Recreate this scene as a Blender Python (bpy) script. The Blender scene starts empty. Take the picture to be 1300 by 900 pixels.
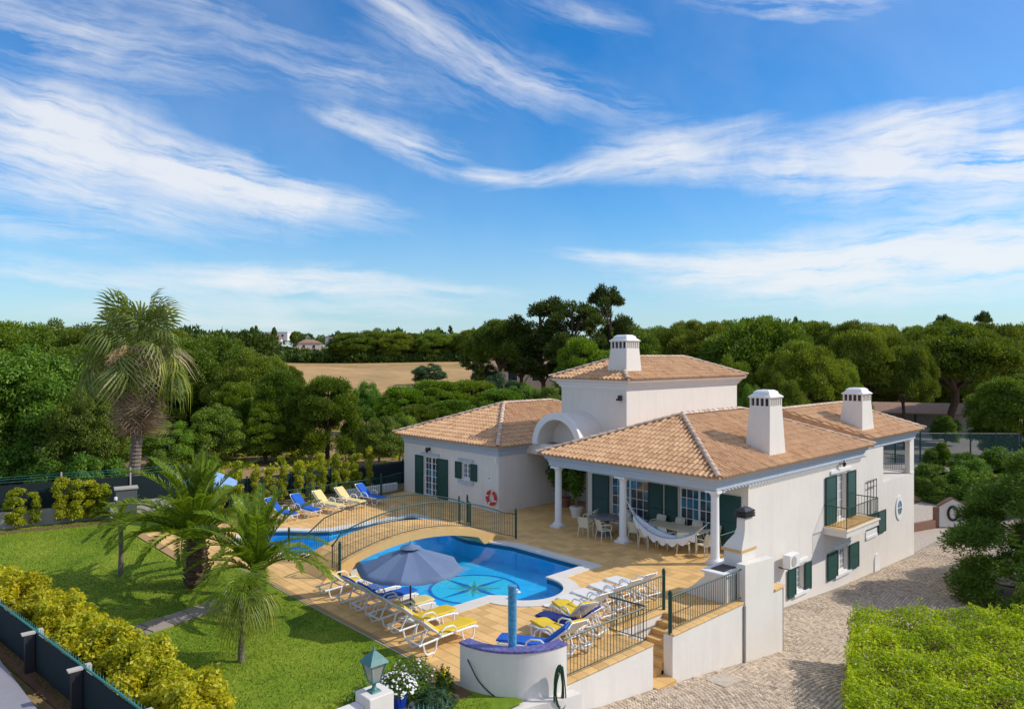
import bpy, bmesh, math, random
import numpy as np
from mathutils import Vector, Matrix
from mathutils.geometry import delaunay_2d_cdt
R = math.radians
PI = math.pi
SC = bpy.context.scene
COL = SC.collection
RNG = np.random.default_rng(7)
random.seed(5)

# ------------------------------------------------------------------ camera
# world: X and Y run along the two wall directions of the villa, z = 0 is the pool terrace
FPX, HOR, THETA, CAMH = 915.0, 451.0, R(47), 7.3
cam = bpy.data.cameras.new('camera')
cam.sensor_width = 36.0
cam.lens = FPX / 1300.0 * 36.0
cam.clip_start = 0.1
cam.clip_end = 9000
camo = bpy.data.objects.new('camera', cam)
COL.objects.link(camo)
camo.location = (0, 0, CAMH)
camo.rotation_euler = (R(90) - math.atan((450 - HOR) / FPX), 0, THETA - R(90))
SC.camera = camo

# ------------------------------------------------------------------ light
SUN_AZ, SUN_EL = -41.5, 37.5
sun = bpy.data.lights.new('sun', 'SUN')
sun.energy = 3.6
sun.angle = R(0.5)
sun.color = (1.0, 0.94, 0.84)
suno = bpy.data.objects.new('sun', sun)
COL.objects.link(suno)
sd = Vector((math.cos(R(SUN_EL)) * math.cos(R(SUN_AZ)), math.cos(R(SUN_EL)) * math.sin(R(SUN_AZ)), math.sin(R(SUN_EL))))
suno.rotation_euler = sd.to_track_quat('Z', 'Y').to_euler()
suno.location = (40, -40, 60)

SC.view_settings.view_transform = 'Standard'
SC.view_settings.look = 'None'
SC.view_settings.exposure = 0.06
SC.view_settings.gamma = 1.0
SC.render.engine = 'CYCLES'
SC.cycles.max_bounces = 6
SC.cycles.transparent_max_bounces = 12
SC.cycles.use_denoising = True


# ------------------------------------------------------------------ node helper
class NT:
    def __init__(self, tree):
        self.t = tree
        self.n = tree.nodes
        self.l = tree.links

    def new(self, typ, **kw):
        n = self.n.new(typ)
        for k, v in kw.items():
            setattr(n, k, v)
        return n

    def put(self, sock, v):
        if isinstance(v, bpy.types.NodeSocket):
            self.l.new(v, sock)
        elif v is not None:
            if sock.type == 'RGBA' and hasattr(v, '__len__') and len(v) == 3:
                v = (*v, 1.0)
            sock.default_value = v

    def m(self, op, a, b=None, c=None, clamp=False):
        n = self.new('ShaderNodeMath', operation=op)
        n.use_clamp = clamp
        for i, v in enumerate((a, b, c)):
            if v is not None:
                self.put(n.inputs[i], v)
        return n.outputs[0]

    def vm(self, op, a, b=None):
        n = self.new('ShaderNodeVectorMath', operation=op)
        self.put(n.inputs[0], a)
        if b is not None:
            self.put(n.inputs[1], b)
        return n.outputs[0]

    def noise(self, vec, scale, detail=3, rough=0.55, dist=0.0):
        n = self.new('ShaderNodeTexNoise')
        if vec is not None:
            self.put(n.inputs['Vector'], vec)
        n.inputs['Scale'].default_value = scale
        n.inputs['Detail'].default_value = detail
        n.inputs['Roughness'].default_value = rough
        n.inputs['Distortion'].default_value = dist
        return n.outputs['Fac']

    def mix(self, f, a, b, mode='MIX'):
        n = self.new('ShaderNodeMix', data_type='RGBA', blend_type=mode)
        self.put(n.inputs[0], f)
        self.put(n.inputs[6], a)
        self.put(n.inputs[7], b)
        return n.outputs[2]

    def ramp(self, f, stops):
        n = self.new('ShaderNodeValToRGB')
        self.put(n.inputs[0], f)
        e = n.color_ramp.elements
        while len(e) < len(stops):
            e.new(0.5)
        for i, (p, c) in enumerate(stops):
            e[i].position = p
            e[i].color = (*c, 1.0) if len(c) == 3 else c
        return n.outputs[0]

    def maprange(self, v, a, b, c=0.0, d=1.0, smooth=False):
        n = self.new('ShaderNodeMapRange')
        if smooth:
            n.interpolation_type = 'SMOOTHSTEP'
        self.put(n.inputs[0], v)
        for i, x in enumerate((a, b, c, d)):
            n.inputs[i + 1].default_value = x
        return n.outputs[0]

    def bump(self, h, strength=0.3, dist=0.02):
        n = self.new('ShaderNodeBump')
        n.inputs['Strength'].default_value = strength
        n.inputs['Distance'].default_value = dist
        self.put(n.inputs['Height'], h)
        return n.outputs[0]


# ------------------------------------------------------------------ sky
def build_sky():
    w = bpy.data.worlds.new('World')
    SC.world = w
    w.use_nodes = True
    k = NT(w.node_tree)
    bg = k.n['Background']
    sky = k.new('ShaderNodeTexSky', sky_type='NISHITA')
    sky.sun_disc = False
    sky.sun_elevation = R(SUN_EL)
    sky.sun_rotation = R(90 - SUN_AZ)
    sky.altitude = 50
    sky.air_density = 1.0
    sky.dust_density = 0.25
    sky.ozone_density = 2.5
    hs = k.new('ShaderNodeHueSaturation')
    hs.inputs['Saturation'].default_value = SKY_SAT
    hs.inputs['Value'].default_value = SKY_VAL
    k.put(hs.inputs['Color'], sky.outputs[0])
    base = k.mix(1.0, hs.outputs[0], SKY_TINT, 'MULTIPLY')
    tc = k.new('ShaderNodeTexCoord').outputs['Generated']
    sx = k.new('ShaderNodeSeparateXYZ')
    k.put(sx.inputs[0], tc)
    x, y, z = sx.outputs
    az = k.m('MULTIPLY', k.m('ARCTAN2', y, x), 180 / PI)           # compass direction, degrees
    el = k.m('MULTIPLY', k.m('ARCSINE', z), 180 / PI)              # height above the horizon, degrees
    cov = None
    # cirrus banks: azimuth, elevation, half length, half width, tilt (deg), strength, grain seed
    banks = [
        (79, 14.2, 5.8, 2.0, -12, 1.4, 1), (70, 12.8, 8.5, 1.4, -10, 1.35, 2), (66, 11.9, 8, 0.7, -5, 0.7, 42), (76, 10.3, 8, 0.8, -8, 0.75, 3), (82, 8.6, 7, 0.8, -3, 0.6, 41),
        (64, 5.6, 7.0, 0.9, 0, 1.05, 4), (80, 5.6, 8, 0.7, -9, 0.5, 5), (52, 4.8, 6, 0.5, -1, 0.6, 31), (66, 2.2, 10, 0.5, -2, 0.45, 43),
        (80, 20.8, 11, 2.2, -2, 0.5, 6), (64, 21.2, 9, 1.3, -8, 0.4, 7), (72, 24.0, 9, 1.0, -8, 0.4, 49),
        (51, 22.8, 6, 1.7, -24, 0.5, 8), (44, 20.6, 7, 1.0, -16, 0.45, 9), (55, 25.2, 5, 0.6, -24, 0.45, 50),
        (59.5, 17.5, 2.6, 0.6, -12, 0.8, 10), (54.2, 15.9, 2.8, 1.0, -16, 0.95, 11), (48.5, 14.0, 2.4, 0.35, -5, 0.8, 44),
        (42.5, 14.2, 4.5, 0.45, 8, 0.95, 12), (34.5, 15.6, 4.5, 1.2, 3, 1.1, 13), (26, 13.9, 7, 1.2, -6, 1.1, 14), (31, 16.6, 3.0, 0.5, 8, 0.7, 45),
        (17.5, 15.2, 4.0, 1.1, 10, 1.05, 15), (15, 12.6, 8, 1.9, -4, 1.5, 16),
        (31, 6.2, 6, 0.8, -3, 0.9, 17), (22, 6.2, 9, 1.5, 0, 1.7, 18), (12, 6.8, 9, 1.8, 2, 1.6, 19), (38, 7.6, 5, 0.35, -5, 0.85, 30),
        (26, 24.6, 6, 0.8, -12, 0.7, 20), (42, 25.5, 5, 0.8, -16, 0.3, 21), (62, 3.4, 14, 0.6, 0, 0.35, 22),
    ]
    warp = k.m('SUBTRACT', k.noise(tc, 5.0, 3), 0.5)
    fine = k.m('SUBTRACT', k.noise(tc, 16.0, 4, 0.6), 0.5)
    for (a0, e0, L, W, tilt, st, sdn) in banks:
        W = W * 1.3
        L = L * 1.12
        c, s = math.cos(R(tilt)), math.sin(R(tilt))
        da = k.m('SUBTRACT', az, a0)
        de = k.m('SUBTRACT', el, e0)
        # seen from inside, azimuth grows to the left: flip it so that a positive tilt climbs to the right
        u = k.m('ADD', k.m('MULTIPLY', da, -c), k.m('MULTIPLY', de, s))
        v0 = k.m('ADD', k.m('MULTIPLY', da, s), k.m('MULTIPLY', de, c))
        v = k.m('ADD', v0, k.m('ADD', k.m('MULTIPLY', warp, 1.3 * min(W, 1.6)), k.m('MULTIPLY', fine, 0.7 * min(W, 1.5))))
        q = k.m('ADD', k.m('POWER', k.m('DIVIDE', u, L), 2.0), k.m('POWER', k.m('DIVIDE', v, W), 2.0))
        env = k.m('EXPONENT', k.m('MULTIPLY', q, -1.0))
        cv = k.new('ShaderNodeCombineXYZ')
        k.put(cv.inputs[0], k.m('MULTIPLY', u, 0.075))
        k.put(cv.inputs[1], k.m('MULTIPLY', v, 0.62))
        cv.inputs[2].default_value = sdn * 7.3
        st_n = k.noise(cv.outputs[0], 1.25, 9, 0.66, 0.3)
        grain = k.maprange(st_n, 0.36, 0.68, 0.0, 1.0)
        d = k.m('MULTIPLY', k.m('MULTIPLY', env, grain), st)
        cov = d if cov is None else k.m('MAXIMUM', cov, d) if False else k.m('ADD', cov, d)
    # extra cirrus added outside the view to whiten the fill light in shaded places
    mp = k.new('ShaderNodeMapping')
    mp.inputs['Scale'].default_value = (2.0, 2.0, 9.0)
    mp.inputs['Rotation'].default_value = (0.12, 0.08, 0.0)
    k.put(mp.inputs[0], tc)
    fill_cirrus = k.maprange(k.noise(mp.outputs[0], 1.3, 8, 0.66, 0.4), 0.42, 0.66, 0.0, 0.95)
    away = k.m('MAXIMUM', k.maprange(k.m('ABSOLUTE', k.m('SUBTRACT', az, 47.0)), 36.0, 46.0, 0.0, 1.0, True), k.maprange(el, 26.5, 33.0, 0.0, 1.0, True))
    cov = k.m('ADD', cov, k.m('MULTIPLY', fill_cirrus, away))
    broken = k.maprange(k.noise(tc, 7.0, 4, 0.6, 0.6), 0.34, 0.62, 0.5, 1.2)
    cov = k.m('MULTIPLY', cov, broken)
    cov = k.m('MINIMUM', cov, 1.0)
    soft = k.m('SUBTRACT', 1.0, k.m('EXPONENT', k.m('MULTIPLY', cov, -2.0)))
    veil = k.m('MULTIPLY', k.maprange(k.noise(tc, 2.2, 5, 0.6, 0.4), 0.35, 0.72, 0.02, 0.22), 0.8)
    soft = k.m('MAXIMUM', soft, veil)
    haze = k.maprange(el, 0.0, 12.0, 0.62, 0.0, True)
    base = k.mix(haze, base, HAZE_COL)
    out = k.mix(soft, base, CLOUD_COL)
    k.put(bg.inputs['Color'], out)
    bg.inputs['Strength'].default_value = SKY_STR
    w.cycles.sampling_method = 'MANUAL'
    w.cycles.sample_map_resolution = 512


SKY_STR = 0.13
SKY_SAT, SKY_VAL = 1.45, 1.2
SKY_TINT = (0.68, 0.90, 1.0)
HAZE_COL = (3.15, 4.15, 5.4)
CLOUD_COL = (6.6, 6.7, 6.9)
build_sky()


# ------------------------------------------------------------------ mesh helpers
class MB:
    """collects boxes, tubes, prisms and loose faces; build() links them as one mesh object"""

    def __init__(self):
        self.v, self.f, self.mi, self.cur = [], [], [], 0

    def add(self, vs, fs):
        b = len(self.v)
        self.v += [tuple(p) for p in vs]
        self.f += [tuple(i + b for i in q) for q in fs]
        self.mi += [self.cur] * len(fs)
        return self

    def box(self, x0, x1, y0, y1, z0, z1, M=None):
        vs = [Vector((x, y, z)) for z in (z0, z1) for (x, y) in ((x0, y0), (x1, y0), (x1, y1), (x0, y1))]
        if M is not None:
            vs = [M @ p for p in vs]
        return self.add(vs, [(3, 2, 1, 0), (4, 5, 6, 7), (0, 1, 5, 4), (1, 2, 6, 5), (2, 3, 7, 6), (3, 0, 4, 7)])

    def frustum(self, x0, x1, y0, y1, z0, X0, X1, Y0, Y1, z1):
        vs = [(x0, y0, z0), (x1, y0, z0), (x1, y1, z0), (x0, y1, z0), (X0, Y0, z1), (X1, Y0, z1), (X1, Y1, z1), (X0, Y1, z1)]
        return self.add(vs, [(3, 2, 1, 0), (4, 5, 6, 7), (0, 1, 5, 4), (1, 2, 6, 5), (2, 3, 7, 6), (3, 0, 4, 7)])

    def prism(self, poly, z0, z1, M=None):
        n = len(poly)
        vs = [Vector((x, y, z0)) for x, y in poly] + [Vector((x, y, z1)) for x, y in poly]
        if M is not None:
            vs = [M @ p for p in vs]
        return self.add(vs, [tuple(range(n - 1, -1, -1)), tuple(range(n, 2 * n))] + [(i, (i + 1) % n, n + (i + 1) % n, n + i) for i in range(n)])

    def lathe(self, prof, seg=16, c=(0, 0, 0)):
        vs = []
        for r, z in prof:
            vs += [(c[0] + r * math.cos(2 * PI * i / seg), c[1] + r * math.sin(2 * PI * i / seg), c[2] + z) for i in range(seg)]
        fs = []
        for j in range(len(prof) - 1):
            fs += [(j * seg + i, j * seg + (i + 1) % seg, (j + 1) * seg + (i + 1) % seg, (j + 1) * seg + i) for i in range(seg)]
        fs.append(tuple(range(seg - 1, -1, -1)))
        fs.append(tuple((len(prof) - 1) * seg + i for i in range(seg)))
        return self.add(vs, fs)

    def tube(self, pts, rad, seg=6, cap=True):
        pts = [Vector(p) for p in pts]
        n = len(pts)
        rads = rad if hasattr(rad, '__len__') else [rad] * n
        vs = []
        a = None
        for i, p in enumerate(pts):
            t = (pts[min(i + 1, n - 1)] - pts[max(i - 1, 0)])
            t = t.normalized() if t.length > 1e-9 else Vector((0, 0, 1))
            if a is None:
                a = t.orthogonal().normalized()
            else:
                a = (a - t * a.dot(t))
                a = a.normalized() if a.length > 1e-6 else t.orthogonal().normalized()
            b = t.cross(a)
            vs += [p + (a * math.cos(2 * PI * k / seg) + b * math.sin(2 * PI * k / seg)) * rads[i] for k in range(seg)]
        fs = [(j * seg + k, j * seg + (k + 1) % seg, (j + 1) * seg + (k + 1) % seg, (j + 1) * seg + k) for j in range(n - 1) for k in range(seg)]
        if cap:
            fs += [tuple(range(seg - 1, -1, -1)), tuple((n - 1) * seg + k for k in range(seg))]
        return self.add(vs, fs)

    def bar(self, p, q, w, h=None):
        """square bar from p to q"""
        h = h or w
        p, q = Vector(p), Vector(q)
        t = (q - p).normalized()
        up = Vector((0, 0, 1)) if abs(t.z) < 0.95 else Vector((1, 0, 0))
        s = t.cross(up).normalized()
        u = s.cross(t)
        vs = [o + s * (i * w / 2) + u * (j * h / 2) for o in (p, q) for (i, j) in ((-1, -1), (1, -1), (1, 1), (-1, 1))]
        return self.add(vs, [(0, 1, 2, 3), (7, 6, 5, 4), (0, 4, 5, 1), (1, 5, 6, 2), (2, 6, 7, 3), (3, 7, 4, 0)])

    def ball(self, c, r, seg=10, rings=6, sc=(1, 1, 1)):
        prof = [(max(1e-4, r * math.sin(PI * j / rings)), -r * math.cos(PI * j / rings)) for j in range(rings + 1)]
        b = len(self.v)
        self.lathe(prof, seg)
        for i in range(b, len(self.v)):
            x, y, z = self.v[i]
            self.v[i] = (c[0] + x * sc[0], c[1] + y * sc[1], c[2] + z * sc[2])
        return self

    def mesh(self, name, mats, smooth=False):
        me = bpy.data.meshes.new(name)
        me.from_pydata([tuple(p) for p in self.v], [], self.f)
        mats = mats if isinstance(mats, (list, tuple)) else [mats]
        for m in mats:
            me.materials.append(m)
        if any(self.mi):
            me.polygons.foreach_set('material_index', self.mi)
        bm = bmesh.new()
        bm.from_mesh(me)
        bmesh.ops.recalc_face_normals(bm, faces=bm.faces)
        bm.to_mesh(me)
        bm.free()
        if smooth:
            me.polygons.foreach_set('use_smooth', [True] * len(me.polygons))
            try:
                me.set_sharp_from_angle(angle=R(40))
            except Exception:
                pass
        return me

    def build(self, name, mats, parent=None, smooth=False, loc=None, rot=0.0, bevel=0.0):
        """vertices are in the parent's space when there is a parent with an own rotation, else in world space"""
        return link(name, self.mesh(name, mats, smooth), parent, loc, rot, bevel)


def link(name, me, parent=None, loc=None, rot=0.0, bevel=0.0):
    o = bpy.data.objects.new(name, me)
    COL.objects.link(o)
    if parent is not None:
        o.parent = parent
    if loc is not None:
        o.location = loc
    if rot:
        o.rotation_euler = (0, 0, rot)
    if bevel:
        b = o.modifiers.new('bevel', 'BEVEL')
        b.width = bevel
        b.segments = 2
        b.limit_method = 'ANGLE'
    return o


def empty(name, label, cat, loc=(0, 0, 0), rz=0.0, group=None, scale=None):
    o = bpy.data.objects.new(name, None)
    COL.objects.link(o)
    o.location = loc
    o.rotation_euler = (0, 0, rz)
    o.empty_display_size = 0.2
    if scale is not None:
        o.scale = (scale,) * 3 if not hasattr(scale, '__len__') else scale
    tag(o, label, cat, group)
    return o


def tag(o, label=None, cat=None, group=None, kind=None):
    if label:
        o['label'] = label
    if cat:
        o['category'] = cat
    if group:
        o['group'] = group
    if kind:
        o['kind'] = kind
    return o


def kids(o):
    return [c for c in CHILDREN_CACHE.get(o.name, [])] if False else list(o.children)


def copy_tree(o, loc, rz=None, label=None, group=None, scale=None):
    c = o.copy()
    COL.objects.link(c)
    for ch in list(o.children):
        d = ch.copy()
        COL.objects.link(d)
        d.parent = c
        for g in list(ch.children):
            e = g.copy()
            COL.objects.link(e)
            e.parent = d
    c.location = loc
    if rz is not None:
        c.rotation_euler = (0, 0, rz)
    if label:
        c['label'] = label
    if group:
        c['group'] = group
    if scale is not None:
        c.scale = (scale,) * 3 if not hasattr(scale, '__len__') else scale
    return c


def np_mesh(name, verts, quads, mats, attr=None, mi=None, smooth=False):
    """fast mesh from numpy arrays; quads is (n,4) or (n,3)"""
    verts = np.asarray(verts, np.float32)
    quads = np.asarray(quads, np.int32)
    n, k = quads.shape
    me = bpy.data.meshes.new(name)
    me.vertices.add(len(verts))
    me.vertices.foreach_set('co', verts.ravel())
    me.loops.add(n * k)
    me.loops.foreach_set('vertex_index', quads.ravel())
    me.polygons.add(n)
    me.polygons.foreach_set('loop_start', np.arange(n, dtype=np.int32) * k)
    me.polygons.foreach_set('loop_total', np.full(n, k, np.int32))
    for m in (mats if isinstance(mats, (list, tuple)) else [mats]):
        me.materials.append(m)
    if mi is not None:
        me.polygons.foreach_set('material_index', np.asarray(mi, np.int32))
    me.polygons.foreach_set('use_smooth', np.full(n, bool(smooth)))
    if attr is not None:
        a = me.attributes.new('tint', 'FLOAT', 'FACE')
        a.data.foreach_set('value', np.asarray(attr, np.float32))
    me.update(calc_edges=True)
    return me


def world_at(px, py, dist):
    """a point at a given distance along the viewing direction of the survey photograph (used to site far trees and houses)"""
    u = (px - 650) / FPX
    c, s = math.cos(THETA), math.sin(THETA)
    return Vector(((c + u * s) * dist, (s - u * c) * dist, CAMH - (py - HOR) / FPX * dist))


# ------------------------------------------------------------------ materials
def mat(name, col, rough=0.6, var=0.12, vscale=2.0, bump=0.0, bscale=40.0, metallic=0.0, spec=0.4, col2=None, tint=False, rand=0.0, coat=0.0, stain=0.0):
    """plain surface: base colour with two scales of wear, optional grain in relief, per-piece colour by attribute or object"""
    m = bpy.data.materials.new(name)
    m.use_nodes = True
    k = NT(m.node_tree)
    p = k.n['Principled BSDF']
    geo = k.new('ShaderNodeTexCoord').outputs['Object']
    pos = k.new('ShaderNodeNewGeometry').outputs['Position']
    n1 = k.noise(pos, vscale, 5, 0.6)
    n2 = k.noise(pos, vscale * 9, 3, 0.6)
    f = k.m('ADD', k.m('MULTIPLY', n1, 0.65), k.m('MULTIPLY', n2, 0.35))
    lo = tuple(c * (1 - var) for c in col)
    hi = tuple(min(1, c * (1 + var)) for c in (col2 or col))
    c = k.ramp(f, [(0.32, lo), (0.68, hi)])
    if tint:
        a = k.new('ShaderNodeAttribute', attribute_name='tint')
        t = a.outputs['Fac']
        c = k.mix(1.0, c, k.ramp(t, tint), 'MULTIPLY')
    if rand:
        oi = k.new('ShaderNodeObjectInfo').outputs['Random']
        c = k.mix(1.0, c, k.ramp(oi, rand), 'MULTIPLY')
    if stain:
        sp = k.new('ShaderNodeMapping')
        sp.inputs['Scale'].default_value = (1, 1, 0.12)
        k.put(sp.inputs[0], pos)
        sn = k.noise(sp.outputs[0], 3.0, 5, 0.65)
        sf = k.maprange(sn, 0.5, 0.78, 0.0, stain)
        c = k.mix(sf, c, tuple(x * 0.62 for x in col))
    k.put(p.inputs['Base Color'], c)
    p.inputs['Roughness'].default_value = rough
    p.inputs['Metallic'].default_value = metallic
    p.inputs['Specular IOR Level'].default_value = spec
    if coat:
        p.inputs['Coat Weight'].default_value = coat
    if bump:
        k.put(p.inputs['Normal'], k.bump(k.noise(pos, bscale, 4, 0.6), bump, 0.01))
    return m


def leaf_mat(name, dark, light, tip=None, trans=0.35, vscale=0.9, gloss=0.5, rnd=0.25):
    """leaves: colour differs from leaf to leaf, from branch to branch and from plant to plant; light passes through"""
    m = bpy.data.materials.new(name)
    m.use_nodes = True
    k = NT(m.node_tree)
    for n in list(k.n):
        if n.type == 'BSDF_PRINCIPLED':
            k.n.remove(n)
    out = k.n['Material Output']
    pos = k.new('ShaderNodeNewGeometry').outputs['Position']
    isl = k.new('ShaderNodeNewGeometry').outputs['Random Per Island']
    oi = k.new('ShaderNodeObjectInfo').outputs['Random']
    n1 = k.noise(pos, vscale, 2)
    f = k.m('ADD', k.m('MULTIPLY', k.maprange(n1, 0.3, 0.7), 0.45), k.m('MULTIPLY', isl, 0.55))
    stops = [(0.1, dark), (0.85, light)] + ([(0.97, tip)] if tip else [])
    c = k.ramp(f, stops)
    hs = k.new('ShaderNodeHueSaturation')
    k.put(hs.inputs['Hue'], k.maprange(oi, 0, 1, 0.5 - 0.035 * rnd * 2, 0.5 + 0.03 * rnd * 2))
    k.put(hs.inputs['Value'], k.maprange(k.m('FRACT', k.m('MULTIPLY', oi, 7.31)), 0, 1, 1 - rnd, 1 + rnd))
    k.put(hs.inputs['Color'], c)
    c = hs.outputs[0]
    d = k.new('ShaderNodeBsdfDiffuse')
    k.put(d.inputs[0], c)
    t = k.new('ShaderNodeBsdfTranslucent')
    k.put(t.inputs[0], k.mix(1.0, c, (1.25, 1.2, 0.5), 'MULTIPLY'))
    mx = k.new('ShaderNodeMixShader')
    mx.inputs[0].default_value = trans
    k.put(mx.inputs[1], d.outputs[0])
    k.put(mx.inputs[2], t.outputs[0])
    g = k.new('ShaderNodeBsdfGlossy')
    g.inputs['Roughness'].default_value = gloss
    g.inputs['Color'].default_value = (1, 1, 1, 1)
    m2 = k.new('ShaderNodeMixShader')
    m2.inputs[0].default_value = 0.02
    k.put(m2.inputs[1], mx.outputs[0])
    k.put(m2.inputs[2], g.outputs[0])
    k.put(out.inputs[0], m2.outputs[0])
    return m


TILE_TINT = [(0.0, (0.78, 0.70, 0.64)), (0.3, (0.97, 0.92, 0.88)), (0.7, (1.03, 1.01, 0.98)), (1.0, (1.10, 1.13, 1.12))]
FLOOR_TINT = [(0.0, (0.86, 0.84, 0.80)), (0.5, (1, 1, 1)), (1.0, (1.10, 1.10, 1.12))]
COB_TINT = [(0.0, (0.62, 0.57, 0.52)), (0.5, (1, 0.95, 0.88)), (1.0, (1.26, 1.2, 1.1))]
M = {}
M['stucco'] = mat('white_stucco', (0.755, 0.70, 0.64), 0.85, 0.045, 0.8, 0.25, 60, stain=0.22)
M['trim'] = mat('white_trim', (0.78, 0.77, 0.76), 0.7, 0.03, 2)
M['blue_trim'] = mat('pale_blue_trim', (0.46, 0.51, 0.58), 0.7, 0.04, 2)
M['tile'] = mat('clay_roof_tile', (0.61, 0.365, 0.20), 0.8, 0.14, 3.5, 0.3, 60, tint=TILE_TINT, col2=(0.66, 0.42, 0.24))
M['tile_o'] = mat('clay_roof_tile_single', (0.61, 0.365, 0.20), 0.8, 0.14, 3.5, 0.3, 60, rand=TILE_TINT, col2=(0.66, 0.42, 0.24))
M['tile_bed'] = mat('roof_tile_bed', (0.36, 0.20, 0.12), 0.9, 0.15, 4)
M['ridge'] = mat('ridge_tile_clay', (0.60, 0.46, 0.36), 0.85, 0.14, 3, 0.3, 50, rand=TILE_TINT)
M['floor'] = mat('terrace_tile_clay', (0.75, 0.465, 0.18), 0.6, 0.08, 2.5, 0.15, 50, tint=FLOOR_TINT)
M['floor_o'] = mat('terrace_tile_clay_single', (0.75, 0.465, 0.18), 0.6, 0.08, 2.5, 0.15, 50, rand=FLOOR_TINT)
M['grout'] = mat('tile_grout', (0.42, 0.26, 0.12), 0.9, 0.1)
M['coping'] = mat('pool_coping_stone', (0.68, 0.63, 0.57), 0.8, 0.07, 3, 0.2, 40)
M['cobble'] = mat('granite_cobble', (0.54, 0.455, 0.365), 0.85, 0.15, 8, 0.4, 60, tint=COB_TINT)
M['cobble_far'] = mat('worn_cobble', (0.46, 0.39, 0.315), 0.9, 0.3, 7, 0.5, 30)
M['cobble_bed'] = mat('cobble_bed_sand', (0.34, 0.28, 0.215), 0.95, 0.25, 5, 0.3, 40)
M['green_metal'] = mat('dark_green_painted_metal', (0.012, 0.062, 0.05), 0.4, 0.1, 3)
M['shutter'] = mat('dark_green_shutter_paint', (0.012, 0.060, 0.048), 0.45, 0.1, 3)
M['lantern'] = mat('verdigris_paint', (0.06, 0.19, 0.18), 0.5, 0.15, 6)
M['white_plastic'] = mat('white_plastic', (0.78, 0.78, 0.77), 0.4, 0.03, 3)
M['cream_plastic'] = mat('cream_plastic', (0.66, 0.61, 0.46), 0.45, 0.04, 3)
M['yellow_cloth'] = mat('yellow_cloth', (0.72, 0.50, 0.035), 0.9, 0.08, 4, 0.7, 9)
M['cream_cloth'] = mat('pale_yellow_cloth', (0.74, 0.60, 0.26), 0.9, 0.06, 4, 0.7, 9)
M['blue_cloth'] = mat('bright_blue_cloth', (0.012, 0.11, 0.50), 0.9, 0.1, 4, 0.7, 9)
M['navy_cloth'] = mat('navy_cloth', (0.010, 0.025, 0.16), 0.9, 0.1, 4, 0.7, 9)
M['grey_cloth'] = mat('grey_mesh_cloth', (0.34, 0.40, 0.44), 0.9, 0.1, 4, 0.7, 9)
M['parasol'] = mat('slate_blue_parasol_cloth', (0.13, 0.18, 0.29), 0.85, 0.06, 3)
M['parasol2'] = mat('pale_blue_parasol_cloth', (0.22, 0.36, 0.62), 0.85, 0.05, 3)
M['dark_metal'] = mat('dark_metal', (0.03, 0.03, 0.035), 0.4, 0.1, 3)
M['black'] = mat('black_rubber', (0.012, 0.013, 0.014), 0.5, 0.1, 3)
M['hose'] = mat('green_hose', (0.012, 0.07, 0.03), 0.35, 0.15, 3)
M['table_stone'] = mat('grey_table_stone', (0.20, 0.205, 0.215), 0.3, 0.12, 6)
M['stone_dark'] = mat('dark_stone', (0.10, 0.105, 0.12), 0.35, 0.1, 6)
M['mosaic'] = mat('blue_violet_mosaic', (0.08, 0.085, 0.26), 0.4, 0.6, 14, col2=(0.15, 0.13, 0.32))
M['mosaic_post'] = mat('blue_mosaic', (0.03, 0.20, 0.45), 0.3, 0.35, 16, col2=(0.08, 0.35, 0.58))
M['pool'] = mat('pool_mosaic', (0.02, 0.46, 0.84), 0.4, 0.08, 1.5, col2=(0.04, 0.53, 0.88))
M['pool_line'] = mat('pool_band_tile', (0.015, 0.12, 0.22), 0.35, 0.35, 14)
M['rose_a'] = mat('turquoise_mosaic', (0.06, 0.60, 0.80), 0.4, 0.14, 8)
M['rose_b'] = mat('deep_blue_mosaic', (0.012, 0.16, 0.52), 0.4, 0.12, 8)
M['rose_c'] = mat('yellow_mosaic', (0.30, 0.56, 0.36), 0.4, 0.12, 8)
M['rose_d'] = mat('green_mosaic', (0.06, 0.42, 0.38), 0.4, 0.12, 8)
M['red'] = mat('red_ring_paint', (0.60, 0.035, 0.015), 0.45, 0.06, 3)
M['pot_blue'] = mat('cobalt_glaze', (0.008, 0.05, 0.42), 0.15, 0.1, 3)
M['soil'] = mat('garden_soil', (0.16, 0.085, 0.045), 0.95, 0.3, 3, 0.5, 20)
M['paver'] = mat('garden_paver', (0.33, 0.27, 0.22), 0.9, 0.14, 3, 0.3, 40, rand=FLOOR_TINT)
M['street'] = mat('pale_asphalt', (0.27, 0.26, 0.29), 0.9, 0.08, 1.2, 0.3, 50)
M['screen'] = mat('dark_green_screen_cloth', (0.010, 0.022, 0.026), 0.9, 0.25, 2, 0.3, 30)
M['wire'] = mat('turquoise_coated_wire', (0.05, 0.24, 0.22), 0.5, 0.1, 3)
M['concrete'] = mat('pale_concrete', (0.50, 0.46, 0.41), 0.9, 0.1, 3, 0.3, 30, stain=0.2)
M['bark'] = mat('pine_bark', (0.10, 0.065, 0.045), 0.95, 0.35, 3, 0.6, 14)
M['bark_grey'] = mat('grey_bark', (0.20, 0.165, 0.13), 0.95, 0.3, 4, 0.6, 14)
M['palm_bark'] = mat('palm_bark', (0.19, 0.15, 0.12), 0.95, 0.35, 5, 0.8, 16)
M['phoenix_bark'] = mat('date_palm_bark', (0.13, 0.075, 0.05), 0.95, 0.5, 9, 0.8, 16)
M['brown_roof'] = mat('dull_brown_roof', (0.30, 0.18, 0.12), 0.9, 0.15, 2)
M['dull_wall'] = mat('weathered_wall', (0.42, 0.38, 0.33), 0.9, 0.12, 1, stain=0.2)  # dull beige-grey with faint vertical streaks
M['court'] = mat('court_paving', (0.30, 0.27, 0.25), 0.9, 0.15, 0.4)
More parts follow.
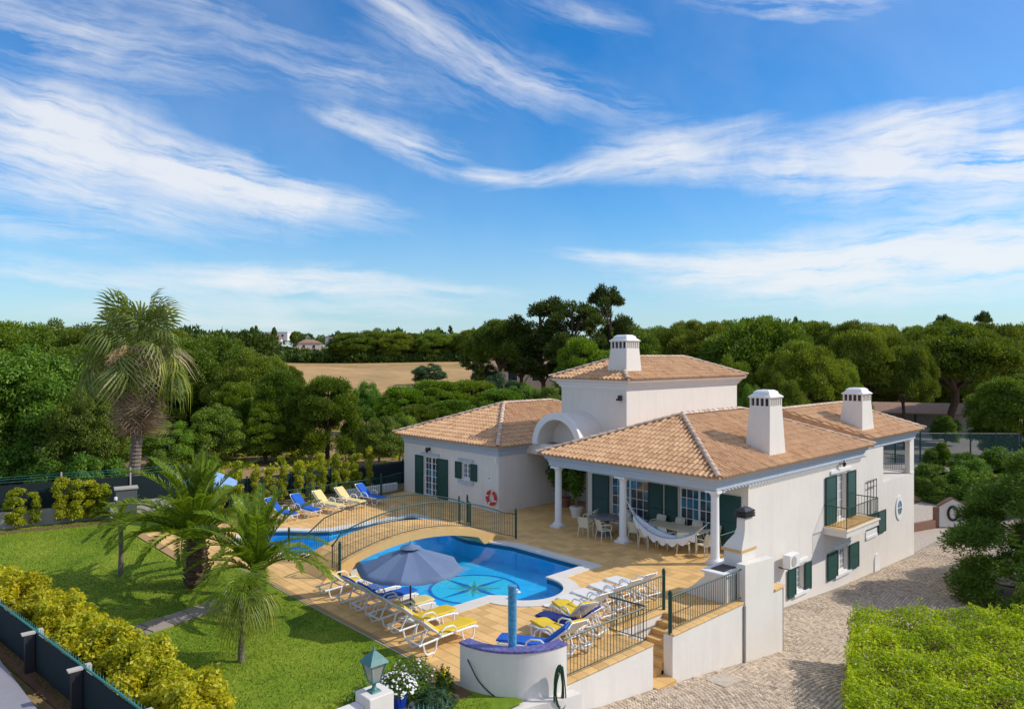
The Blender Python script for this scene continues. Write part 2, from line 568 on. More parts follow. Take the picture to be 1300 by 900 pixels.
M['pink_wall'] = mat('pale_pink_wall', (0.62, 0.50, 0.42), 0.85, 0.06, 1)
M['brick'] = mat('red_brick', (0.24, 0.125, 0.085), 0.9, 0.2, 6, 0.4, 30)
M['red_roof'] = mat('orange_roof', (0.50, 0.17, 0.08), 0.85, 0.12, 2)

M['pine'] = leaf_mat('pine_needles', (0.07, 0.12, 0.012), (0.225, 0.29, 0.022), (0.34, 0.39, 0.05), 0.33, 0.5, rnd=0.26)
M['pine_dark'] = leaf_mat('dark_pine_needles', (0.032, 0.066, 0.014), (0.10, 0.15, 0.022), None, 0.25, 0.5)
M['bushy'] = leaf_mat('bushy_pine_needles', (0.06, 0.12, 0.010), (0.21, 0.31, 0.018), (0.32, 0.40, 0.04), 0.38, 0.6, rnd=0.3)
M['conifer'] = leaf_mat('conifer_needles', (0.035, 0.085, 0.012), (0.13, 0.205, 0.02), (0.22, 0.29, 0.04), 0.3, 0.8)
M['broad'] = leaf_mat('broad_leaves', (0.07, 0.14, 0.012), (0.21, 0.34, 0.026), (0.38, 0.50, 0.09), 0.42, 0.7, rnd=0.32)
M['olive'] = leaf_mat('grey_green_leaves', (0.03, 0.07, 0.03), (0.08, 0.15, 0.06), None, 0.3, 0.7)
M['yellow_leaf'] = leaf_mat('golden_leaves', (0.22, 0.27, 0.008), (0.72, 0.64, 0.02), (0.88, 0.64, 0.03), 0.45, 1.6, rnd=0.08)
M['col_leaf'] = leaf_mat('yellow_green_leaves', (0.14, 0.20, 0.008), (0.56, 0.58, 0.018), (0.78, 0.70, 0.04), 0.45, 1.4, rnd=0.15)
M['hedge'] = leaf_mat('clipped_hedge_leaves', (0.16, 0.27, 0.006), (0.58, 0.68, 0.012), (0.84, 0.80, 0.05), 0.45, 1.1, 0.5, 0.05)
M['garden'] = leaf_mat('garden_leaves', (0.05, 0.12, 0.012), (0.16, 0.28, 0.022), (0.28, 0.38, 0.05), 0.38, 1.2)
M['frond'] = leaf_mat('date_palm_leaflets', (0.09, 0.16, 0.014), (0.27, 0.37, 0.03), (0.44, 0.50, 0.08), 0.5, 0.9, 0.35, 0.1)
M['fan'] = leaf_mat('fan_palm_leaves', (0.09, 0.14, 0.035), (0.27, 0.33, 0.09), (0.58, 0.54, 0.24), 0.42, 0.9, 0.5, 0.1)
M['fan_y'] = leaf_mat('yellowing_palm_leaves', (0.10, 0.16, 0.02), (0.30, 0.33, 0.05), (0.56, 0.46, 0.10), 0.35, 1.2, 0.5, 0.1)
M['dead'] = leaf_mat('dead_palm_leaves', (0.20, 0.14, 0.09), (0.46, 0.34, 0.22), (0.6, 0.47, 0.32), 0.15, 1.2, 0.6, 0.1)
M['stalk'] = mat('tan_palm_stalk', (0.42, 0.30, 0.15), 0.8, 0.2, 5)
M['flower_w'] = mat('white_petals', (0.85, 0.84, 0.80), 0.7, 0.03, 5)
M['flower_y'] = mat('yellow_petals', (0.80, 0.55, 0.02), 0.7, 0.05, 5)
M['flower_p'] = mat('lilac_petals', (0.50, 0.36, 0.52), 0.7, 0.05, 5)


def ground_mat():
    m = bpy.data.materials.new('dry_ground')
    m.use_nodes = True
    k = NT(m.node_tree)
    p = k.n['Principled BSDF']
    pos = k.new('ShaderNodeNewGeometry').outputs['Position']
    n1 = k.noise(pos, 0.05, 6, 0.6)
    n2 = k.noise(pos, 0.9, 5, 0.65)
    n3 = k.noise(pos, 9.0, 3, 0.6)
    f = k.m('ADD', k.m('MULTIPLY', n1, 0.45), k.m('ADD', k.m('MULTIPLY', n2, 0.35), k.m('MULTIPLY', n3, 0.2)))
    c = k.ramp(f, [(0.34, (0.10, 0.115, 0.035)), (0.46, (0.24, 0.17, 0.08)), (0.56, (0.36, 0.24, 0.12)), (0.7, (0.46, 0.32, 0.17))])
    k.put(p.inputs['Base Color'], c)
    p.inputs['Roughness'].default_value = 0.95
    p.inputs['Specular IOR Level'].default_value = 0.1
    k.put(p.inputs['Normal'], k.bump(n3, 0.5, 0.05))
    return m


def field_mat():
    m = bpy.data.materials.new('stubble_field')
    m.use_nodes = True
    k = NT(m.node_tree)
    p = k.n['Principled BSDF']
    pos = k.new('ShaderNodeNewGeometry').outputs['Position']
    mp = k.new('ShaderNodeMapping')
    mp.inputs['Rotation'].default_value = (0, 0, R(43))
    mp.inputs['Scale'].default_value = (1, 0.25, 1)
    k.put(mp.inputs[0], pos)
    n1 = k.noise(mp.outputs[0], 0.09, 7, 0.7)
    n2 = k.noise(mp.outputs[0], 0.7, 4, 0.6)
    f = k.m('ADD', k.m('MULTIPLY', n1, 0.6), k.m('MULTIPLY', n2, 0.4))
    c = k.ramp(f, [(0.36, (0.20, 0.16, 0.03)), (0.43, (0.33, 0.21, 0.065)), (0.52, (0.46, 0.27, 0.10)), (0.66, (0.56, 0.36, 0.15))])
    k.put(p.inputs['Base Color'], c)
    p.inputs['Roughness'].default_value = 0.95
    return m


def lawn_mat(blade=False):
    m = bpy.data.materials.new('lawn_blades' if blade else 'lawn_ground')
    m.use_nodes = True
    k = NT(m.node_tree)
    p = k.n['Principled BSDF']
    pos = k.new('ShaderNodeNewGeometry').outputs['Position']
    n1 = k.noise(pos, 0.45, 4, 0.6)
    n2 = k.noise(pos, 5.0, 5, 0.7)
    if blade:
        n2 = k.new('ShaderNodeNewGeometry').outputs['Random Per Island']
    f = k.m('ADD', k.m('MULTIPLY', n1, 0.6), k.m('MULTIPLY', n2, 0.4))
    c = k.ramp(f, [(0.30, (0.075, 0.150, 0.010)), (0.48, (0.165, 0.250, 0.014)), (0.60, (0.235, 0.30, 0.022)), (0.72, (0.38, 0.37, 0.06))])
    k.put(p.inputs['Base Color'], c)
    p.inputs['Roughness'].default_value = 0.8
    p.inputs['Specular IOR Level'].default_value = 0.2
    if not blade:
        k.put(p.inputs['Normal'], k.bump(k.noise(pos, 30, 4, 0.7), 0.6, 0.03))
    return m


def glass_mat(name, col, rough=0.05):
    m = bpy.data.materials.new(name)
    m.use_nodes = True
    k = NT(m.node_tree)
    p = k.n['Principled BSDF']
    pos = k.new('ShaderNodeNewGeometry').outputs['Position']
    k.put(p.inputs['Base Color'], k.ramp(k.noise(pos, 1.3, 2), [(0.35, tuple(c * 0.5 for c in col)), (0.65, tuple(c * 1.5 for c in col))]))
    p.inputs['Roughness'].default_value = rough
    p.inputs['Specular IOR Level'].default_value = 0.9
    return m


def water_mat():
    m = bpy.data.materials.new('pool_water')
    m.use_nodes = True
    k = NT(m.node_tree)
    for n in list(k.n):
        if n.type == 'BSDF_PRINCIPLED':
            k.n.remove(n)
    pos = k.new('ShaderNodeNewGeometry').outputs['Position']
    h = k.noise(pos, 1.4, 3, 0.5, 0.6)
    nb = k.bump(h, 0.35, 0.06)
    tr = k.new('ShaderNodeBsdfTransparent')
    tr.inputs[0].default_value = (0.66, 0.93, 0.99, 1)
    gl = k.new('ShaderNodeBsdfGlossy')
    gl.inputs['Roughness'].default_value = 0.03
    k.put(gl.inputs['Normal'], nb)
    lw = k.new('ShaderNodeLayerWeight')
    k.put(lw.inputs['Normal'], nb)
    mx = k.new('ShaderNodeMixShader')
    k.put(mx.inputs[0], k.m('ADD', 0.02, k.m('MULTIPLY', 0.6, k.m('POWER', lw.outputs['Facing'], 5.0))))
    k.put(mx.inputs[1], tr.outputs[0])
    k.put(mx.inputs[2], gl.outputs[0])
    k.put(k.n['Material Output'].inputs[0], mx.outputs[0])
    return m


def clear_glass():
    m = bpy.data.materials.new('lantern_glass')
    m.use_nodes = True
    k = NT(m.node_tree)
    for n in list(k.n):
        if n.type == 'BSDF_PRINCIPLED':
            k.n.remove(n)
    tr = k.new('ShaderNodeBsdfTransparent')
    tr.inputs[0].default_value = (0.75, 0.75, 0.72, 1)
    gl = k.new('ShaderNodeBsdfDiffuse')
    gl.inputs[0].default_value = (0.5, 0.5, 0.48, 1)
    mx = k.new('ShaderNodeMixShader')
    mx.inputs[0].default_value = 0.55
    k.put(mx.inputs[1], tr.outputs[0])
    k.put(mx.inputs[2], gl.outputs[0])
    k.put(k.n['Material Output'].inputs[0], mx.outputs[0])
    return m


def mesh_screen(name, col, density):
    """open woven fence: see-through between its threads"""
    m = bpy.data.materials.new(name)
    m.use_nodes = True
    k = NT(m.node_tree)
    p = k.n['Principled BSDF']
    p.inputs['Base Color'].default_value = (*col, 1)
    p.inputs['Roughness'].default_value = 0.8
    p.inputs['Alpha'].default_value = density
    return m


M['ground'] = ground_mat()
M['field'] = field_mat()
M['lawn'] = lawn_mat()
M['blade'] = lawn_mat(True)
M['glass'] = glass_mat('dark_window_glass', (0.03, 0.05, 0.07))
M['glass_b'] = glass_mat('bluish_window_glass', (0.03, 0.16, 0.24))
M['curtain'] = mat('net_curtain', (0.34, 0.34, 0.34), 0.9, 0.2, 8)
M['water'] = water_mat()
M['lamp_glass'] = clear_glass()
M['netting'] = mesh_screen('green_court_netting', (0.04, 0.12, 0.11), 0.26)


# ------------------------------------------------------------------ terrain
def smooth(a, b, x):
    t = np.clip((np.asarray(x, float) - a) / (b - a), 0, 1)
    return t * t * (3 - 2 * t)


def drive_z(X):
    return np.interp(X, [4, 8, 11.5, 13, 15, 20.3, 22.2, 27.5, 32.8, 42, 60], [-0.9, -0.5, -0.55, -0.87, -1.1, -1.83, -2.1, -2.66, -2.98, -3.28, -3.3])


CT, ST = math.cos(THETA), math.sin(THETA)


def terrain(X, Y):
    X, Y = np.asarray(X, float), np.asarray(Y, float)
    d = X * CT + Y * ST
    r = X * ST - Y * CT
    w = smooth(8, 22, r)
    rise_l = np.interp(d, [-50, 55, 75, 110, 200, 400, 600, 1000, 4000], [0, 0, 0.4, 2.6, 4.9, 8.5, 13, 19, 24])
    rise_r = np.interp(d, [-50, 112, 135, 200, 400, 600, 1000, 4000], [0, 0, 2.2, 5, 8.5, 13, 19, 24])
    z = (rise_l - 0.06) * (1 - w) + (rise_r - 3.42) * w
    front = smooth(10, 6, Y) * smooth(60, 45, X) * smooth(-2, 4, d)
    z = z * (1 - front) + (drive_z(X) - 0.35) * front
    left = smooth(2.4, 0.4, X + (Y - 21.6) * 0.113)
    z = z * (1 - left * smooth(45, 34, Y)) + 0.3 * left * smooth(45, 34, Y)
    inside = smooth(4.0, 6.5, X) * smooth(42.5, 40.0, X) * smooth(6.0, 9.0, Y) * smooth(32.5, 29.5, Y - smooth(14, 8, X) * 3.0)
    z = z - inside * 4.6
    return z


def tz(X, Y):
    return float(terrain(X, Y))


def build_ground():
    def axis(lo, hi, step, far):
        near = np.arange(lo, hi + 1e-6, step)
        g = np.cumsum(step * 1.12 ** np.arange(1, 60))
        g = g[g < far]
        return np.concatenate([lo - g[::-1], near, hi + g])
    xs = axis(-8, 66, 1.5, 5500)
    ys = axis(-8, 66, 1.5, 5500)
    X, Y = np.meshgrid(xs, ys)
    Z = terrain(X, Y)
    bumps = np.sin(X * 0.07 + 1.3) * np.cos(Y * 0.055) * 0.5
    dd = X * CT + Y * ST
    Z += bumps * smooth(110, 260, dd)
    n, mm = len(xs), len(ys)
    idx = np.arange(n * mm).reshape(mm, n)
    q = np.stack([idx[:-1, :-1], idx[:-1, 1:], idx[1:, 1:], idx[1:, :-1]], -1).reshape(-1, 4)
    me = np_mesh('ground', np.stack([X, Y, Z], -1).reshape(-1, 3), q, M['ground'], smooth=True)
    tag(link('ground', me), kind='structure')
    # stubble field on the rise beyond the garden
    us = np.linspace(0, 1, 40)
    ds = np.linspace(98, 208, 40)
    P = []
    for d in ds:
        for u in us:
            px = 330 + u * (660 - 330)
            p = world_at(px, 500, d)
            P.append((p.x, p.y, tz(p.x, p.y) + 0.12 + math.sin(p.x * 0.07 + 1.3) * math.cos(p.y * 0.055) * 0.5 * float(smooth(110, 260, d))))
    idx = np.arange(1600).reshape(40, 40)
    q = np.stack([idx[:-1, :-1], idx[:-1, 1:], idx[1:, 1:], idx[1:, :-1]], -1).reshape(-1, 4)
    tag(link('field', np_mesh('field', np.array(P), q, M['field'], smooth=True)), kind='structure')


def poly_sheet(name, outline, holes, z, m, kind='structure'):
    """flat sheet with holes"""
    pts, edges = [], []
    for loop in [outline] + holes:
        b = len(pts)
        pts += [Vector(p) for p in loop]
        edges += [(b + i, b + (i + 1) % len(loop)) for i in range(len(loop))]
    v, e, f, *_ = delaunay_2d_cdt(pts, edges, [], 0, 1e-5)
    out = []
    for t in f:
        c = sum((v[i] for i in t), Vector((0, 0))) / len(t)
        if inside_poly(c, outline) and not any(inside_poly(c, h) for h in holes):
            out.append(tuple(t))
    me = bpy.data.meshes.new(name)
    me.from_pydata([(p.x, p.y, z) for p in v], [], out)
    me.materials.append(m)
    bm = bmesh.new()
    bm.from_mesh(me)
    for fc in bm.faces:
        if fc.normal.z < 0:
            fc.normal_flip()
    bm.to_mesh(me)
    bm.free()
    o = link(name, me)
    if kind:
        o['kind'] = kind
    return o


def inside_poly(p, poly):
    x, y = p[0], p[1]
    c = False
    n = len(poly)
    j = n - 1
    for i in range(n):
        xi, yi = poly[i]
        xj, yj = poly[j]
        if (yi > y) != (yj > y) and x < (xj - xi) * (y - yi) / (yj - yi) + xi:
            c = not c
        j = i
    return c


def np_inside(P, poly):
    c = np.zeros(len(P), bool)
    x, y = P[:, 0], P[:, 1]
    n = len(poly)
    j = n - 1
    for i in range(n):
        xi, yi = poly[i]
        xj, yj = poly[j]
        with np.errstate(divide='ignore', invalid='ignore'):
            h = ((yi > y) != (yj > y)) & (x < (xj - xi) * (y - yi) / (yj - yi + 1e-12) + xi)
        c ^= h
        j = i
    return c


def arc(cx, cy, r, a0, a1, n):
    return [(cx + r * math.cos(R(a0 + (a1 - a0) * i / n)), cy + r * math.sin(R(a0 + (a1 - a0) * i / n))) for i in range(n + 1)]


def catmull(pts, n=5):
    out = []
    P = [Vector(p) for p in pts]
    for i in range(len(P) - 1):
        a = P[max(i - 1, 0)]
        b, c = P[i], P[i + 1]
        d = P[min(i + 2, len(P) - 1)]
        for k in range(n):
            t = k / n
            out.append(0.5 * ((2 * b) + (c - a) * t + (2 * a - 5 * b + 4 * c - d) * t * t + (3 * b - a - 3 * c + d) * t ** 3))
    out.append(P[-1])
    return out


POOL = ([(12.95, 16.45)] + [(14.45, 16.45)] + arc(15.72, 16.32, 1.28, 172, 356, 18) + [(17.0, 16.55), (18.9, 16.6)]
        + [tuple(p) for p in catmull([(18.85, 20.2), (18.5, 21.4), (18.25, 22.4), (18.5, 23.6), (18.95, 25.0)], 4)]
        + [(19.0, 27.0)] + [(14.9, 27.1)] + [tuple(p) for p in catmull([(14.2, 27.6), (13.5, 28.4), (12.6, 28.9), (11.8, 28.3), (11.6, 27.0), (11.85, 25.6), (12.3, 24.7)], 4)]
        + [tuple(p) for p in catmull([(12.75, 24.3), (13.3, 23.5), (13.45, 22.6), (13.2, 21.8), (12.85, 21.0)], 4)] + [(12.8, 18.5), (12.7, 16.75)])


def offset_loop(loop, d):
    n = len(loop)
    A = sum(loop[i][0] * loop[(i + 1) % n][1] - loop[(i + 1) % n][0] * loop[i][1] for i in range(n))
    sg = 1 if A > 0 else -1
    out = []
    for i in range(n):
        p0, p1, p2 = Vector(loop[i - 1]), Vector(loop[i]), Vector(loop[(i + 1) % n])
        e1, e2 = (p1 - p0).normalized(), (p2 - p1).normalized()
        n1, n2 = Vector((e1.y, -e1.x)) * sg, Vector((e2.y, -e2.x)) * sg
        b = n1 + n2
        b = b / max(0.35, b.dot(n1)) if b.length > 1e-6 else n1
        k = min(b.length, 1.7)
        out.append(tuple(p1 + b.normalized() * d * k))
    return out


POOL_OUT = offset_loop(POOL, 0.46)
TERRACE = ([(10.1, 12.45)] + arc(11.7, 12.45, 1.6, 180, 270, 10)[1:] + [(15.0, 10.85), (15.0, 12.05), (17.1, 12.05), (17.1, 11.15), (15.85, 11.15), (15.85, 10.85),
           (22.0, 10.85), (22.0, 13.42), (24.5, 13.42), (24.5, 21.3), (27.2, 21.3), (27.2, 24.83), (22.3, 24.83), (22.3, 32.4), (20.4, 31.95), (8.8, 31.95), (8.8, 25.0), (10.1, 25.0)])


def build_terrace():
    base = poly_sheet('terrace', TERRACE, [POOL], -0.006, M['grout'])
    # edge of the slab towards the lawn
    mb = MB()
    mb.box(10.06, 10.1, 12.45, 25.0, -0.25, -0.016)
    mb.build('terrace_edge', M['concrete'], base)
    # square clay tiles, every tile a piece with its own joint
    t = 0.365
    tiles = []
    for i in range(int(8.8 / t), int(27.4 / t) + 1):
        for j in range(int(10.8 / t), int(32.6 / t) + 1):
            c = ((i + 0.5) * t, (j + 0.5) * t)
            h = t / 2 - 0.01
            cn = [(c[0] + a * h, c[1] + b * h) for a in (-1, 1) for b in (-1, 1)]
            if not all(inside_poly(q, TERRACE) for q in cn):
                continue
            if inside_poly(c, offset_loop_cache):
                continue
            if any(inside_poly(q, POOL) for q in cn):
                continue
            tiles.append(c)
    tiles.sort(key=lambda c: (c[0] * CT + c[1] * ST))
    h = t / 2 - 0.0045
    one = MB().frustum(-h, h, -h, h, -0.012, -h + 0.004, h - 0.004, -h + 0.004, h - 0.004, 0.0).mesh('floor_tile', M['floor_o'])
    near = [c for c in tiles if c[0] > 9][:300]
    for (x, y) in near:
        o = bpy.data.objects.new('floor_tile', one)
        COL.objects.link(o)
        o.parent = base
        o.location = (x, y, random.uniform(-0.0015, 0.0015))
    V, Q, T = [], [], []
    for (x, y) in tiles[300:]:
        b = len(V)
        dz = random.uniform(-0.0015, 0.0015)
        V += [(x - h, y - h, -0.012), (x + h, y - h, -0.012), (x + h, y + h, -0.012), (x - h, y + h, -0.012)]
        k = h - 0.004
        V += [(x - k, y - k, dz), (x + k, y - k, dz), (x + k, y + k, dz), (x - k, y + k, dz)]
        Q += [(b + 4, b + 5, b + 6, b + 7), (b, b + 1, b + 5, b + 4), (b + 1, b + 2, b + 6, b + 5), (b + 2, b + 3, b + 7, b + 6), (b + 3, b, b + 4, b + 7)]
        T += [random.random()] * 5
    o = link('floor_tile', np_mesh('floor_tile_field', V, Q, M['floor'], T), base)
    o['kind'] = 'stuff'
    return base


offset_loop_cache = offset_loop(POOL, 0.28)


def wall_ring(mb, loop, z0, z1):
    n = len(loop)
    vs = [(x, y, z0) for x, y in loop] + [(x, y, z1) for x, y in loop]
    mb.add(vs, [(i, (i + 1) % n, n + (i + 1) % n, n + i) for i in range(n)])
    return mb


def build_pool():
    zf = -0.74
    basin = poly_sheet('pool_basin', POOL, [], zf, M['pool'])
    wall_ring(MB(), POOL, zf, -0.20).build('pool_side', M['pool'], basin)
    wall_ring(MB(), POOL, -0.20, -0.03).build('waterline_band', M['pool_line'], basin)
    for i, (r, z) in enumerate(((0.55, -0.72), (0.9, -0.5), (1.2, -0.3))):
        pass
    # rounded entry steps in the bay
    for i, (r0, z) in enumerate(((1.27, -0.26), (1.0, -0.42), (0.72, -0.58))):
        outer = arc(15.72, 16.32, 1.275, 182, 352, 18)
        inner = arc(15.72, 16.32, r0 - 0.28, 182, 352, 18)
        mb = MB()
        n = len(outer)
        for k in range(n - 1):
            a, b, c, d = outer[k], outer[k + 1], inner[k + 1], inner[k]
            mb.add([(*a, z), (*b, z), (*c, z), (*d, z), (*c, z - 0.22), (*d, z - 0.22)], [(0, 1, 2, 3), (3, 2, 4, 5)])
        mb.build('pool_step', M['pool'], basin)
    # compass rose laid on the pool floor
    cx, cy = 16.0, 19.08
    MB().lathe([(1.47, 0), (1.47, 0.004)], 48, (cx, cy, zf)).build('compass_disc', M['rose_a'], basin)
    ring = MB()
    o_, i_ = arc(cx, cy, 1.58, 0, 360, 48), arc(cx, cy, 1.46, 0, 360, 48)
    for k in range(48):
        ring.add([(*o_[k], zf + 0.008), (*o_[k + 1], zf + 0.008), (*i_[k + 1], zf + 0.008), (*i_[k], zf + 0.008)], [(0, 1, 2, 3)])
    ring.build('compass_ring', M['rose_b'], basin)
    for k in range(16):
        a = R(k * 22.5 + 3)
        major = k % 4 == 0
        L = 1.5 if major else (0.95 if k % 2 == 0 else 0.75)
        w = 0.10 if major else 0.07
        z = zf + (0.016 if major else 0.012)
        d, n = Vector((math.cos(a), math.sin(a))), Vector((-math.sin(a), math.cos(a)))
        c0 = Vector((cx, cy))
        p = [c0, c0 + d * L * 0.3 + n * w, c0 + d * L, c0 + d * L * 0.3 - n * w]
        mm = M['rose_b'] if major else (M['rose_d'] if k % 4 == 2 else (M['rose_c'] if k % 8 in (1, 7, 3) else M['rose_d']))
        MB().add([(*q, z) for q in p], [(0, 1, 2, 3)]).build('compass_point', mm, basin)
    water = poly_sheet('pool_water', offset_loop(POOL, -0.003), [], -0.10, M['water'])
    # coping
    mb = MB()
    n = len(POOL)
    IN = offset_loop(POOL, -0.03)
    for i in range(n):
        j = (i + 1) % n
        mb.add([(*IN[i], 0.03), (*IN[j], 0.03), (*POOL_OUT[j], 0.022), (*POOL_OUT[i], 0.022), (*IN[i], -0.03), (*IN[j], -0.03), (*POOL_OUT[j], -0.012), (*POOL_OUT[i], -0.012)],
               [(0, 1, 2, 3), (0, 4, 5, 1), (3, 2, 6, 7)])
    c = mb.build('pool_coping', M['coping'], smooth=True)
    c['kind'] = 'structure'
    # skimmer lids
    for (x, y) in ((15.05, 14.65), (18.95, 18.9)):
        MB().lathe([(0.11, 0), (0.11, 0.012), (0.09, 0.018)], 14, (x, y, 0.026)).build('skimmer_lid', M['trim'], c)


def build_lawn():
    out = [(3.95, 11.95), (7.72, 11.95), (7.72, 11.0), (10.62, 11.0), (10.62, 11.2), (10.08, 12.3), (10.08, 25.02), (8.78, 25.02), (8.78, 31.97), (12.6, 31.97), (12.6, 34.6), (9.3, 35.85), (4.9, 36.8), (0.9, 37.7), (2.35, 25.0)]
    lawn = poly_sheet('lawn', out, [], -0.03, M['lawn'])
    n = 90000
    P = np.stack([RNG.uniform(2, 10.1, n), RNG.uniform(11.1, 37, n)], -1)
    P = P[np_inside(P, [(2.6, 25.0), (3.97, 12.0), (7.8, 12.0), (7.8, 11.2), (10.0, 11.2), (10.0, 25.0), (8.7, 25.0), (8.7, 36.0), (1.2, 36.9)])]
    # keep blades off the paved path and the flower bed
    bed = [(7.9, 12.0), (10.0, 12.0), (10.0, 14.3), (8.7, 14.0)]
    u = P[:, 1] - (20.55 + (P[:, 0] - 5.0) * 0.27)
    P = P[~((np.abs(u) < 0.5) & (P[:, 0] > 3.2)) & ~np_inside(P, bed)]
    k = len(P)
    a = RNG.uniform(0, 2 * PI, k)
    hgt = RNG.uniform(0.018, 0.05, k)
    w = 0.012
    lean = RNG.uniform(-0.03, 0.03, (k, 2))
    V = np.zeros((k, 3, 3))
    V[:, 0, 0] = P[:, 0] - np.cos(a) * w
    V[:, 0, 1] = P[:, 1] - np.sin(a) * w
    V[:, 1, 0] = P[:, 0] + np.cos(a) * w
    V[:, 1, 1] = P[:, 1] + np.sin(a) * w
    V[:, 2, :2] = P + lean
    V[:, 0, 2] = V[:, 1, 2] = -0.031
    V[:, 2, 2] = -0.03 + hgt
    q = np.arange(k * 3).reshape(k, 3)
    tag(link('grass', np_mesh('grass', V.reshape(-1, 3), q, M['blade'])), kind='stuff')
    # paved path from the gate to the terrace
    path = empty_structure('garden_path')
    x = 3.6
    while x < 8.6:
        y0 = 20.55 + (x + 0.3 - 5.0) * 0.27
        for s in (-0.21, 0.21):
            mb = MB()
            Mx = Matrix.Translation((x + 0.3, y0 + s, 0)) @ Matrix.Rotation(R(15.1), 4, 'Z')
            mb.box(-0.29, 0.29, -0.2, 0.2, -0.05, 0.004 + random.uniform(-0.004, 0.004), Mx)
            mb.build('paving_slab', M['paver'], path)
        x += 0.6
    # earth strips
    poly_sheet('flower_bed', [(7.9, 12.0), (10.04, 12.0), (10.04, 14.3), (8.7, 14.0)], [], -0.022, M['soil'])
    poly_sheet('planting_strip', [(0.9, 37.3), (4.9, 36.45), (9.0, 35.5), (8.8, 34.9), (4.9, 35.8), (0.9, 36.6)], [], -0.022, M['soil'])
    poly_sheet('shrub_bed', [(3.2, 18), (3.95, 12.1), (4.9, 12.1), (4.7, 18), (4.2, 25), (2.4, 25)], [], -0.022, M['soil'])


def empty_structure(name):
    o = bpy.data.objects.new(name, None)
    COL.objects.link(o)
    o['kind'] = 'structure'
    return o


def build_drive():
    # smooth bed under the stones
    xs = np.arange(4, 62.1, 1.0)
    ys = np.array([-4, 0, 3, 6, 8, 10, 11, 12, 13.6])
    X, Y = np.meshgrid(xs, ys)
    keep = np.stack([X, Y, drive_z(X) - 0.012], -1).reshape(-1, 3)
    n, mm = len(xs), len(ys)
    idx = np.arange(n * mm).reshape(mm, n)
    q = np.stack([idx[:-1, :-1], idx[:-1, 1:], idx[1:, 1:], idx[1:, :-1]], -1).reshape(-1, 4)
    cen = keep[q].mean(1)
    q = q[~((cen[:, 0] < 11.0) & (cen[:, 1] > 10.2))]
    drive = tag(link('driveway', np_mesh('driveway', keep, q, M['cobble_bed'], smooth=True)), kind='structure')
    xs = np.arange(41.5, 62.1, 1.0)
    ys = np.array([13.58, 14.5, 16.0, 18.0])
    X, Y = np.meshgrid(xs, ys)
    P2 = np.stack([X, Y, drive_z(X) - 0.004], -1).reshape(-1, 3)
    n, mm = len(xs), len(ys)
    idx = np.arange(n * mm).reshape(mm, n)
    q2 = np.stack([idx[:-1, :-1], idx[:-1, 1:], idx[1:, 1:], idx[1:, :-1]], -1).reshape(-1, 4)
    tag(link('driveway', np_mesh('driveway_end', P2, q2, M['cobble_far'], smooth=True)), kind='structure')
    # granite setts in wavering rows
    V, Q, T = [], [], []
    s = 0.128
    for i in range(int(11.3 / s), int(46 / s)):
        for j in range(int(6.2 / s), int(13.5 / s)):
            x = i * s + 0.5 * s * (j % 2)
            y = j * s
            x += 0.16 * math.sin(y * 2.1 + x * 0.35)
            y += 0.13 * math.sin(x * 1.35)
            d = x * CT + y * ST
            r = x * ST - y * CT
            px, py = 650 + FPX * r / d, HOR + FPX * (CAMH - drive_z(x)) / d
            if px > 1255 or py > 915 or (x < 22.0 and y > 10.82) or y > 13.46:
                continue
            if px > 1090 and py > 795:
                continue
            h = s / 2 * random.uniform(0.80, 0.93)
            g = s / 2 * random.uniform(0.80, 0.93)
            a = random.uniform(-0.22, 0.22) + 0.35 * math.cos(x * 1.35)
            ca, sa = math.cos(a), math.sin(a)
            z = float(drive_z(x)) + random.uniform(-0.006, 0.006)
            b = len(V)
            for (k, zz) in ((1.0, z - 0.02), (0.74, z + 0.014)):
                V += [(x + (u * h * ca - v * g * sa) * k, y + (u * h * sa + v * g * ca) * k, zz) for (u, v) in ((-1, -1), (1, -1), (1, 1), (-1, 1))]
            Q += [(b + 4, b + 5, b + 6, b + 7), (b, b + 1, b + 5, b + 4), (b + 1, b + 2, b + 6, b + 5), (b + 2, b + 3, b + 7, b + 6), (b + 3, b, b + 4, b + 7)]
            T += [min(1, max(0, random.gauss(0.5, 0.25)))] * 5
    o = link('cobblestone', np_mesh('cobblestone', V, Q, M['cobble'], T), drive)
    o['kind'] = 'stuff'
    # iron inspection cover with its dark joint
    zc = float(drive_z(17.2))
    Mx = Matrix.Translation((17.35, 10.25, zc + 0.012)) @ Matrix.Rotation(R(6.5), 4, 'Y')
    cv = MB().box(-0.5, 0.5, -0.3, 0.3, -0.03, 0.012, Mx)
    cv.build('inspection_cover', M['cobble_far'], drive)
    # street outside the garden fence
    poly_sheet('street', [(-60, -40), (2.6, -40), (3.0, 12.0), (2.35, 25.0), (0.7, 40.0), (-60, 55)], [], 0.50, M['street'])


# ------------------------------------------------------------------ railings
_bal = {}


def baluster_mesh(h, r=0.008):
    k = round(h, 2)
    if k not in _bal:
        _bal[k] = MB().tube([(0, 0, 0), (0, 0, k)], r, 5).mesh('baluster', M['green_metal'])
    return _bal[k]


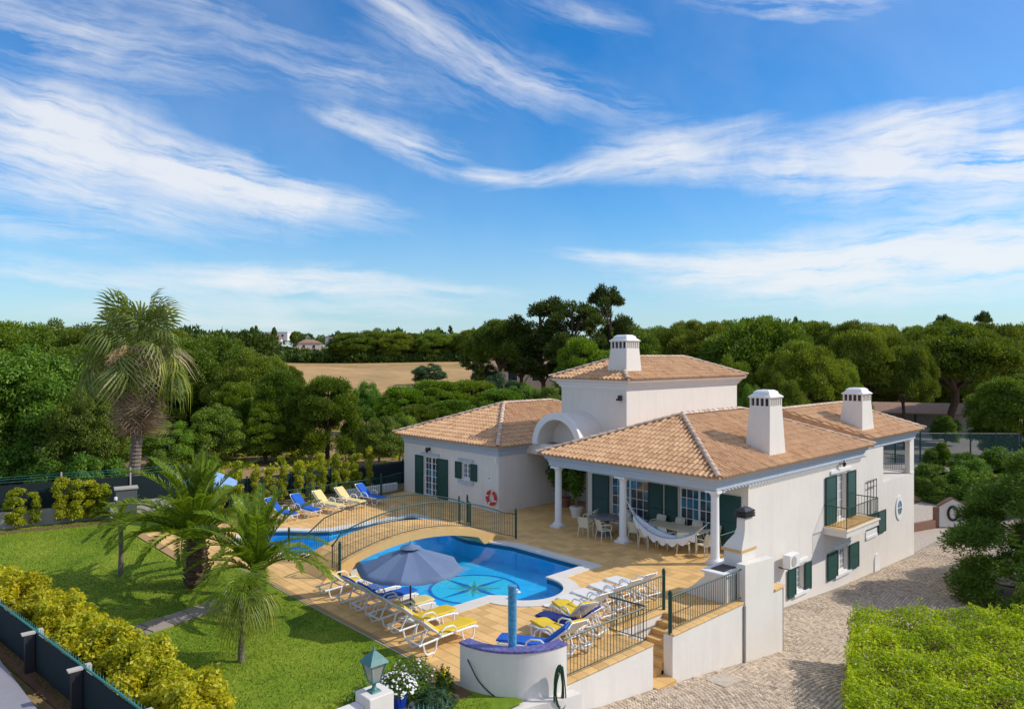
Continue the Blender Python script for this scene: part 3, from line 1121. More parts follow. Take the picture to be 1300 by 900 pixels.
def railing(name, label, path, h=0.95, gap=0.11, posts=(), root=None, loc=None, bottom=0.09, thick=0.022, category='railing', post_h=0.12):
    """path: (x,y,z) floor points; every baluster is a piece of its own"""
    P = [Vector(p) for p in path]
    if root is None:
        root = empty(name, label, category, loc or P[0])
    o = root.location if root.parent is None else Vector((0, 0, 0))
    up = Vector((0, 0, 1))
    MB().tube([p + up * h - o for p in P], thick, 6).build('top_rail', M['green_metal'], root, True)
    MB().tube([p + up * bottom - o for p in P], 0.013, 5).build('bottom_rail', M['green_metal'], root, True)
    L = [0.0]
    for a, b in zip(P, P[1:]):
        L.append(L[-1] + (b - a).length)
    n = max(1, int(L[-1] / gap))
    me = baluster_mesh(h - bottom)
    for i in range(1, n):
        s = L[-1] * i / n
        k = max(j for j in range(len(L)) if L[j] <= s + 1e-9)
        k = min(k, len(P) - 2)
        t = (s - L[k]) / max(1e-9, L[k + 1] - L[k])
        q = P[k].lerp(P[k + 1], t) + up * bottom - o
        b = bpy.data.objects.new('baluster', me)
        COL.objects.link(b)
        b.parent = root
        b.location = q
    for (x, y, z, thickp) in posts:
        q = Vector((x, y, z)) - o
        hh = h + post_h
        MB().lathe([(thickp, 0), (thickp, hh), (thickp * 1.25, hh + 0.005), (thickp * 1.25, hh + 0.03), (thickp * 0.5, hh + 0.04)], 10, q).ball((q.x, q.y, q.z + hh + 0.075), thickp * 0.95, 8, 5).build('post', M['green_metal'], root, True)
    return root


def deck_z(x):
    z = 0.97 * (1 - ((x - 15.2) / 4.3) ** 2)
    if x < 12.15:
        z = min(z, (x - 11.45) / 0.7 * 0.48)
    return max(0.0, z)


def build_bridge():
    br = empty('footbridge', 'arched clay tiled footbridge with green railings across the pool waist', 'footbridge', (15.85, 22.2, 0))
    o = br.location
    xs = np.linspace(11.45, 19.5, 28)
    Y0, Y1 = 21.2, 23.2
    # deck slab, with solid abutments where it meets the ground
    mb = MB()
    rows = []
    for x in xs:
        t = deck_z(x)
        b = max(-0.02, t - 0.27) if 12.6 < x < 18.2 else -0.02
        rows.append([(x - o.x, Y0 - o.y, t), (x - o.x, Y1 - o.y, t), (x - o.x, Y1 - o.y, b), (x - o.x, Y0 - o.y, b)])
    for a, b in zip(rows, rows[1:]):
        mb.add(a + b, [(0, 1, 5, 4), (1, 2, 6, 5), (2, 3, 7, 6), (3, 0, 4, 7)])
    mb.build('deck', M['floor'], br)
    # deck tiles
    t = 0.30
    for i in range(len(xs) - 1):
        a, b = xs[i] + 0.008, xs[i + 1] - 0.008
        za, zb = deck_z(a), deck_z(b)
        for j in range(6):
            y0, y1 = Y0 + 0.1 + j * 0.3 + 0.006, Y0 + 0.1 + (j + 1) * 0.3 - 0.006
            MB().add([(a - o.x, y0 - o.y, za + 0.008), (b - o.x, y0 - o.y, zb + 0.008), (b - o.x, y1 - o.y, zb + 0.008), (a - o.x, y1 - o.y, za + 0.008),
                      (a - o.x, y0 - o.y, za - 0.01), (b - o.x, y0 - o.y, zb - 0.01), (b - o.x, y1 - o.y, zb - 0.01), (a - o.x, y1 - o.y, za - 0.01)],
                     [(0, 1, 2, 3), (0, 4, 5, 1), (1, 5, 6, 2), (2, 6, 7, 3), (3, 7, 4, 0)]).build('deck_tile', M['floor_o'], br)
    near = [(12.05, 21.62, 0), (11.86, 21.45, 0.05), (11.92, 21.30, 0.2)] + [(x, 21.27, deck_z(x)) for x in np.linspace(12.1, 19.3, 26)] + [(19.7, 20.95, 0)]
    railing('bridge_railing', None, near, 0.97, 0.105, [(12.0, 21.15, 0, 0.045), (19.72, 20.92, 0, 0.045)], root=br)
    far = [(11.7, 24.1, 0), (12.0, 23.5, 0)] + [(x, 23.13, deck_z(x)) for x in np.linspace(12.5, 19.2, 24)] + [(19.7, 23.7, 0), (20.1, 24.4, 0)]
    railing('bridge_railing', None, far, 0.97, 0.105, [(11.68, 24.15, 0, 0.04), (20.12, 24.45, 0, 0.04), (19.7, 24.5, 0, 0.04)], root=br)


# ------------------------------------------------------------------ retaining walls, stairs, shower, front wall
def wall_with_cap(name, label, x0, x1, y, thick=0.26, caps=True, cut_left=False):
    w = empty(name, label, 'wall', ((x0 + x1) / 2, y, float(drive_z((x0 + x1) / 2))))
    o = w.location
    mb = MB()
    n = 12
    xs = np.linspace(x0, x1, n)
    vs, fs = [], []
    for x in xs:
        zb = float(drive_z(x)) - 0.25
        for (yy, zz) in ((y, zb), (y, 0.0), (y + thick, 0.0), (y + thick, zb)):
            vs.append((x - o.x, yy - o.y, zz - o.z))
    for i in range(n - 1):
        a, b = 4 * i, 4 * (i + 1)
        fs += [(a + k, b + k, b + (k + 1) % 4, a + (k + 1) % 4) for k in range(4)]
    fs += [(0, 1, 2, 3), (4 * n - 1, 4 * n - 2, 4 * n - 3, 4 * n - 4)]
    mb.add(vs, fs).build('wall_face', M['stucco'], w)
    if caps:
        k = max(1, round((x1 - x0) / 0.365))
        L = (x1 - x0) / k
        for i in range(k):
            MB().box(x0 + i * L + 0.005 - o.x, x0 + (i + 1) * L - 0.005 - o.x, -0.035, thick + 0.05, 0.003 - o.z, 0.05 + random.uniform(-0.002, 0.002) - o.z).build('cap_tile', M['floor_o'], w, bevel=0.008)
    return w


def build_walls():
    w1 = wall_with_cap('terrace_wall', 'low white retaining wall with tiled cap under the railing beside the shower', 11.75, 15.0, 10.87)
    w2 = wall_with_cap('terrace_wall', 'white retaining wall with tiled cap between the stairs and the barbecue pier', 15.85, 19.45, 10.87)
    # tall pier wall hiding the barbecue
    w3 = empty('pier_wall', 'tall white stepped pier wall beside the driveway carrying the barbecue chimney', 'wall', (20.6, 10.95, -2.0))
    o = w3.location
    poly = [(19.5, float(drive_z(19.5)) - 0.2), (21.8, float(drive_z(21.8)) - 0.2), (21.8, -0.02), (21.25, -0.02), (21.25, 1.02), (19.5, 1.12)]
    mb = MB()
    n = len(poly)
    vs = [(x - o.x, 10.84 - o.y, z - o.z) for x, z in poly] + [(x - o.x, 11.12 - o.y, z - o.z) for x, z in poly]
    mb.add(vs, [tuple(range(n)), tuple(range(2 * n - 1, n - 1, -1))] + [(i, n + i, n + (i + 1) % n, (i + 1) % n) for i in range(n)])
    mb.build('wall_face', M['stucco'], w3)
    for i in range(2):
        MB().box(21.26 + i * 0.3 - o.x, 21.55 + i * 0.3 - o.x, 10.79 - o.y, 11.16 - o.y, -0.017 - o.z, 0.035 - o.z).build('cap_tile', M['floor_o'], w3)
    MB().tube([(19.46 - o.x, 10.83 - o.y, -0.05 - o.z), (19.46 - o.x, 10.83 - o.y, float(drive_z(19.5)) - o.z)], 0.035, 8).build('downpipe', M['dull_wall'], w3)
    # white walls of the stair well
    w4 = empty('stairwell_wall', 'white wall of the stair pit below the railing corner', 'wall', (16, 12.1, -1.2))
    o = w4.location
    MB().box(14.98 - o.x, 17.1 - o.x, 12.06 - o.y, 12.3 - o.y, -1.35 - o.z, -0.016 - o.z).build('wall_face', M['stucco'], w4)
    MB().box(14.72 - o.x, 14.98 - o.x, 11.14 - o.y, 12.3 - o.y, -1.35 - o.z, -0.016 - o.z).build('return_face', M['stucco'], w4)
    MB().box(15.86 - o.x, 17.1 - o.x, 11.13 - o.y, 11.16 - o.y, -1.35 - o.z, -0.02 - o.z).build('inner_face', M['stucco'], w4)
    MB().box(17.1 - o.x, 17.25 - o.x, 11.16 - o.y, 12.06 - o.y, -1.35 - o.z, -0.02 - o.z).build('end_face', M['floor'], w4)
    for i in range(6):
        MB().box(15.0 + i * 0.35 - o.x, 15.34 + i * 0.35 - o.x, 12.02 - o.y, 12.32 - o.y, 0.002 - o.z, 0.03 - o.z).build('cap_tile', M['floor_o'], w4)
    # stairs: treads fall towards the opening in the front wall
    st = empty('stairs', 'clay tiled stairs falling through the gap in the white terrace wall', 'stairs', (16, 11.5, -1.2))
    o = st.location
    nst = 7
    for i in range(nst):
        x1 = 17.1 - i * 0.265
        z = -0.155 * (i + 1)
        x0 = x1 - 0.265 if i < nst - 1 else 15.0
        MB().box(x0 - o.x, x1 - o.x, 11.17 - o.y, 12.05 - o.y, z - 0.2 - o.z, z - o.z).build('step', M['floor'], st)
        k = 3
        for j in range(k):
            MB().box(x0 - 0.015 - o.x, x1 - 0.01 - o.x, 11.175 + j * 0.29 - o.y, 11.455 + j * 0.29 - o.y, z + 0.002 - o.z, z + 0.02 - o.z).build('tread_tile', M['floor_o'], st)
    MB().box(15.01 - o.x, 15.84 - o.x, 10.75 - o.y, 11.17 - o.y, -1.45 - o.z, -1.09 - o.z).build('bottom_step', M['floor'], st)
    for j in range(2):
        MB().box(15.02 + j * 0.41 - o.x, 15.42 + j * 0.41 - o.x, 10.73 - o.y, 11.16 - o.y, -1.088 - o.z, -1.07 - o.z).build('tread_tile', M['floor_o'], st)
    # railings of the terrace edge
    railing('terrace_railing', 'green railing on the tiled wall between shower and stairs, cornering back', [(11.8, 10.98, 0.05), (14.88, 10.98, 0.05), (14.82, 12.15, 0.03)], 0.92, 0.115, [])
    railing('terrace_railing', 'green railing along the stairwell ending in a thick ball topped post', [(14.85, 12.18, 0.03), (17.3, 12.18, 0.03)], 0.95, 0.115, [(17.32, 12.18, 0, 0.05)])
    railing('terrace_railing', 'green railing from the gate post by the stairs to the white pier', [(15.92, 10.98, 0.05), (19.5, 10.98, 0.05)], 0.92, 0.115, [(15.9, 10.98, 0.0, 0.055)])
    # corner shower: curved white wall, mosaic rim, mosaic shower column
    sh = empty('shower_wall', 'curved white shower wall with blue violet mosaic rim at the terrace corner', 'shower wall', (11.7, 12.45, 0))
    o = sh.location
    mb = MB()
    ao, ai = arc(0, 0, 1.62, 178, 272, 24), arc(0, 0, 1.36, 178, 272, 24)
    n = 25
    vs = []
    for k in range(n):
        vs += [(*ao[k], -1.0), (*ao[k], 0.90), (*ai[k], 0.90), (*ai[k], -0.1)]
    fs = []
    for k in range(n - 1):
        a, b = 4 * k, 4 * k + 4
        fs += [(a, b, b + 1, a + 1), (a + 1, b + 1, b + 2, a + 2), (a + 2, b + 2, b + 3, a + 3)]
    fs += [(0, 1, 2, 3), (4 * n - 1, 4 * n - 2, 4 * n - 3, 4 * n - 4)]
    mb.add(vs, fs).build('wall_face', M['stucco'], sh, True)
    mb = MB()
    ao, ai = arc(0, 0, 1.635, 177.6, 272.4, 24), arc(0, 0, 1.33, 177.6, 272.4, 24)
    vs = []
    for k in range(n):
        vs += [(*ao[k], 0.90), (*ao[k], 0.95), (*ai[k], 0.95), (*ai[k], 0.90)]
    fs = []
    for k in range(n - 1):
        a, b = 4 * k, 4 * k + 4
        fs += [(a + j, b + j, b + (j + 1) % 4, a + (j + 1) % 4) for j in range(4)]
    fs += [(0, 1, 2, 3), (4 * n - 1, 4 * n - 2, 4 * n - 3, 4 * n - 4)]
    mb.add(vs, fs).build('mosaic_rim', M['mosaic'], sh)
    col = empty('shower_column', 'round blue mosaic shower column rising behind the curved white wall', 'shower column', (10.78, 11.55, 0))
    MB().lathe([(0.095, 0.0), (0.095, 2.22), (0.1, 2.23), (0.1, 2.26), (0.08, 2.27)], 16).build('shaft', M['mosaic_post'], col, True)
    MB().tube([(0.08, 0.04, 2.05), (0.25, 0.12, 2.1), (0.34, 0.17, 2.04)], 0.015, 6).lathe([(0.02, 0.03), (0.06, 0.0)], 10, (0.34, 0.17, 2.0)).build('shower_head', M['white_plastic'], col, True)
    # coiled garden hose hanging on the wall
    hs = empty('garden_hose', 'coiled dark green hose hanging on the curved shower wall', 'hose', (11.35, 10.72, 0.2))
    mb = MB()
    for k in range(7):
        rx, rz = 0.17 + random.uniform(-0.03, 0.035), 0.42 + random.uniform(-0.05, 0.07)
        dx, dz = random.uniform(-0.02, 0.02), random.uniform(-0.05, 0.02) - (rz - 0.42)
        pts = [(dx + rx * math.sin(2 * PI * i / 24) * (0.75 + 0.25 * math.cos(2 * PI * i / 24 + 2.6)), -0.03 - 0.012 * k + 0.02 * math.sin(k * 2 + i * 0.5), dz + rz * math.cos(2 * PI * i / 24)) for i in range(25)]
        mb.tube(pts, 0.014, 6, False)
    mb.tube([(-0.05, -0.08, -0.45), (0.0, -0.1, -0.62), (-0.08, -0.12, -0.85), (-0.1, -0.15, -1.1)], 0.014, 6)
    mb.build('coil', M['hose'], hs, True)
    MB().box(-0.06, 0.06, -0.1, 0.0, 0.30, 0.36).build('hook', M['dark_metal'], hs)
    cb = MB()
    pts = catmull([(10.09, 12.25, 0.62), (10.05, 12.1, 0.55), (10.12, 11.9, 0.25), (10.28, 11.65, 0.0), (10.5, 11.38, -0.15), (10.85, 11.05, -0.13), (11.15, 10.85, -0.12), (11.3, 10.72, -0.3), (11.35, 10.66, -0.6)], 5)
    cb.tube(pts, 0.014, 6)
    tag(cb.build('cable', M['black'], smooth=True), 'black cable hanging down the curved white shower wall', 'cable')
    # low kerb wall below the shower
    lw = MB()
    top = catmull([(11.9, 10.52), (11.3, 10.62), (10.75, 10.82), (10.2, 10.86), (9.7, 10.66), (9.0, 10.2)], 5)
    for a, b in zip(top, top[1:]):
        lw.add([(a.x, a.y, -0.1), (b.x, b.y, -0.1), (b.x, b.y + 0.28, -0.1), (a.x, a.y + 0.28, -0.1), (a.x, a.y, -1.2), (b.x, b.y, -1.2), (b.x, b.y + 0.28, -1.2), (a.x, a.y + 0.28, -1.2)],
               [(0, 1, 2, 3), (0, 4, 5, 1), (2, 6, 7, 3)])
    tag(lw.build('kerb_wall', M['stucco'], smooth=False), 'low white kerb wall curving round the foot of the shower wall', 'wall')
    # garden front wall and lantern pillar
    fw = MB().box(3.9, 7.2, 11.78, 12.08, -1.2, 0.72)
    tag(fw.build('front_wall', M['stucco'], bevel=0.02), 'white front garden wall running up to the lantern pillar', 'wall')
    pl = MB().box(7.2, 7.74, 11.6, 12.12, -1.2, 0.9)
    tag(pl.build('gate_pillar', M['stucco'], bevel=0.02), 'square white gate pillar carrying the verdigris lantern', 'pillar')
    ln = empty('lantern', 'verdigris four sided lantern standing on the white gate pillar', 'lantern', (7.46, 11.86, 0.9))
    Mz = R(0)
    MB().frustum(-0.11, 0.11, -0.11, 0.11, 0.0, -0.09, 0.09, -0.09, 0.09, 0.03).lathe([(0.075, 0.03), (0.04, 0.08), (0.035, 0.16), (0.06, 0.2)], 10).build('foot', M['lantern'], ln)
    b, t = 0.085, 0.165
    MB().frustum(-b, b, -b, b, 0.2, -t + 0.01, t - 0.01, -t + 0.01, t - 0.01, 0.55).build('glazing', M['lamp_glass'], ln)
    fr = MB()
    for (i, j) in ((-1, -1), (1, -1), (1, 1), (-1, 1)):
        fr.bar((i * b, j * b, 0.2), (i * t, j * t, 0.55), 0.018)
    for (i, j) in (((-1, -1), (1, -1)), ((1, -1), (1, 1)), ((1, 1), (-1, 1)), ((-1, 1), (-1, -1))):
        fr.bar((i[0] * b, i[1] * b, 0.2), (j[0] * b, j[1] * b, 0.2), 0.02)
        fr.bar((i[0] * t, i[1] * t, 0.55), (j[0] * t, j[1] * t, 0.55), 0.022)
    fr.build('cage', M['lantern'], ln)
    MB().frustum(-0.21, 0.21, -0.21, 0.21, 0.56, -0.13, 0.13, -0.13, 0.13, 0.66).frustum(-0.135, 0.135, -0.135, 0.135, 0.66, -0.03, 0.03, -0.03, 0.03, 0.77).frustum(-0.03, 0.03, -0.03, 0.03, 0.77, -0.008, 0.008, -0.008, 0.008, 0.85).build('lid', M['lantern'], ln)
    # spiked iron gate beside the pillar
    g = empty('iron_gate', 'low green iron gate with spear tips beside the white pillar', 'gate', (7.8, 11.8, -1.30))
    for k in range(12):
        x = 0.05 + k * 0.12
        zt = 1.45 + 0.1 * math.sin(k * 0.5)
        MB().tube([(x, 0, 0.1), (x, 0, zt), (x, 0, zt + 0.02), (x, 0, zt + 0.16)], [0.011, 0.011, 0.024, 0.002], 6).build('bar', M['lantern'], g)
    MB().bar((0, 0, 0.2), (1.4, 0, 0.2), 0.03).bar((0, 0, 1.3), (1.4, 0, 1.36), 0.03).build('rail', M['lantern'], g)
    # garden fence by the street: screen cloth on wire with capped pillars
    fe = empty('street_fence', 'dark green screened wire fence along the golden hedge by the street', 'fence', (3.3, 17.4, 0.45))
    o = fe.location

    def fx(y):
        return 2.88 + (21.6 - y) * 0.1136
    mb = MB()
    for (a, b) in ((26.5, 20.0), (20.0, 16.6), (16.6, 12.2)):
        mb.box(0, 1, -0.012, 0.012, 0.3 - o.z, 1.13 - o.z, Matrix.Translation((fx(a) - o.x, a - o.y, 0)) @ Matrix.Rotation(math.atan2(b - a, fx(b) - fx(a)), 4, 'Z') @ Matrix.Diagonal((math.hypot(b - a, fx(b) - fx(a)), 1, 1, 1)))
    mb.build('screen_cloth', M['screen'], fe)
    MB().tube([(fx(26.5) + 0.02 - o.x, 26.5 - o.y, 1.17 - o.z), (fx(12.2) + 0.02 - o.x, 12.2 - o.y, 1.17 - o.z)], 0.022, 6).build('top_wire', M['wire'], fe)
    tip = MB().tube([(0, 0, 0), (0, 0, 0.11)], 0.006, 4).mesh('wire_tip', M['wire'])
    y = 25.0
    while y > 12.4:
        t_ = bpy.data.objects.new('wire_tip', tip)
        COL.objects.link(t_)
        t_.parent = fe
        t_.location = (fx(y) + 0.03 - o.x, y - o.y, 1.16 - o.z)
        y -= 0.14
    for y in (25.6, 22.2, 18.95, 16.15, 13.35):
        x = fx(y)
        MB().box(x - 0.2 - o.x, x - 0.02 - o.x, y - 0.08 - o.y, y + 0.08 - o.y, 0.3 - o.z, 1.14 - o.z).build('pillar', M['dark_metal'], fe)  # dark colour stands in for shade on the pillar's street side
        MB().box(x - 0.26 - o.x, x + 0.0 - o.x, y - 0.085 - o.y, y + 0.085 - o.y, 1.143 - o.z, 1.175 - o.z).box(x + 0.05 - o.x, x + 0.15 - o.x, y - 0.08 - o.y, y + 0.08 - o.y, 0.3 - o.z, 1.2 - o.z).build('pillar_cap', M['concrete'], fe)
    # rear boundary: low rendered wall with green screen above
    bf = empty('boundary_fence', 'low pale wall with dark green screen fence behind the lawn', 'fence', (4.9, 36.9, 0))
    o = bf.location
    a, b = Vector((-6.0, 39.7, 0)), Vector((12.4, 35.6, 0))
    L = (b - a).length
    Mx = Matrix.Translation(a - o) @ Matrix.Rotation(math.atan2(b.y - a.y, b.x - a.x), 4, 'Z')
    MB().box(0, L, -0.1, 0.1, -0.3, 0.62, Mx).build('wall_base', M['concrete'], bf)
    MB().box(0, L, -0.015, 0.015, 0.625, 1.75, Mx).build('screen_cloth', M['screen'], bf)
    for i in range(8):
        MB().box(i * L / 7 - 0.03, i * L / 7 + 0.03, -0.06, 0.06, 0.62, 2.15, Mx).build('post', M['concrete'], bf)
    w_ = MB()
    for z in (1.88, 2.0, 2.1):
        w_.tube([Mx @ Vector((0, 0.0, z)), Mx @ Vector((L, 0.0, z))], 0.008, 4)
    w_.build('wire', M['wire'], bf)
    # screen fence behind the pool garden
    b2 = empty('boundary_fence', 'dark screen fence behind the yellow columnar bushes beyond the pool', 'fence', (17, 34.4, 0))
    o = b2.location
    a, b = Vector((12.4, 34.9, 0)), Vector((26, 34.6, 0))
    L = (b - a).length
    Mx = Matrix.Translation(a - o) @ Matrix.Rotation(math.atan2(b.y - a.y, b.x - a.x), 4, 'Z')
    MB().box(0, L, -0.015, 0.015, -0.2, 1.25, Mx).build('screen_cloth', M['screen'], b2)
    for i in range(7):
        MB().box(i * L / 6 - 0.03, i * L / 6 + 0.03, -0.05, 0.05, -0.2, 1.35, Mx).build('post', M['green_metal'], b2)
    # railing behind the loungers and its white kerb
    railing('pool_railing', 'long green railing behind the far row of sun loungers', [(12.6, 31.85, 0), (20.45, 31.85, 0), (22.2, 32.55, 0)], 0.98, 0.125, [(12.6, 31.85, 0, 0.03), (16.5, 31.85, 0, 0.025), (20.45, 31.85, 0, 0.05)])
    tag(MB().box(19.0, 22.25, 33.0, 33.2, -0.2, 0.35).build('kerb_wall', M['trim']), 'low white kerb wall behind the railing beside the villa corner', 'wall')
    # netting cabinet at the lawn's edge
    bx = empty('garden_cabinet', 'dark outdoor cabinet with pale flat top and two white lamps behind the lawn', 'cabinet', (9.35, 35.3, 0), R(-12))
    MB().box(-0.42, 0.42, -0.3, 0.3, 0, 1.36).build('body', M['stone_dark'], bx, bevel=0.02)
    MB().box(-0.47, 0.47, -0.35, 0.35, 1.363, 1.42).build('top', M['dull_wall'], bx)
    for z in (0.25, 0.95):
        MB().lathe([(0.07, 0), (0.07, 0.12), (0.05, 0.14)], 10, (-0.42, -0.4, z)).build('lamp', M['white_plastic'], bx)


# ------------------------------------------------------------------ villa
VO = Vector((30.0, 19.0, 0.0))
SLOPE = 0.377
TILE_ONE = None


def vb(mb, name, mats, parent, smooth=False, bevel=0.0, label=None):
    """villa part: written in world coordinates, stored in the villa's space"""
    mb.v = [(x - VO.x, y - VO.y, z - VO.z) for x, y, z in mb.v]
    o = mb.build(name, mats, parent, smooth, bevel=bevel)
    if label:
        o['label'] = label
    return o


def tile_cross(seg=4, r=0.078, flat=0.95):
    return [(r * math.cos(PI - PI * i / seg), r * flat * math.sin(PI * i / seg)) for i in range(seg + 1)]


def cover_tile_verts():
    """one barrel tile along +y (up the slope), lower end lifted"""
    lo = [(u, -0.03, n + 0.014) for u, n in tile_cross(r=0.086)]
    hi = [(u, 0.41, n - 0.004) for u, n in tile_cross(r=0.070)]
    lip = [(u * 0.78, -0.03, max(0.0, (n + 0.014) * 0.78 - 0.01)) for u, n in tile_cross(r=0.086)]
    vs = lo + hi + lip
    fs = [(i, i + 1, 6 + i, 5 + i) for i in range(4)] + [(i + 1, i, 10 + i, 11 + i) for i in range(4)]
    return vs, fs


def hip_roof(villa, x0, x1, y0, y1, ze, slope, singles=0, back=True, cut=None):
    """cut: plan sum x + y below which the roof stops against the neighbouring hip"""
    hw = (y1 - y0) / 2
    yr = y0 + hw
    zr = ze + hw * slope
    xa, xb = x0 + hw, x1 - hw
    A, B, C, D = (x0, y0, ze), (x1, y0, ze), (x1, y1, ze), (x0, y1, ze)
    E, F = (xa, yr, zr), (xb, yr, zr)
    mb = MB()
    e = 0.05
    if cut:
        A2, E2 = (cut - y0, y0, ze), (cut - yr, yr, zr)
        D2 = (cut - yr, y1, ze)
        mb.add([A2, B, C, D2, E2, F], [(0, 1, 5, 4), (1, 2, 5), (2, 3, 4, 5)])
        mb.add([A2, E2, (E2[0], E2[1], 3.2), (A2[0], A2[1], 3.0)], [(0, 1, 2, 3)])
        mb.add([E2, D2, (D2[0], D2[1], 2.8), (E2[0], E2[1], 2.8)], [(0, 1, 2, 3)])
        mb.add([A2, B, C, D2] + [(p[0], p[1], ze - e) for p in (A2, B, C, D2)], [(0, 4, 5, 1), (1, 5, 6, 2), (2, 6, 7, 3), (7, 6, 5, 4)])
    else:
        mb.add([A, B, C, D, E, F], [(0, 1, 5, 4), (1, 2, 5), (2, 3, 4, 5), (3, 0, 4)])
        mb.add([(x0, y0, ze), (x1, y0, ze), (x1, y1, ze), (x0, y1, ze), (x0, y0, ze - e), (x1, y0, ze - e), (x1, y1, ze - e), (x0, y1, ze - e)],
           [(0, 4, 5, 1), (1, 5, 6, 2), (2, 6, 7, 3), (3, 7, 4, 0), (7, 6, 5, 4)])
    roof = vb(mb, 'roof', M['tile'], villa)
    ca = math.atan(slope)
    cs, sn = math.cos(ca), math.sin(ca)
    vs0, fs0 = cover_tile_verts()
    vs0 = np.array(vs0)
    fs0 = np.array(fs0)
    planes = [(A, (1, 0, 0), (0, 1), x1 - x0), (D, (0, -1, 0), (1, 0), y1 - y0)]
    if back:
        planes += [(B, (0, 1, 0), (-1, 0), y1 - y0), (C, (-1, 0, 0), (0, -1), x1 - x0)]
    recs = []
    pitch, course = 0.225, 0.38
    for pi, (o, u, inward, L) in enumerate(planes):
        u = Vector(u)
        v = Vector((inward[0] * cs, inward[1] * cs, sn))
        n = u.cross(v)
        V = hw / cs
        nr = int(V / course) + 1
        nu = int(L / pitch)
        off = (L - nu * pitch) / 2
        for j in range(nr):
            vv = j * course - 0.03
            plan = (vv + 0.2) * cs
            for i in range(nu + 1):
                uu = off + i * pitch + random.uniform(-0.006, 0.006)
                if uu < plan or uu > L - plan or vv + 0.2 > V:
                    continue
                p = Vector(o) + u * uu + v * (vv + random.uniform(-0.008, 0.008)) + n * 0.004
                if cut and (p.x + p.y < cut or (p.y > yr and p.x < cut - yr)):
                    continue
                recs.append((p, u, v, n))
    recs.sort(key=lambda r: r[0].x * CT + r[0].y * ST)
    global TILE_ONE
    if singles:
        if TILE_ONE is None:
            TILE_ONE = np_mesh('roof_tile', vs0, fs0, M['tile_o'])
        for (p, u, v, n) in recs[:singles]:
            o = bpy.data.objects.new('roof_tile', TILE_ONE)
            COL.objects.link(o)
            o.parent = roof
            q = p - VO
            o.matrix_local = Matrix(((u.x, v.x, n.x, q.x), (u.y, v.y, n.y, q.y), (u.z, v.z, n.z, q.z), (0, 0, 0, 1)))
    rest = recs[singles:]
    P = np.array([r[0] - VO for r in rest])
    U = np.array([r[1] for r in rest])
    W = np.array([r[2] for r in rest])
    N = np.array([r[3] for r in rest])
    VV = P[:, None, :] + vs0[None, :, 0:1] * U[:, None, :] + vs0[None, :, 1:2] * W[:, None, :] + vs0[None, :, 2:3] * N[:, None, :]
    k = len(vs0)
    Q = (np.arange(len(rest)) * k)[:, None, None] + fs0[None]
    T = np.repeat(np.clip(RNG.normal(0.5, 0.24, len(rest)), 0, 1), len(fs0))
    o = link('roof_tile', np_mesh('roof_tile_field', VV.reshape(-1, 3), Q.reshape(-1, 4), M['tile'], T), roof)
    o['kind'] = 'stuff'
    # ridge and hip tiles
    prof = tile_cross(6, 0.105, 0.8)
    L = 0.40
    one = np_mesh('ridge_tile', np.array([(u, -0.02, n + 0.02) for u, n in prof] + [(u * 0.9, L + 0.03, n * 0.9) for u, n in prof] + [(u * 0.8, -0.02, n * 0.8) for u, n in prof]),
                  np.array([(i, i + 1, 8 + i, 7 + i) for i in range(6)] + [(i + 1, i, 14 + i, 15 + i) for i in range(6)]), M['ridge'])
    for (a, b) in ((A, E), (B, F), (C, F), (D, E), (E, F)):
        a, b = Vector(a), Vector(b)
        t = (b - a).normalized()
        up = Vector((0, 0, 1))
        s = t.cross(up).normalized()
        n = s.cross(t)
        k = max(1, int((b - a).length / L))
        st = (b - a).length / k
        for i in range(k):
            q = a + t * (i * st) + n * 0.045 - VO
            if cut and q.x + q.y + VO.x + VO.y < cut - 0.2 or cut and q.x + VO.x < cut - yr - 0.2:
                continue
            o = bpy.data.objects.new('ridge_tile', one)
            COL.objects.link(o)
            o.parent = roof
            o.matrix_local = Matrix(((s.x, t.x, n.x, q.x), (s.y, t.y, n.y, q.y), (s.z, t.z, n.z, q.z), (0, 0, 0, 1)))
    return roof


def cornice(villa, x0, x1, y0, y1, prof, m, name='cornice'):
    mb = MB()
    n = len(prof)
    vs = []
    for (d, z) in prof:
        vs += [(x0 - d, y0 - d, z), (x1 + d, y0 - d, z), (x1 + d, y1 + d, z), (x0 - d, y1 + d, z)]
    fs = []
    for j in range(n - 1):
        a, b = 4 * j, 4 * j + 4
        fs += [(a + k, a + (k + 1) % 4, b + (k + 1) % 4, b + k) for k in range(4)]
    mb.add(vs, fs)
    return vb(mb, name, m, villa)


def panel(mb, axis, plane, inward, A0, A1, Z0, Z1, holes, depth=0.14):
    """wall face with openings and their reveals; axis 'y': the plane y = plane seen along x"""
    cu = sorted({A0, A1} | {min(max(h[i], A0), A1) for h in holes for i in (0, 1)})
    cz = sorted({Z0, Z1} | {min(max(h[i], Z0), Z1) for h in holes for i in (2, 3)})

    def pt(a, z, d=0.0):
        return (a, plane + inward * d, z) if axis == 'y' else (plane + inward * d, a, z)
    for a, b in zip(cu, cu[1:]):
        for c, d in zip(cz, cz[1:]):
            m = ((a + b) / 2, (c + d) / 2)
            if any(h[0] < m[0] < h[1] and h[2] < m[1] < h[3] for h in holes):
                continue
            mb.add([pt(a, c), pt(b, c), pt(b, d), pt(a, d)], [(0, 1, 2, 3)])
    for h in holes:
        a, b, c, d = h
        mb.add([pt(a, c), pt(b, c), pt(b, d), pt(a, d), pt(a, c, depth), pt(b, c, depth), pt(b, d, depth), pt(a, d, depth)],
               [(0, 1, 5, 4), (1, 2, 6, 5), (2, 3, 7, 6), (3, 0, 4, 7)])


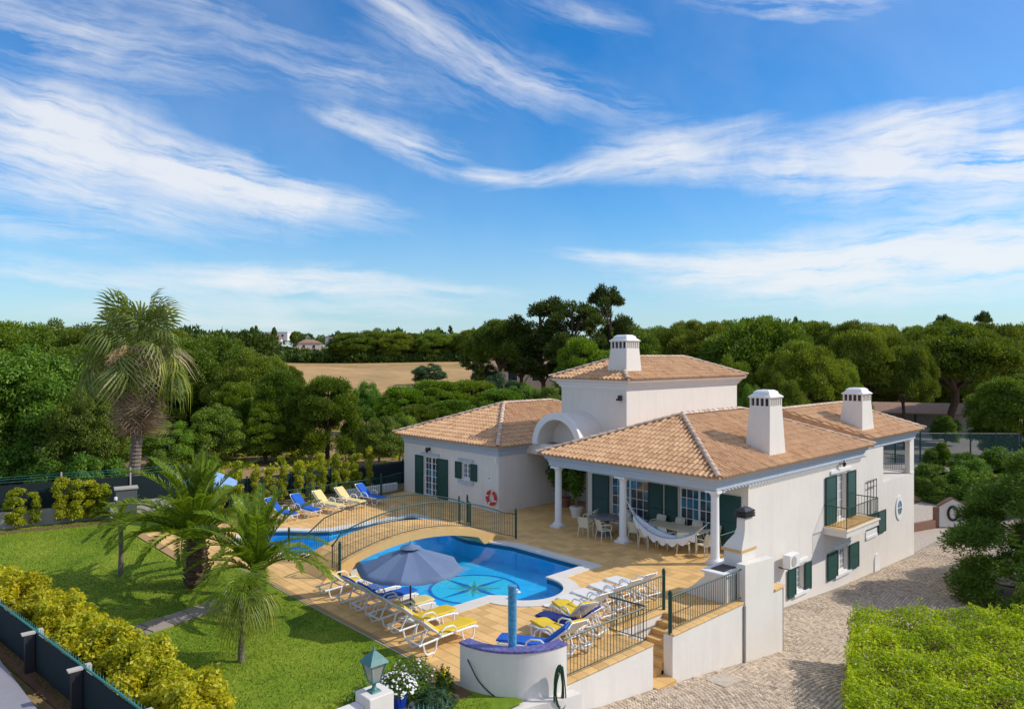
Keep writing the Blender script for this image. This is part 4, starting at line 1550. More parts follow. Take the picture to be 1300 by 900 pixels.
def bx_ax(mb, axis, plane, inward, a0, a1, d0, d1, z0, z1):
    """box by position along the wall, depth into the wall and height"""
    p, q = plane + inward * d0, plane + inward * d1
    if axis == 'y':
        mb.box(a0, a1, min(p, q), max(p, q), z0, z1)
    else:
        mb.box(min(p, q), max(p, q), a0, a1, z0, z1)


def window(villa, axis, plane, inward, a0, a1, z0, z1, nx, nz, name='window', glass='glass', single_panes=False, sash=2, recess=0.09, curtain=None):
    """glazed opening: white frame with glazing bars; the panes are sub-parts"""
    fr = MB()
    t, d0, d1 = 0.055, recess, recess + 0.05
    bx_ax(fr, axis, plane, inward, a0, a0 + t, d0, d1, z0, z1)
    bx_ax(fr, axis, plane, inward, a1 - t, a1, d0, d1, z0, z1)
    bx_ax(fr, axis, plane, inward, a0 + t, a1 - t, d0, d1, z0, z0 + t * 1.4)
    bx_ax(fr, axis, plane, inward, a0 + t, a1 - t, d0, d1, z1 - t, z1)
    for s in range(1, sash):
        m = a0 + (a1 - a0) * s / sash
        bx_ax(fr, axis, plane, inward, m - t * 0.8, m + t * 0.8, d0 - 0.004, d1, z0 + t * 1.4, z1 - t)
    for i in range(1, nx):
        m = a0 + (a1 - a0) * i / nx
        bx_ax(fr, axis, plane, inward, m - 0.013, m + 0.013, d0 + 0.008, d1, z0 + t * 1.4, z1 - t)
    for j in range(1, nz):
        m = z0 + (z1 - z0) * j / nz
        bx_ax(fr, axis, plane, inward, a0 + t, a1 - t, d0 + 0.011, d1, m - 0.013, m + 0.013)
    w = vb(fr, name, M['trim'], villa)
    if single_panes:
        for i in range(nx):
            for j in range(nz):
                g = MB()
                bx_ax(g, axis, plane, inward, a0 + (a1 - a0) * i / nx + 0.016, a0 + (a1 - a0) * (i + 1) / nx - 0.016, d0 + 0.022, d0 + 0.028, z0 + (z1 - z0) * j / nz + 0.016, z0 + (z1 - z0) * (j + 1) / nz - 0.016)
                gm = M['glass_b'] if random.random() < 0.3 else M['glass']
                vb(g, 'pane', gm, w)
    else:
        for s in range(sash):
            g = MB()
            bx_ax(g, axis, plane, inward, a0 + (a1 - a0) * s / sash + 0.03, a0 + (a1 - a0) * (s + 1) / sash - 0.03, d0 + 0.022, d0 + 0.03, z0 + 0.05, z1 - 0.04)
            vb(g, 'pane', M[glass], w)
    # backing behind the glass
    bk = MB()
    bx_ax(bk, axis, plane, inward, a0, a1, recess + 0.06, recess + 0.08, z0, z1)
    vb(bk, 'reveal_back', M['dark_metal'], w)
    return w


def shutter(villa, axis, plane, inward, a0, a1, z0, z1, d=-0.06):
    mb = MB()
    t = 0.07
    d1 = d + 0.045
    bx_ax(mb, axis, plane, inward, a0, a0 + t, d, d1, z0, z1)
    bx_ax(mb, axis, plane, inward, a1 - t, a1, d, d1, z0, z1)
    for (p, q) in ((z0, z0 + t), (z1 - t, z1), ((z0 + z1) / 2 - t / 2, (z0 + z1) / 2 + t / 2)):
        bx_ax(mb, axis, plane, inward, a0 + t, a1 - t, d + 0.004, d1 - 0.004, p, q)
    s = vb(mb, 'shutter', M['shutter'], villa)
    n = int((z1 - z0) / 0.085)
    sl = MB()
    for i in range(n):
        z = z0 + (i + 0.5) * (z1 - z0) / n
        bx_ax(sl, axis, plane, inward, a0 + t * 0.9, a1 - t * 0.9, d + 0.012, d + 0.02, z - 0.052, z + 0.03)
        b = len(sl.v) - 8
        for k in range(b, b + 8):      # tilt the slat: its top leans in
            x, y, zz = sl.v[k]
            sh = 0.018 * (1 if zz > z else -1)
            sl.v[k] = (x, y + inward * sh * 0.6, zz) if axis == 'y' else (x + inward * sh * 0.6, y, zz)
    vb(sl, 'slat', M['shutter'], s)['kind'] = 'stuff'
    return s


def wall_lamp(villa, x, y, z, nx, ny):
    mb = MB()
    c = Vector((x, y, z))
    n = Vector((nx, ny, 0))
    mb.lathe([(0.06, -0.08), (0.06, 0.08)], 8, c + n * 0.03)
    mb.tube([c + n * 0.03, c + n * 0.14 + Vector((0, 0, 0.05)), c + n * 0.2], 0.015, 5)
    mb.lathe([(0.04, -0.17), (0.09, -0.05), (0.09, 0.03), (0.03, 0.09), (0.01, 0.13)], 8, c + n * 0.2)
    return vb(mb, 'wall_lamp', M['dark_metal'], villa)


def column(villa, x, y, z0, z1, r=0.155):
    mb = MB()
    mb.box(x - r * 1.65, x + r * 1.65, y - r * 1.65, y + r * 1.65, z0, z0 + 0.07)
    mb.lathe([(r * 1.55, 0.07), (r * 1.6, 0.11), (r * 1.5, 0.15), (r * 1.2, 0.18), (r * 1.12, 0.2), (r, 0.24), (r * 0.9, z1 - z0 - 0.22), (r * 1.05, z1 - z0 - 0.2), (r * 0.98, z1 - z0 - 0.17), (r * 1.35, z1 - z0 - 0.1), (r * 1.5, z1 - z0 - 0.08)], 20, (x, y, z0))
    mb.box(x - r * 1.6, x + r * 1.6, y - r * 1.6, y + r * 1.6, z1 - 0.08, z1)
    return vb(mb, 'column', M['trim'], villa, True)


def chimney(villa, x0, x1, y0, y1, zb, zt, tx, ty):
    """tapered white stack, slotted throat, moulded cap"""
    X0, X1, Y0, Y1 = x0 + tx * 0.7, x1 - tx, y0 + ty * 0.45, y1 - ty * 1.1
    body = zt - 0.62
    mb = MB().frustum(x0, x1, y0, y1, zb, X0, X1, Y0, Y1, body)
    ch = vb(mb, 'chimney', M['stucco'], villa)
    core = MB().box(X0 + 0.07, X1 - 0.07, Y0 + 0.07, Y1 - 0.07, body, body + 0.3)
    vb(core, 'throat', M['dark_metal'], ch)
    n = 7
    for i in range(n):
        t = i / (n - 1)
        for (a, b) in (((X0 + (X1 - X0 - 0.06) * t), Y0), ((X0 + (X1 - X0 - 0.06) * t), Y1 - 0.06)):
            vb(MB().box(a, a + 0.06, b, b + 0.06, body, body + 0.3), 'slot_pier', M['stucco'], ch)
    n = 5
    for i in range(1, n - 1):
        b = Y0 + (Y1 - Y0 - 0.06) * i / (n - 1)
        for a in (X0, X1 - 0.06):
            vb(MB().box(a, a + 0.06, b, b + 0.06, body, body + 0.3), 'slot_pier', M['stucco'], ch)
    cap = MB()
    k = body + 0.3
    cap.frustum(X0 - 0.03, X1 + 0.03, Y0 - 0.03, Y1 + 0.03, k, X0 - 0.06, X1 + 0.06, Y0 - 0.06, Y1 + 0.06, k + 0.05)
    cap.frustum(X0 - 0.06, X1 + 0.06, Y0 - 0.06, Y1 + 0.06, k + 0.05, X0 + 0.10, X1 - 0.10, Y0 + 0.08, Y1 - 0.08, k + 0.17)
    cap.frustum(X0 + 0.10, X1 - 0.10, Y0 + 0.08, Y1 - 0.08, k + 0.17, X0 + 0.12, X1 - 0.12, Y0 + 0.1, Y1 - 0.1, k + 0.25)
    cap.frustum(X0 + 0.12, X1 - 0.12, Y0 + 0.1, Y1 - 0.1, k + 0.25, X0 + 0.24, X1 - 0.24, Y0 + 0.2, Y1 - 0.2, k + 0.32)
    vb(cap, 'cap', M['trim'], ch)
    return ch


def build_villa():
    V = empty('villa', 'white hip roofed villa with tiled roofs, tower block, porch and green shutters beside the pool', 'villa', VO)
    # ---- walls
    b = MB()
    YF = 13.5
    holes = [(32.06, 33.15, 0.0, 2.03), (32.2, 33.3, -2.33, -1.33), (28.2, 28.95, -2.25, -1.27), (37.6, 41.28, 1.05, 2.86)]
    panel(b, 'y', YF, 1, 24.5, 41.9, -3.9, 3.2, holes, 0.2)
    b.box(37.4, 41.9, YF + 0.2, YF + 3.5, 0.9, 1.05)                         # loggia floor
    b.add([(41.9, YF, -3.9), (41.9, 19, -3.9), (41.9, 19, 1.05), (41.9, YF, 1.05)], [(0, 1, 2, 3)])
    b.add([(41.9, 17.0, 1.05), (41.9, 19, 1.05), (41.9, 19, 3.2), (41.9, 17.0, 3.2)], [(0, 1, 2, 3)])
    b.add([(37.6, YF + 0.2, 1.05), (37.6, 17.0, 1.05), (37.6, 17.0, 3.2), (37.6, YF + 0.2, 3.2)], [(0, 1, 2, 3)])
    b.add([(24.5, 21.4, 3.2), (24.5, 21.4, -3.9), (41.9, 21.4, -3.9), (41.9, 21.4, 3.2)], [(0, 1, 2, 3)])
    b.add([(22.0, YF - 0.05, -3.9), (24.5, YF - 0.05, -3.9), (24.5, YF - 0.05, -0.02), (22.0, YF - 0.05, -0.02)], [(0, 1, 2, 3)])
    b.add([(22.0, 10.9, -3.9), (22.0, YF - 0.05, -3.9), (22.0, YF - 0.05, -0.02), (22.0, 10.9, -0.02)], [(0, 1, 2, 3)])
    body = vb(b, 'wall', M['stucco'], V)
    # porch rear wall (x = 24.5)
    b = MB()
    ph = [(18.0, 20.0, 0.0, 2.05), (14.75, 16.5, 0.0, 2.05)]
    panel(b, 'x', 24.5, 1, YF, 21.3, -0.05, 3.0, ph, 0.2)
    b.add([(24.5, 21.3, -0.05), (27.2, 21.3, -0.05), (27.2, 21.3, 3.1), (24.5, 21.3, 3.1)], [(0, 1, 2, 3)])
    b.add([(27.2, 21.3, -0.05), (27.2, 24.83, -0.05), (27.2, 24.83, 3.1), (27.2, 21.3, 3.1)], [(0, 1, 2, 3)])
    b.add([(22.25, 13.5, 2.99), (24.5, 13.5, 2.99), (24.5, 21.3, 2.99), (22.25, 21.3, 2.99)], [(0, 1, 2, 3)])
    b.add([(24.12, 21.3, 2.98), (27.2, 21.3, 2.98), (27.2, 24.83, 2.98), (24.12, 24.83, 2.98)], [(0, 1, 2, 3)])      # porch ceiling
    vb(b, 'wall', M['stucco'], V)
    # wing
    b = MB()
    wh = [(29.5, 30.65, 0.0, 2.05), (26.85, 27.5, 1.28, 2.05)]
    panel(b, 'x', 22.3, 1, 24.83, 32.44, -0.3, 3.2, wh, 0.2)
    b.add([(22.3, 24.83, -0.3), (30, 24.83, -0.3), (30, 24.83, 3.2), (22.3, 24.83, 3.2)], [(0, 1, 2, 3)])
    b.add([(22.3, 32.44, -0.3), (32, 32.44, -0.3), (32, 32.44, 3.2), (22.3, 32.44, 3.2)], [(0, 1, 2, 3)])
    vb(b, 'wall', M['stucco'], V)
    # tower block
    vb(MB().box(25.63, 35.1, 20.0, 23.95, 2.6, 6.0), 'tower_wall', M['stucco'], V)
    # ---- beams, cornices, roofs
    P1 = [(0.0, 2.60), (0.0, 2.76), (0.04, 2.765), (0.04, 2.85), (0.09, 2.87), (0.13, 2.91), (0.13, 2.96), (0.19, 3.01), (0.21, 3.03), (0.21, 3.115)]
    bm = MB()
    bm.box(22.22, 22.60, 13.44, 21.35, 2.58, 3.0)
    bm.box(22.60, 24.5, 13.44, 13.80, 2.58, 3.0)
    bm.box(22.60, 24.5, 21.0, 21.35, 2.58, 3.0)
    vb(bm, 'beam', M['blue_trim'], V)
    cornice(V, 22.2, 35.05, 13.42, 21.5, P1, M['blue_trim'])
    hip_roof(V, 21.83, 35.4, 13.1, 21.85, 3.12, SLOPE, singles=300)
    # the facade carries a raised band and scalloped edge under the eaves
    sc = MB()
    for i in range(54):
        x = 22.6 + i * 0.232
        sc.box(x - 0.05, x + 0.05, 13.29, 13.40, 2.575, 2.62)
    vb(sc, 'eave_moulding', M['blue_trim'], V)['kind'] = 'stuff'
    P2 = [(0.0, 2.88), (0.0, 3.04), (0.04, 3.045), (0.04, 3.13), (0.09, 3.15), (0.13, 3.19), (0.13, 3.24), (0.19, 3.29), (0.21, 3.31), (0.21, 3.395)]
    cornice(V, 35.45, 41.95, 13.45, 19.0, P2, M['blue_trim'])
    lg = MB().box(37.5, 41.9, 13.46, 13.8, 2.86, 3.1)
    lg.box(41.55, 41.9, 13.8, 17.0, 2.86, 3.1)
    lg.box(37.5, 41.9, 13.8, 17.0, 3.1, 3.2)
    vb(lg, 'beam', M['stucco'], V)
    hip_roof(V, 26.0, 42.4, 13.12, 19.3, 3.40, 0.43, cut=48.5)
    cornice(V, 22.28, 32.0, 24.81, 32.46, P1, M['blue_trim'])
    hip_roof(V, 21.87, 34.0, 24.42, 32.85, 3.12, SLOPE)
    P3 = [(0.0, 5.72), (0.0, 5.80), (0.07, 5.81), (0.07, 5.89), (0.15, 5.94), (0.15, 6.0), (0.28, 6.07), (0.33, 6.10), (0.33, 6.22)]
    cornice(V, 25.61, 35.12, 19.98, 23.97, P3, M['trim'])
    hip_roof(V, 25.2, 35.5, 19.6, 24.35, 6.23, 0.40)
    # ---- barrel vault over the entrance
    yc, zc, Ro = 22.7, 3.14, 1.52
    n = 28
    vt = MB()
    for (x, r) in ((23.95, Ro), (25.66, Ro)):
        vt.add([(x, yc + r * math.cos(PI * i / n), zc + r * math.sin(PI * i / n)) for i in range(n + 1)], [])
    vt.f += [(i, i + 1, n + 2 + i, n + 1 + i) for i in range(n)]
    vt.mi += [0] * n
    bs = len(vt.v)
    for (x, r) in ((23.95, 1.24), (25.0, 1.24)):
        vt.add([(x, yc + r * math.cos(PI * i / n), zc + r * math.sin(PI * i / n)) for i in range(n + 1)], [])
    vt.f += [(bs + i, bs + i + 1, bs + n + 2 + i, bs + n + 1 + i) for i in range(n)]
    vt.mi += [0] * n
    # curved apse wall inside the arch
    for i in range(n):
        pass
    vt.add([(25.0, yc + 1.24 * math.cos(PI * i / n), zc + 1.24 * math.sin(PI * i / n)) for i in range(n + 1)], [tuple(range(n + 1))])
    vt.box(24.1, 24.6, 21.2, 24.82, 2.62, 3.14)
    vb(vt, 'vault', M['stucco'], V, True)
    rg = MB()
    for (x, ra, rb) in ((23.90, 1.54, 1.22),):
        vs = []
        for i in range(n + 1):
            ci, si = math.cos(PI * i / n), math.sin(PI * i / n)
            vs += [(x, yc + ra * ci, zc + ra * si), (x, yc + rb * ci, zc + rb * si), (x + 0.16, yc + rb * ci, zc + rb * si), (x + 0.16, yc + ra * ci, zc + ra * si)]
        fs = []
        for i in range(n):
            a, c = 4 * i, 4 * i + 4
            fs += [(a + k, c + k, c + (k + 1) % 4, a + (k + 1) % 4) for k in range(4)]
        rg.add(vs, fs)
    vb(rg, 'arch_moulding', M['trim'], V)
    # ---- columns
    for (x, y) in ((22.42, 21.14), (22.42, 17.67), (22.42, 13.62)):
        column(V, x, y, 0, 2.58)
    column(V, 41.6, 13.7, 1.05, 2.86, 0.14)
    # ---- chimneys
    chimney(V, 25.98, 27.15, 20.28, 21.45, 6.3, 8.24, 0.14, 0.16)
    chimney(V, 26.47, 27.8, 13.68, 14.75, 3.2, 5.92, 0.2, 0.14)
    chimney(V, 35.6, 37.05, 13.72, 14.85, 3.6, 5.72, 0.22, 0.14)
    # ---- porch glazing and shutters
    for (a0, a1) in ((18.0, 20.0), (14.75, 16.5)):
        window(V, 'x', 24.5, 1, a0, a1, 0.02, 2.05, 6, 5, 'french_window', single_panes=True, sash=2)
    for (a0, a1) in ((20.05, 21.0), (17.25, 17.97), (16.55, 17.15), (13.78, 14.7)):
        shutter(V, 'x', 24.5, 1, a0, a1, 0.03, 2.05)
    # ---- wing front
    window(V, 'x', 22.3, 1, 29.5, 30.65, 0.02, 2.05, 4, 6, 'french_window', sash=2, single_panes=True)
    shutter(V, 'x', 22.3, 1, 30.68, 31.38, 0.06, 2.06)
    shutter(V, 'x', 22.3, 1, 28.6, 29.46, 0.06, 2.06)
    window(V, 'x', 22.3, 1, 26.85, 27.5, 1.28, 2.05, 4, 3, 'window', sash=2)
    shutter(V, 'x', 22.3, 1, 27.52, 28.0, 1.26, 2.07)
    shutter(V, 'x', 22.3, 1, 26.34, 26.82, 1.26, 2.07)
    tr = MB()
    tr.box(22.255, 22.3, 29.3, 30.9, 2.12, 2.27)
    tr.box(22.255, 22.3, 26.6, 27.75, 2.12, 2.27)
    vb(tr, 'lintel', M['blue_trim'], V)
    vb(MB().box(22.22, 22.3, 26.6, 27.75, 1.05, 1.2), 'sill', M['blue_trim'], V)
    # small plaque beside the corner
    vb(MB().box(22.285, 22.3, 25.35, 25.6, 1.35, 1.6), 'plaque', M['trim'], V)
    vb(MB().box(22.28, 22.284, 25.43, 25.5, 1.5, 1.57), 'plaque_mark', M['blue_cloth'], V)
    wall_lamp(V, 22.3, 30.12, 2.46, -1, 0)
    # ---- facade openings
    window(V, 'y', YF, 1, 32.06, 33.15, 0.02, 2.03, 3, 5, 'balcony_door', 'curtain', sash=2, recess=0.12)
    shutter(V, 'y', YF, 1, 30.96, 32.02, 0.0, 2.06, -0.09)
    shutter(V, 'y', YF, 1, 33.2, 34.12, 0.0, 2.06, -0.09)
    window(V, 'y', YF, 1, 32.2, 33.3, -2.33, -1.33, 4, 4, 'window', 'curtain', sash=2, recess=0.12)
    shutter(V, 'y', YF, 1, 31.14, 32.15, -2.42, -1.27, -0.09)
    shutter(V, 'y', YF, 1, 33.4, 34.46, -2.42, -1.27, -0.09)
    window(V, 'y', YF, 1, 28.2, 28.95, -2.25, -1.27, 4, 4, 'window', 'curtain', sash=2, recess=0.12)
    shutter(V, 'y', YF, 1, 27.5, 28.17, -2.36, -1.22, -0.09)
    shutter(V, 'y', YF, 1, 28.98, 29.55, -2.36, -1.22, -0.09)
    tr = MB()
    for (a0, a1, z) in ((31.5, 33.7, 2.12), (31.9, 33.6, -1.22), (28.0, 29.3, -1.16)):
        tr.box(a0, a1, YF - 0.06, YF, z, z + 0.14)
    vb(tr, 'lintel', M['trim'], V)
    for (a0, a1, z) in ((31.9, 33.6, -2.5), (28.0, 29.3, -2.43)):
        vb(MB().box(a0, a1, YF - 0.1, YF, z, z + 0.12), 'sill', M['trim'], V)
    # balcony
    bl = vb(MB().box(30.85, 34.35, 12.52, YF, -0.36, -0.12).box(30.8, 34.4, 12.47, YF, -0.117, -0.05), 'balcony', M['stucco'], V)
    for i in range(9):
        for j in range(2):
            x0 = 30.86 + i * 0.385
            vb(MB().box(x0, x0 + 0.37, 12.53 + j * 0.47, 12.99 + j * 0.47, -0.05, -0.035), 'balcony_tile', M['floor_o'], bl)
    path = [(30.9, YF, -0.05), (30.9, 12.55, -0.05), (34.3, 12.55, -0.05), (34.3, YF, -0.05)]
    railing('balcony_railing', None, [(x - VO.x, y - VO.y, z) for x, y, z in path], 0.92, 0.12, [(30.9 - VO.x, 12.55 - VO.y, -0.05, 0.018), (34.3 - VO.x, 12.55 - VO.y, -0.05, 0.018)], root=bl, post_h=-0.05)
    # window with iron grille and half shutter further along
    g = MB()
    for i in range(4):
        x = 35.42 + i * 0.36
        g.bar((x, YF - 0.09, -0.28), (x, YF - 0.09, 1.38), 0.025)
    for z in (-0.25, 1.05, 1.36):
        g.bar((35.4, YF - 0.09, z), (36.52, YF - 0.09, z), 0.025)
    for x in (35.42, 36.5):
        for z in (-0.2, 1.3):
            g.bar((x, YF - 0.09, z), (x, YF, z), 0.02)
    vb(g, 'window_grille', M['green_metal'], V)
    vb(MB().box(35.42, 36.7, YF - 0.03, YF - 0.002, -1.0, -0.3), 'small_window', M['dark_metal'], V)
    shutter(V, 'y', YF, 1, 36.77, 37.72, -1.33, -0.27, -0.10)
    shutter(V, 'y', YF, 1, 35.5, 36.7, -0.75, -0.27, -0.10)
    vb(MB().box(35.35, 36.7, YF - 0.07, YF, -1.40, -1.27).box(35.35, 36.7, YF - 0.04, YF, -1.27, -1.02), 'sill', M['trim'], V)
    # oval window
    ov = MB()
    c = (39.7, YF, -0.5)
    k = 24
    for (d0, d1, s) in ((-0.05, 0.0, 1.0),):
        outer = [(c[0] + 0.5 * math.cos(2 * PI * i / k), c[2] + 0.62 * math.sin(2 * PI * i / k)) for i in range(k)]
        inner = [(c[0] + 0.30 * math.cos(2 * PI * i / k), c[2] + 0.38 * math.sin(2 * PI * i / k)) for i in range(k)]
        vs = [(x, YF - 0.05, z) for x, z in outer] + [(x, YF - 0.05, z) for x, z in inner] + [(x, YF, z) for x, z in outer] + [(x, YF - 0.004, z) for x, z in inner]
        fs = []
        for i in range(k):
            j = (i + 1) % k
            fs += [(i, j, k + j, k + i), (i, 2 * k + i, 2 * k + j, j), (k + i, k + j, 3 * k + j, 3 * k + i)]
        ov.add(vs, fs)
    o_ = vb(ov, 'oval_window', M['trim'], V, label='oval porthole window with white surround')
    vb(MB().add([(c[0] + 0.31 * math.cos(2 * PI * i / k), YF - 0.02, c[2] + 0.39 * math.sin(2 * PI * i / k)) for i in range(k)], [tuple(range(k))]), 'pane', M['glass_b'], o_)
    gb = MB()
    gb.bar((c[0], YF - 0.03, c[2] - 0.38), (c[0], YF - 0.03, c[2] + 0.38), 0.03).bar((c[0] - 0.3, YF - 0.03, c[2]), (c[0] + 0.3, YF - 0.03, c[2]), 0.03)
    vb(gb, 'glazing_bar', M['trim'], o_)
    # white niche near the ground
    ni = MB()
    ni.box(36.4, 37.05, YF - 0.05, YF, -3.3, -2.55)
    ni.lathe([(0.325, 0), (0.325, 0.05)], 16)
    vb(MB().box(36.4, 37.05, YF - 0.05, YF, -3.5, -2.6).prism([(36.725 + 0.325 * math.cos(PI * i / 10), 0.325 * math.sin(PI * i / 10)) for i in range(11)], 0, 0.05, Matrix(((1, 0, 0, 0), (0, 0, -1, YF), (0, 1, 0, -2.6), (0, 0, 0, 1)))), 'wall_niche', M['trim'], V)
    wall_lamp(V, 32.5, YF, 2.55, 0, -1)
    # loggia
    window(V, 'x', 37.6, -1, 14.2, 15.6, 1.06, 2.8, 4, 5, 'french_window', recess=-0.06)
    lr = [(41.75, 13.95, 1.05), (41.75, 16.9, 1.05)]
    railing('loggia_railing', None, [(x - VO.x, y - VO.y, z) for x, y, z in lr], 0.9, 0.11, [], root=vb(MB().box(41.7, 41.86, 13.95, 17.0, 1.052, 1.1), 'loggia_kerb', M['trim'], V))
    # porch side railing on a white kerb
    kb = vb(MB().box(22.65, 24.45, 13.47, 13.62, -0.01, 0.12), 'porch_kerb', M['trim'], V)
    railing('porch_railing', None, [(22.65 - VO.x, 13.55 - VO.y, 0.1), (24.45 - VO.x, 13.55 - VO.y, 0.1)], 0.86, 0.11, [], root=kb)
    # tower corner security light
    vb(MB().box(25.5, 25.63, 20.25, 20.4, 5.35, 5.5).box(25.42, 25.58, 20.22, 20.43, 5.27, 5.36), 'security_light', M['dark_metal'], V)
    vb(MB().box(22.18, 22.30, 24.85, 24.98, 2.3, 2.55), 'corner_spotlight', M['white_plastic'], V)
    return V


def build_barbecue():
    b = empty('barbecue', 'white masonry barbecue with tapered hood and black chimney cap by the pier wall', 'barbecue', (19.8, 11.7, 0))
    o = b.location

    def L(mb):
        mb.v = [(x - o.x, y - o.y, z) for x, y, z in mb.v]
        return mb
    body = MB()
    body.box(19.0, 20.6, 11.16, 11.9, 0, 0.80)
    # side wing sweeping down to the floor
    pts = [(11.9, 0.0), (11.9, 0.66), (12.0, 0.60), (12.2, 0.40), (12.45, 0.19), (12.78, 0.03), (12.78, 0.0)]
    n = len(pts)
    vs = [(19.0, y, z) for y, z in pts] + [(19.3, y, z) for y, z in pts]
    body.add(vs, [tuple(range(n - 1, -1, -1)), tuple(range(n, 2 * n))] + [(i, (i + 1) % n, n + (i + 1) % n, n + i) for i in range(n)])
    L(body).build('masonry', M['stucco'], b)
    L(MB().box(18.95, 20.64, 11.13, 12.0, 0.803, 0.87)).build('worktop', M['trim'], b)
    L(MB().box(19.2, 19.9, 11.35, 11.8, 0.872, 0.90)).build('grill', M['dark_metal'], b)
    L(MB().box(19.85, 20.65, 11.14, 11.75, 0.875, 1.35)).build('firebox', M['stucco'], b)
    L(MB().box(19.78, 20.70, 11.12, 11.82, 1.352, 1.43)).build('tile_band', M['floor'], b)
    prof = [(1.43, 19.82, 20.68, 11.13, 11.78), (1.62, 19.88, 20.62, 11.135, 11.66), (1.85, 19.98, 20.52, 11.14, 11.48), (2.05, 20.02, 20.48, 11.14, 11.42), (2.36, 20.03, 20.47, 11.14, 11.41)]
    h = MB()
    for p, q in zip(prof, prof[1:]):
        h.frustum(p[1], p[2], p[3], p[4], p[0], q[1], q[2], q[3], q[4], q[0])
    L(h).build('hood', M['stucco'], b)
    for i in range(3):
        L(MB().box(19.96 + 0.01 * i, 20.54 - 0.01 * i, 11.08, 11.48, 2.38 + i * 0.075, 2.43 + i * 0.075)).build('cap_slab', M['dark_metal'], b)
    L(MB().box(20.06, 20.44, 11.16, 11.4, 2.36, 2.6).frustum(19.98, 20.52, 11.1, 11.46, 2.58, 20.1, 20.4, 11.2, 11.36, 2.66)).build('chimney_cap', M['dark_metal'], b)
    ac = empty('air_conditioner', 'white air conditioner outdoor unit on the facade above the small shuttered window', 'air conditioner', (27.15, 13.25, -0.95))
    MB().box(-0.40, 0.40, -0.26, 0.05, 0, 0.52).build('casing', M['white_plastic'], ac, bevel=0.02)
    MB().lathe([(0.2, 0), (0.2, 0.012)], 16).build('fan_cover', M['dull_wall'], ac).rotation_euler = (R(90), 0, 0)
    ac.children[-1].location = (-0.08, -0.263, 0.26)
    MB().bar((-0.3, -0.25, -0.03), (-0.3, 0.3, -0.03), 0.04).bar((0.3, -0.25, -0.03), (0.3, 0.3, -0.03), 0.04).build('bracket', M['dark_metal'], ac)
    rg = empty('life_ring', 'red life ring with white bands hanging on the villa wing wall', 'life ring', (22.22, 25.26, 0.66))
    t = MB()
    k, s = 28, 8
    for i in range(k):
        a = 2 * PI * i / k
        for j in range(s):
            q = 2 * PI * j / s
            t.v.append((0.06 * math.cos(q), (0.29 + 0.075 * math.sin(q)) * math.cos(a), (0.29 + 0.075 * math.sin(q)) * math.sin(a)))
    t.f = [(i * s + j, ((i + 1) % k) * s + j, ((i + 1) % k) * s + (j + 1) % s, i * s + (j + 1) % s) for i in range(k) for j in range(s)]
    t.mi = [0] * len(t.f)
    t.build('ring', M['red'], rg, True)
    for a in (20, 110, 200, 290):
        m = MB()
        pts = [(0, 0.29 * math.cos(R(a + d)), 0.29 * math.sin(R(a + d))) for d in (-7, 0, 7)]
        m.tube(pts, 0.079, 8)
        m.v = [(x * 0.82, y, z) for x, y, z in m.v]
        m.build('band', M['white_plastic'], rg, True)


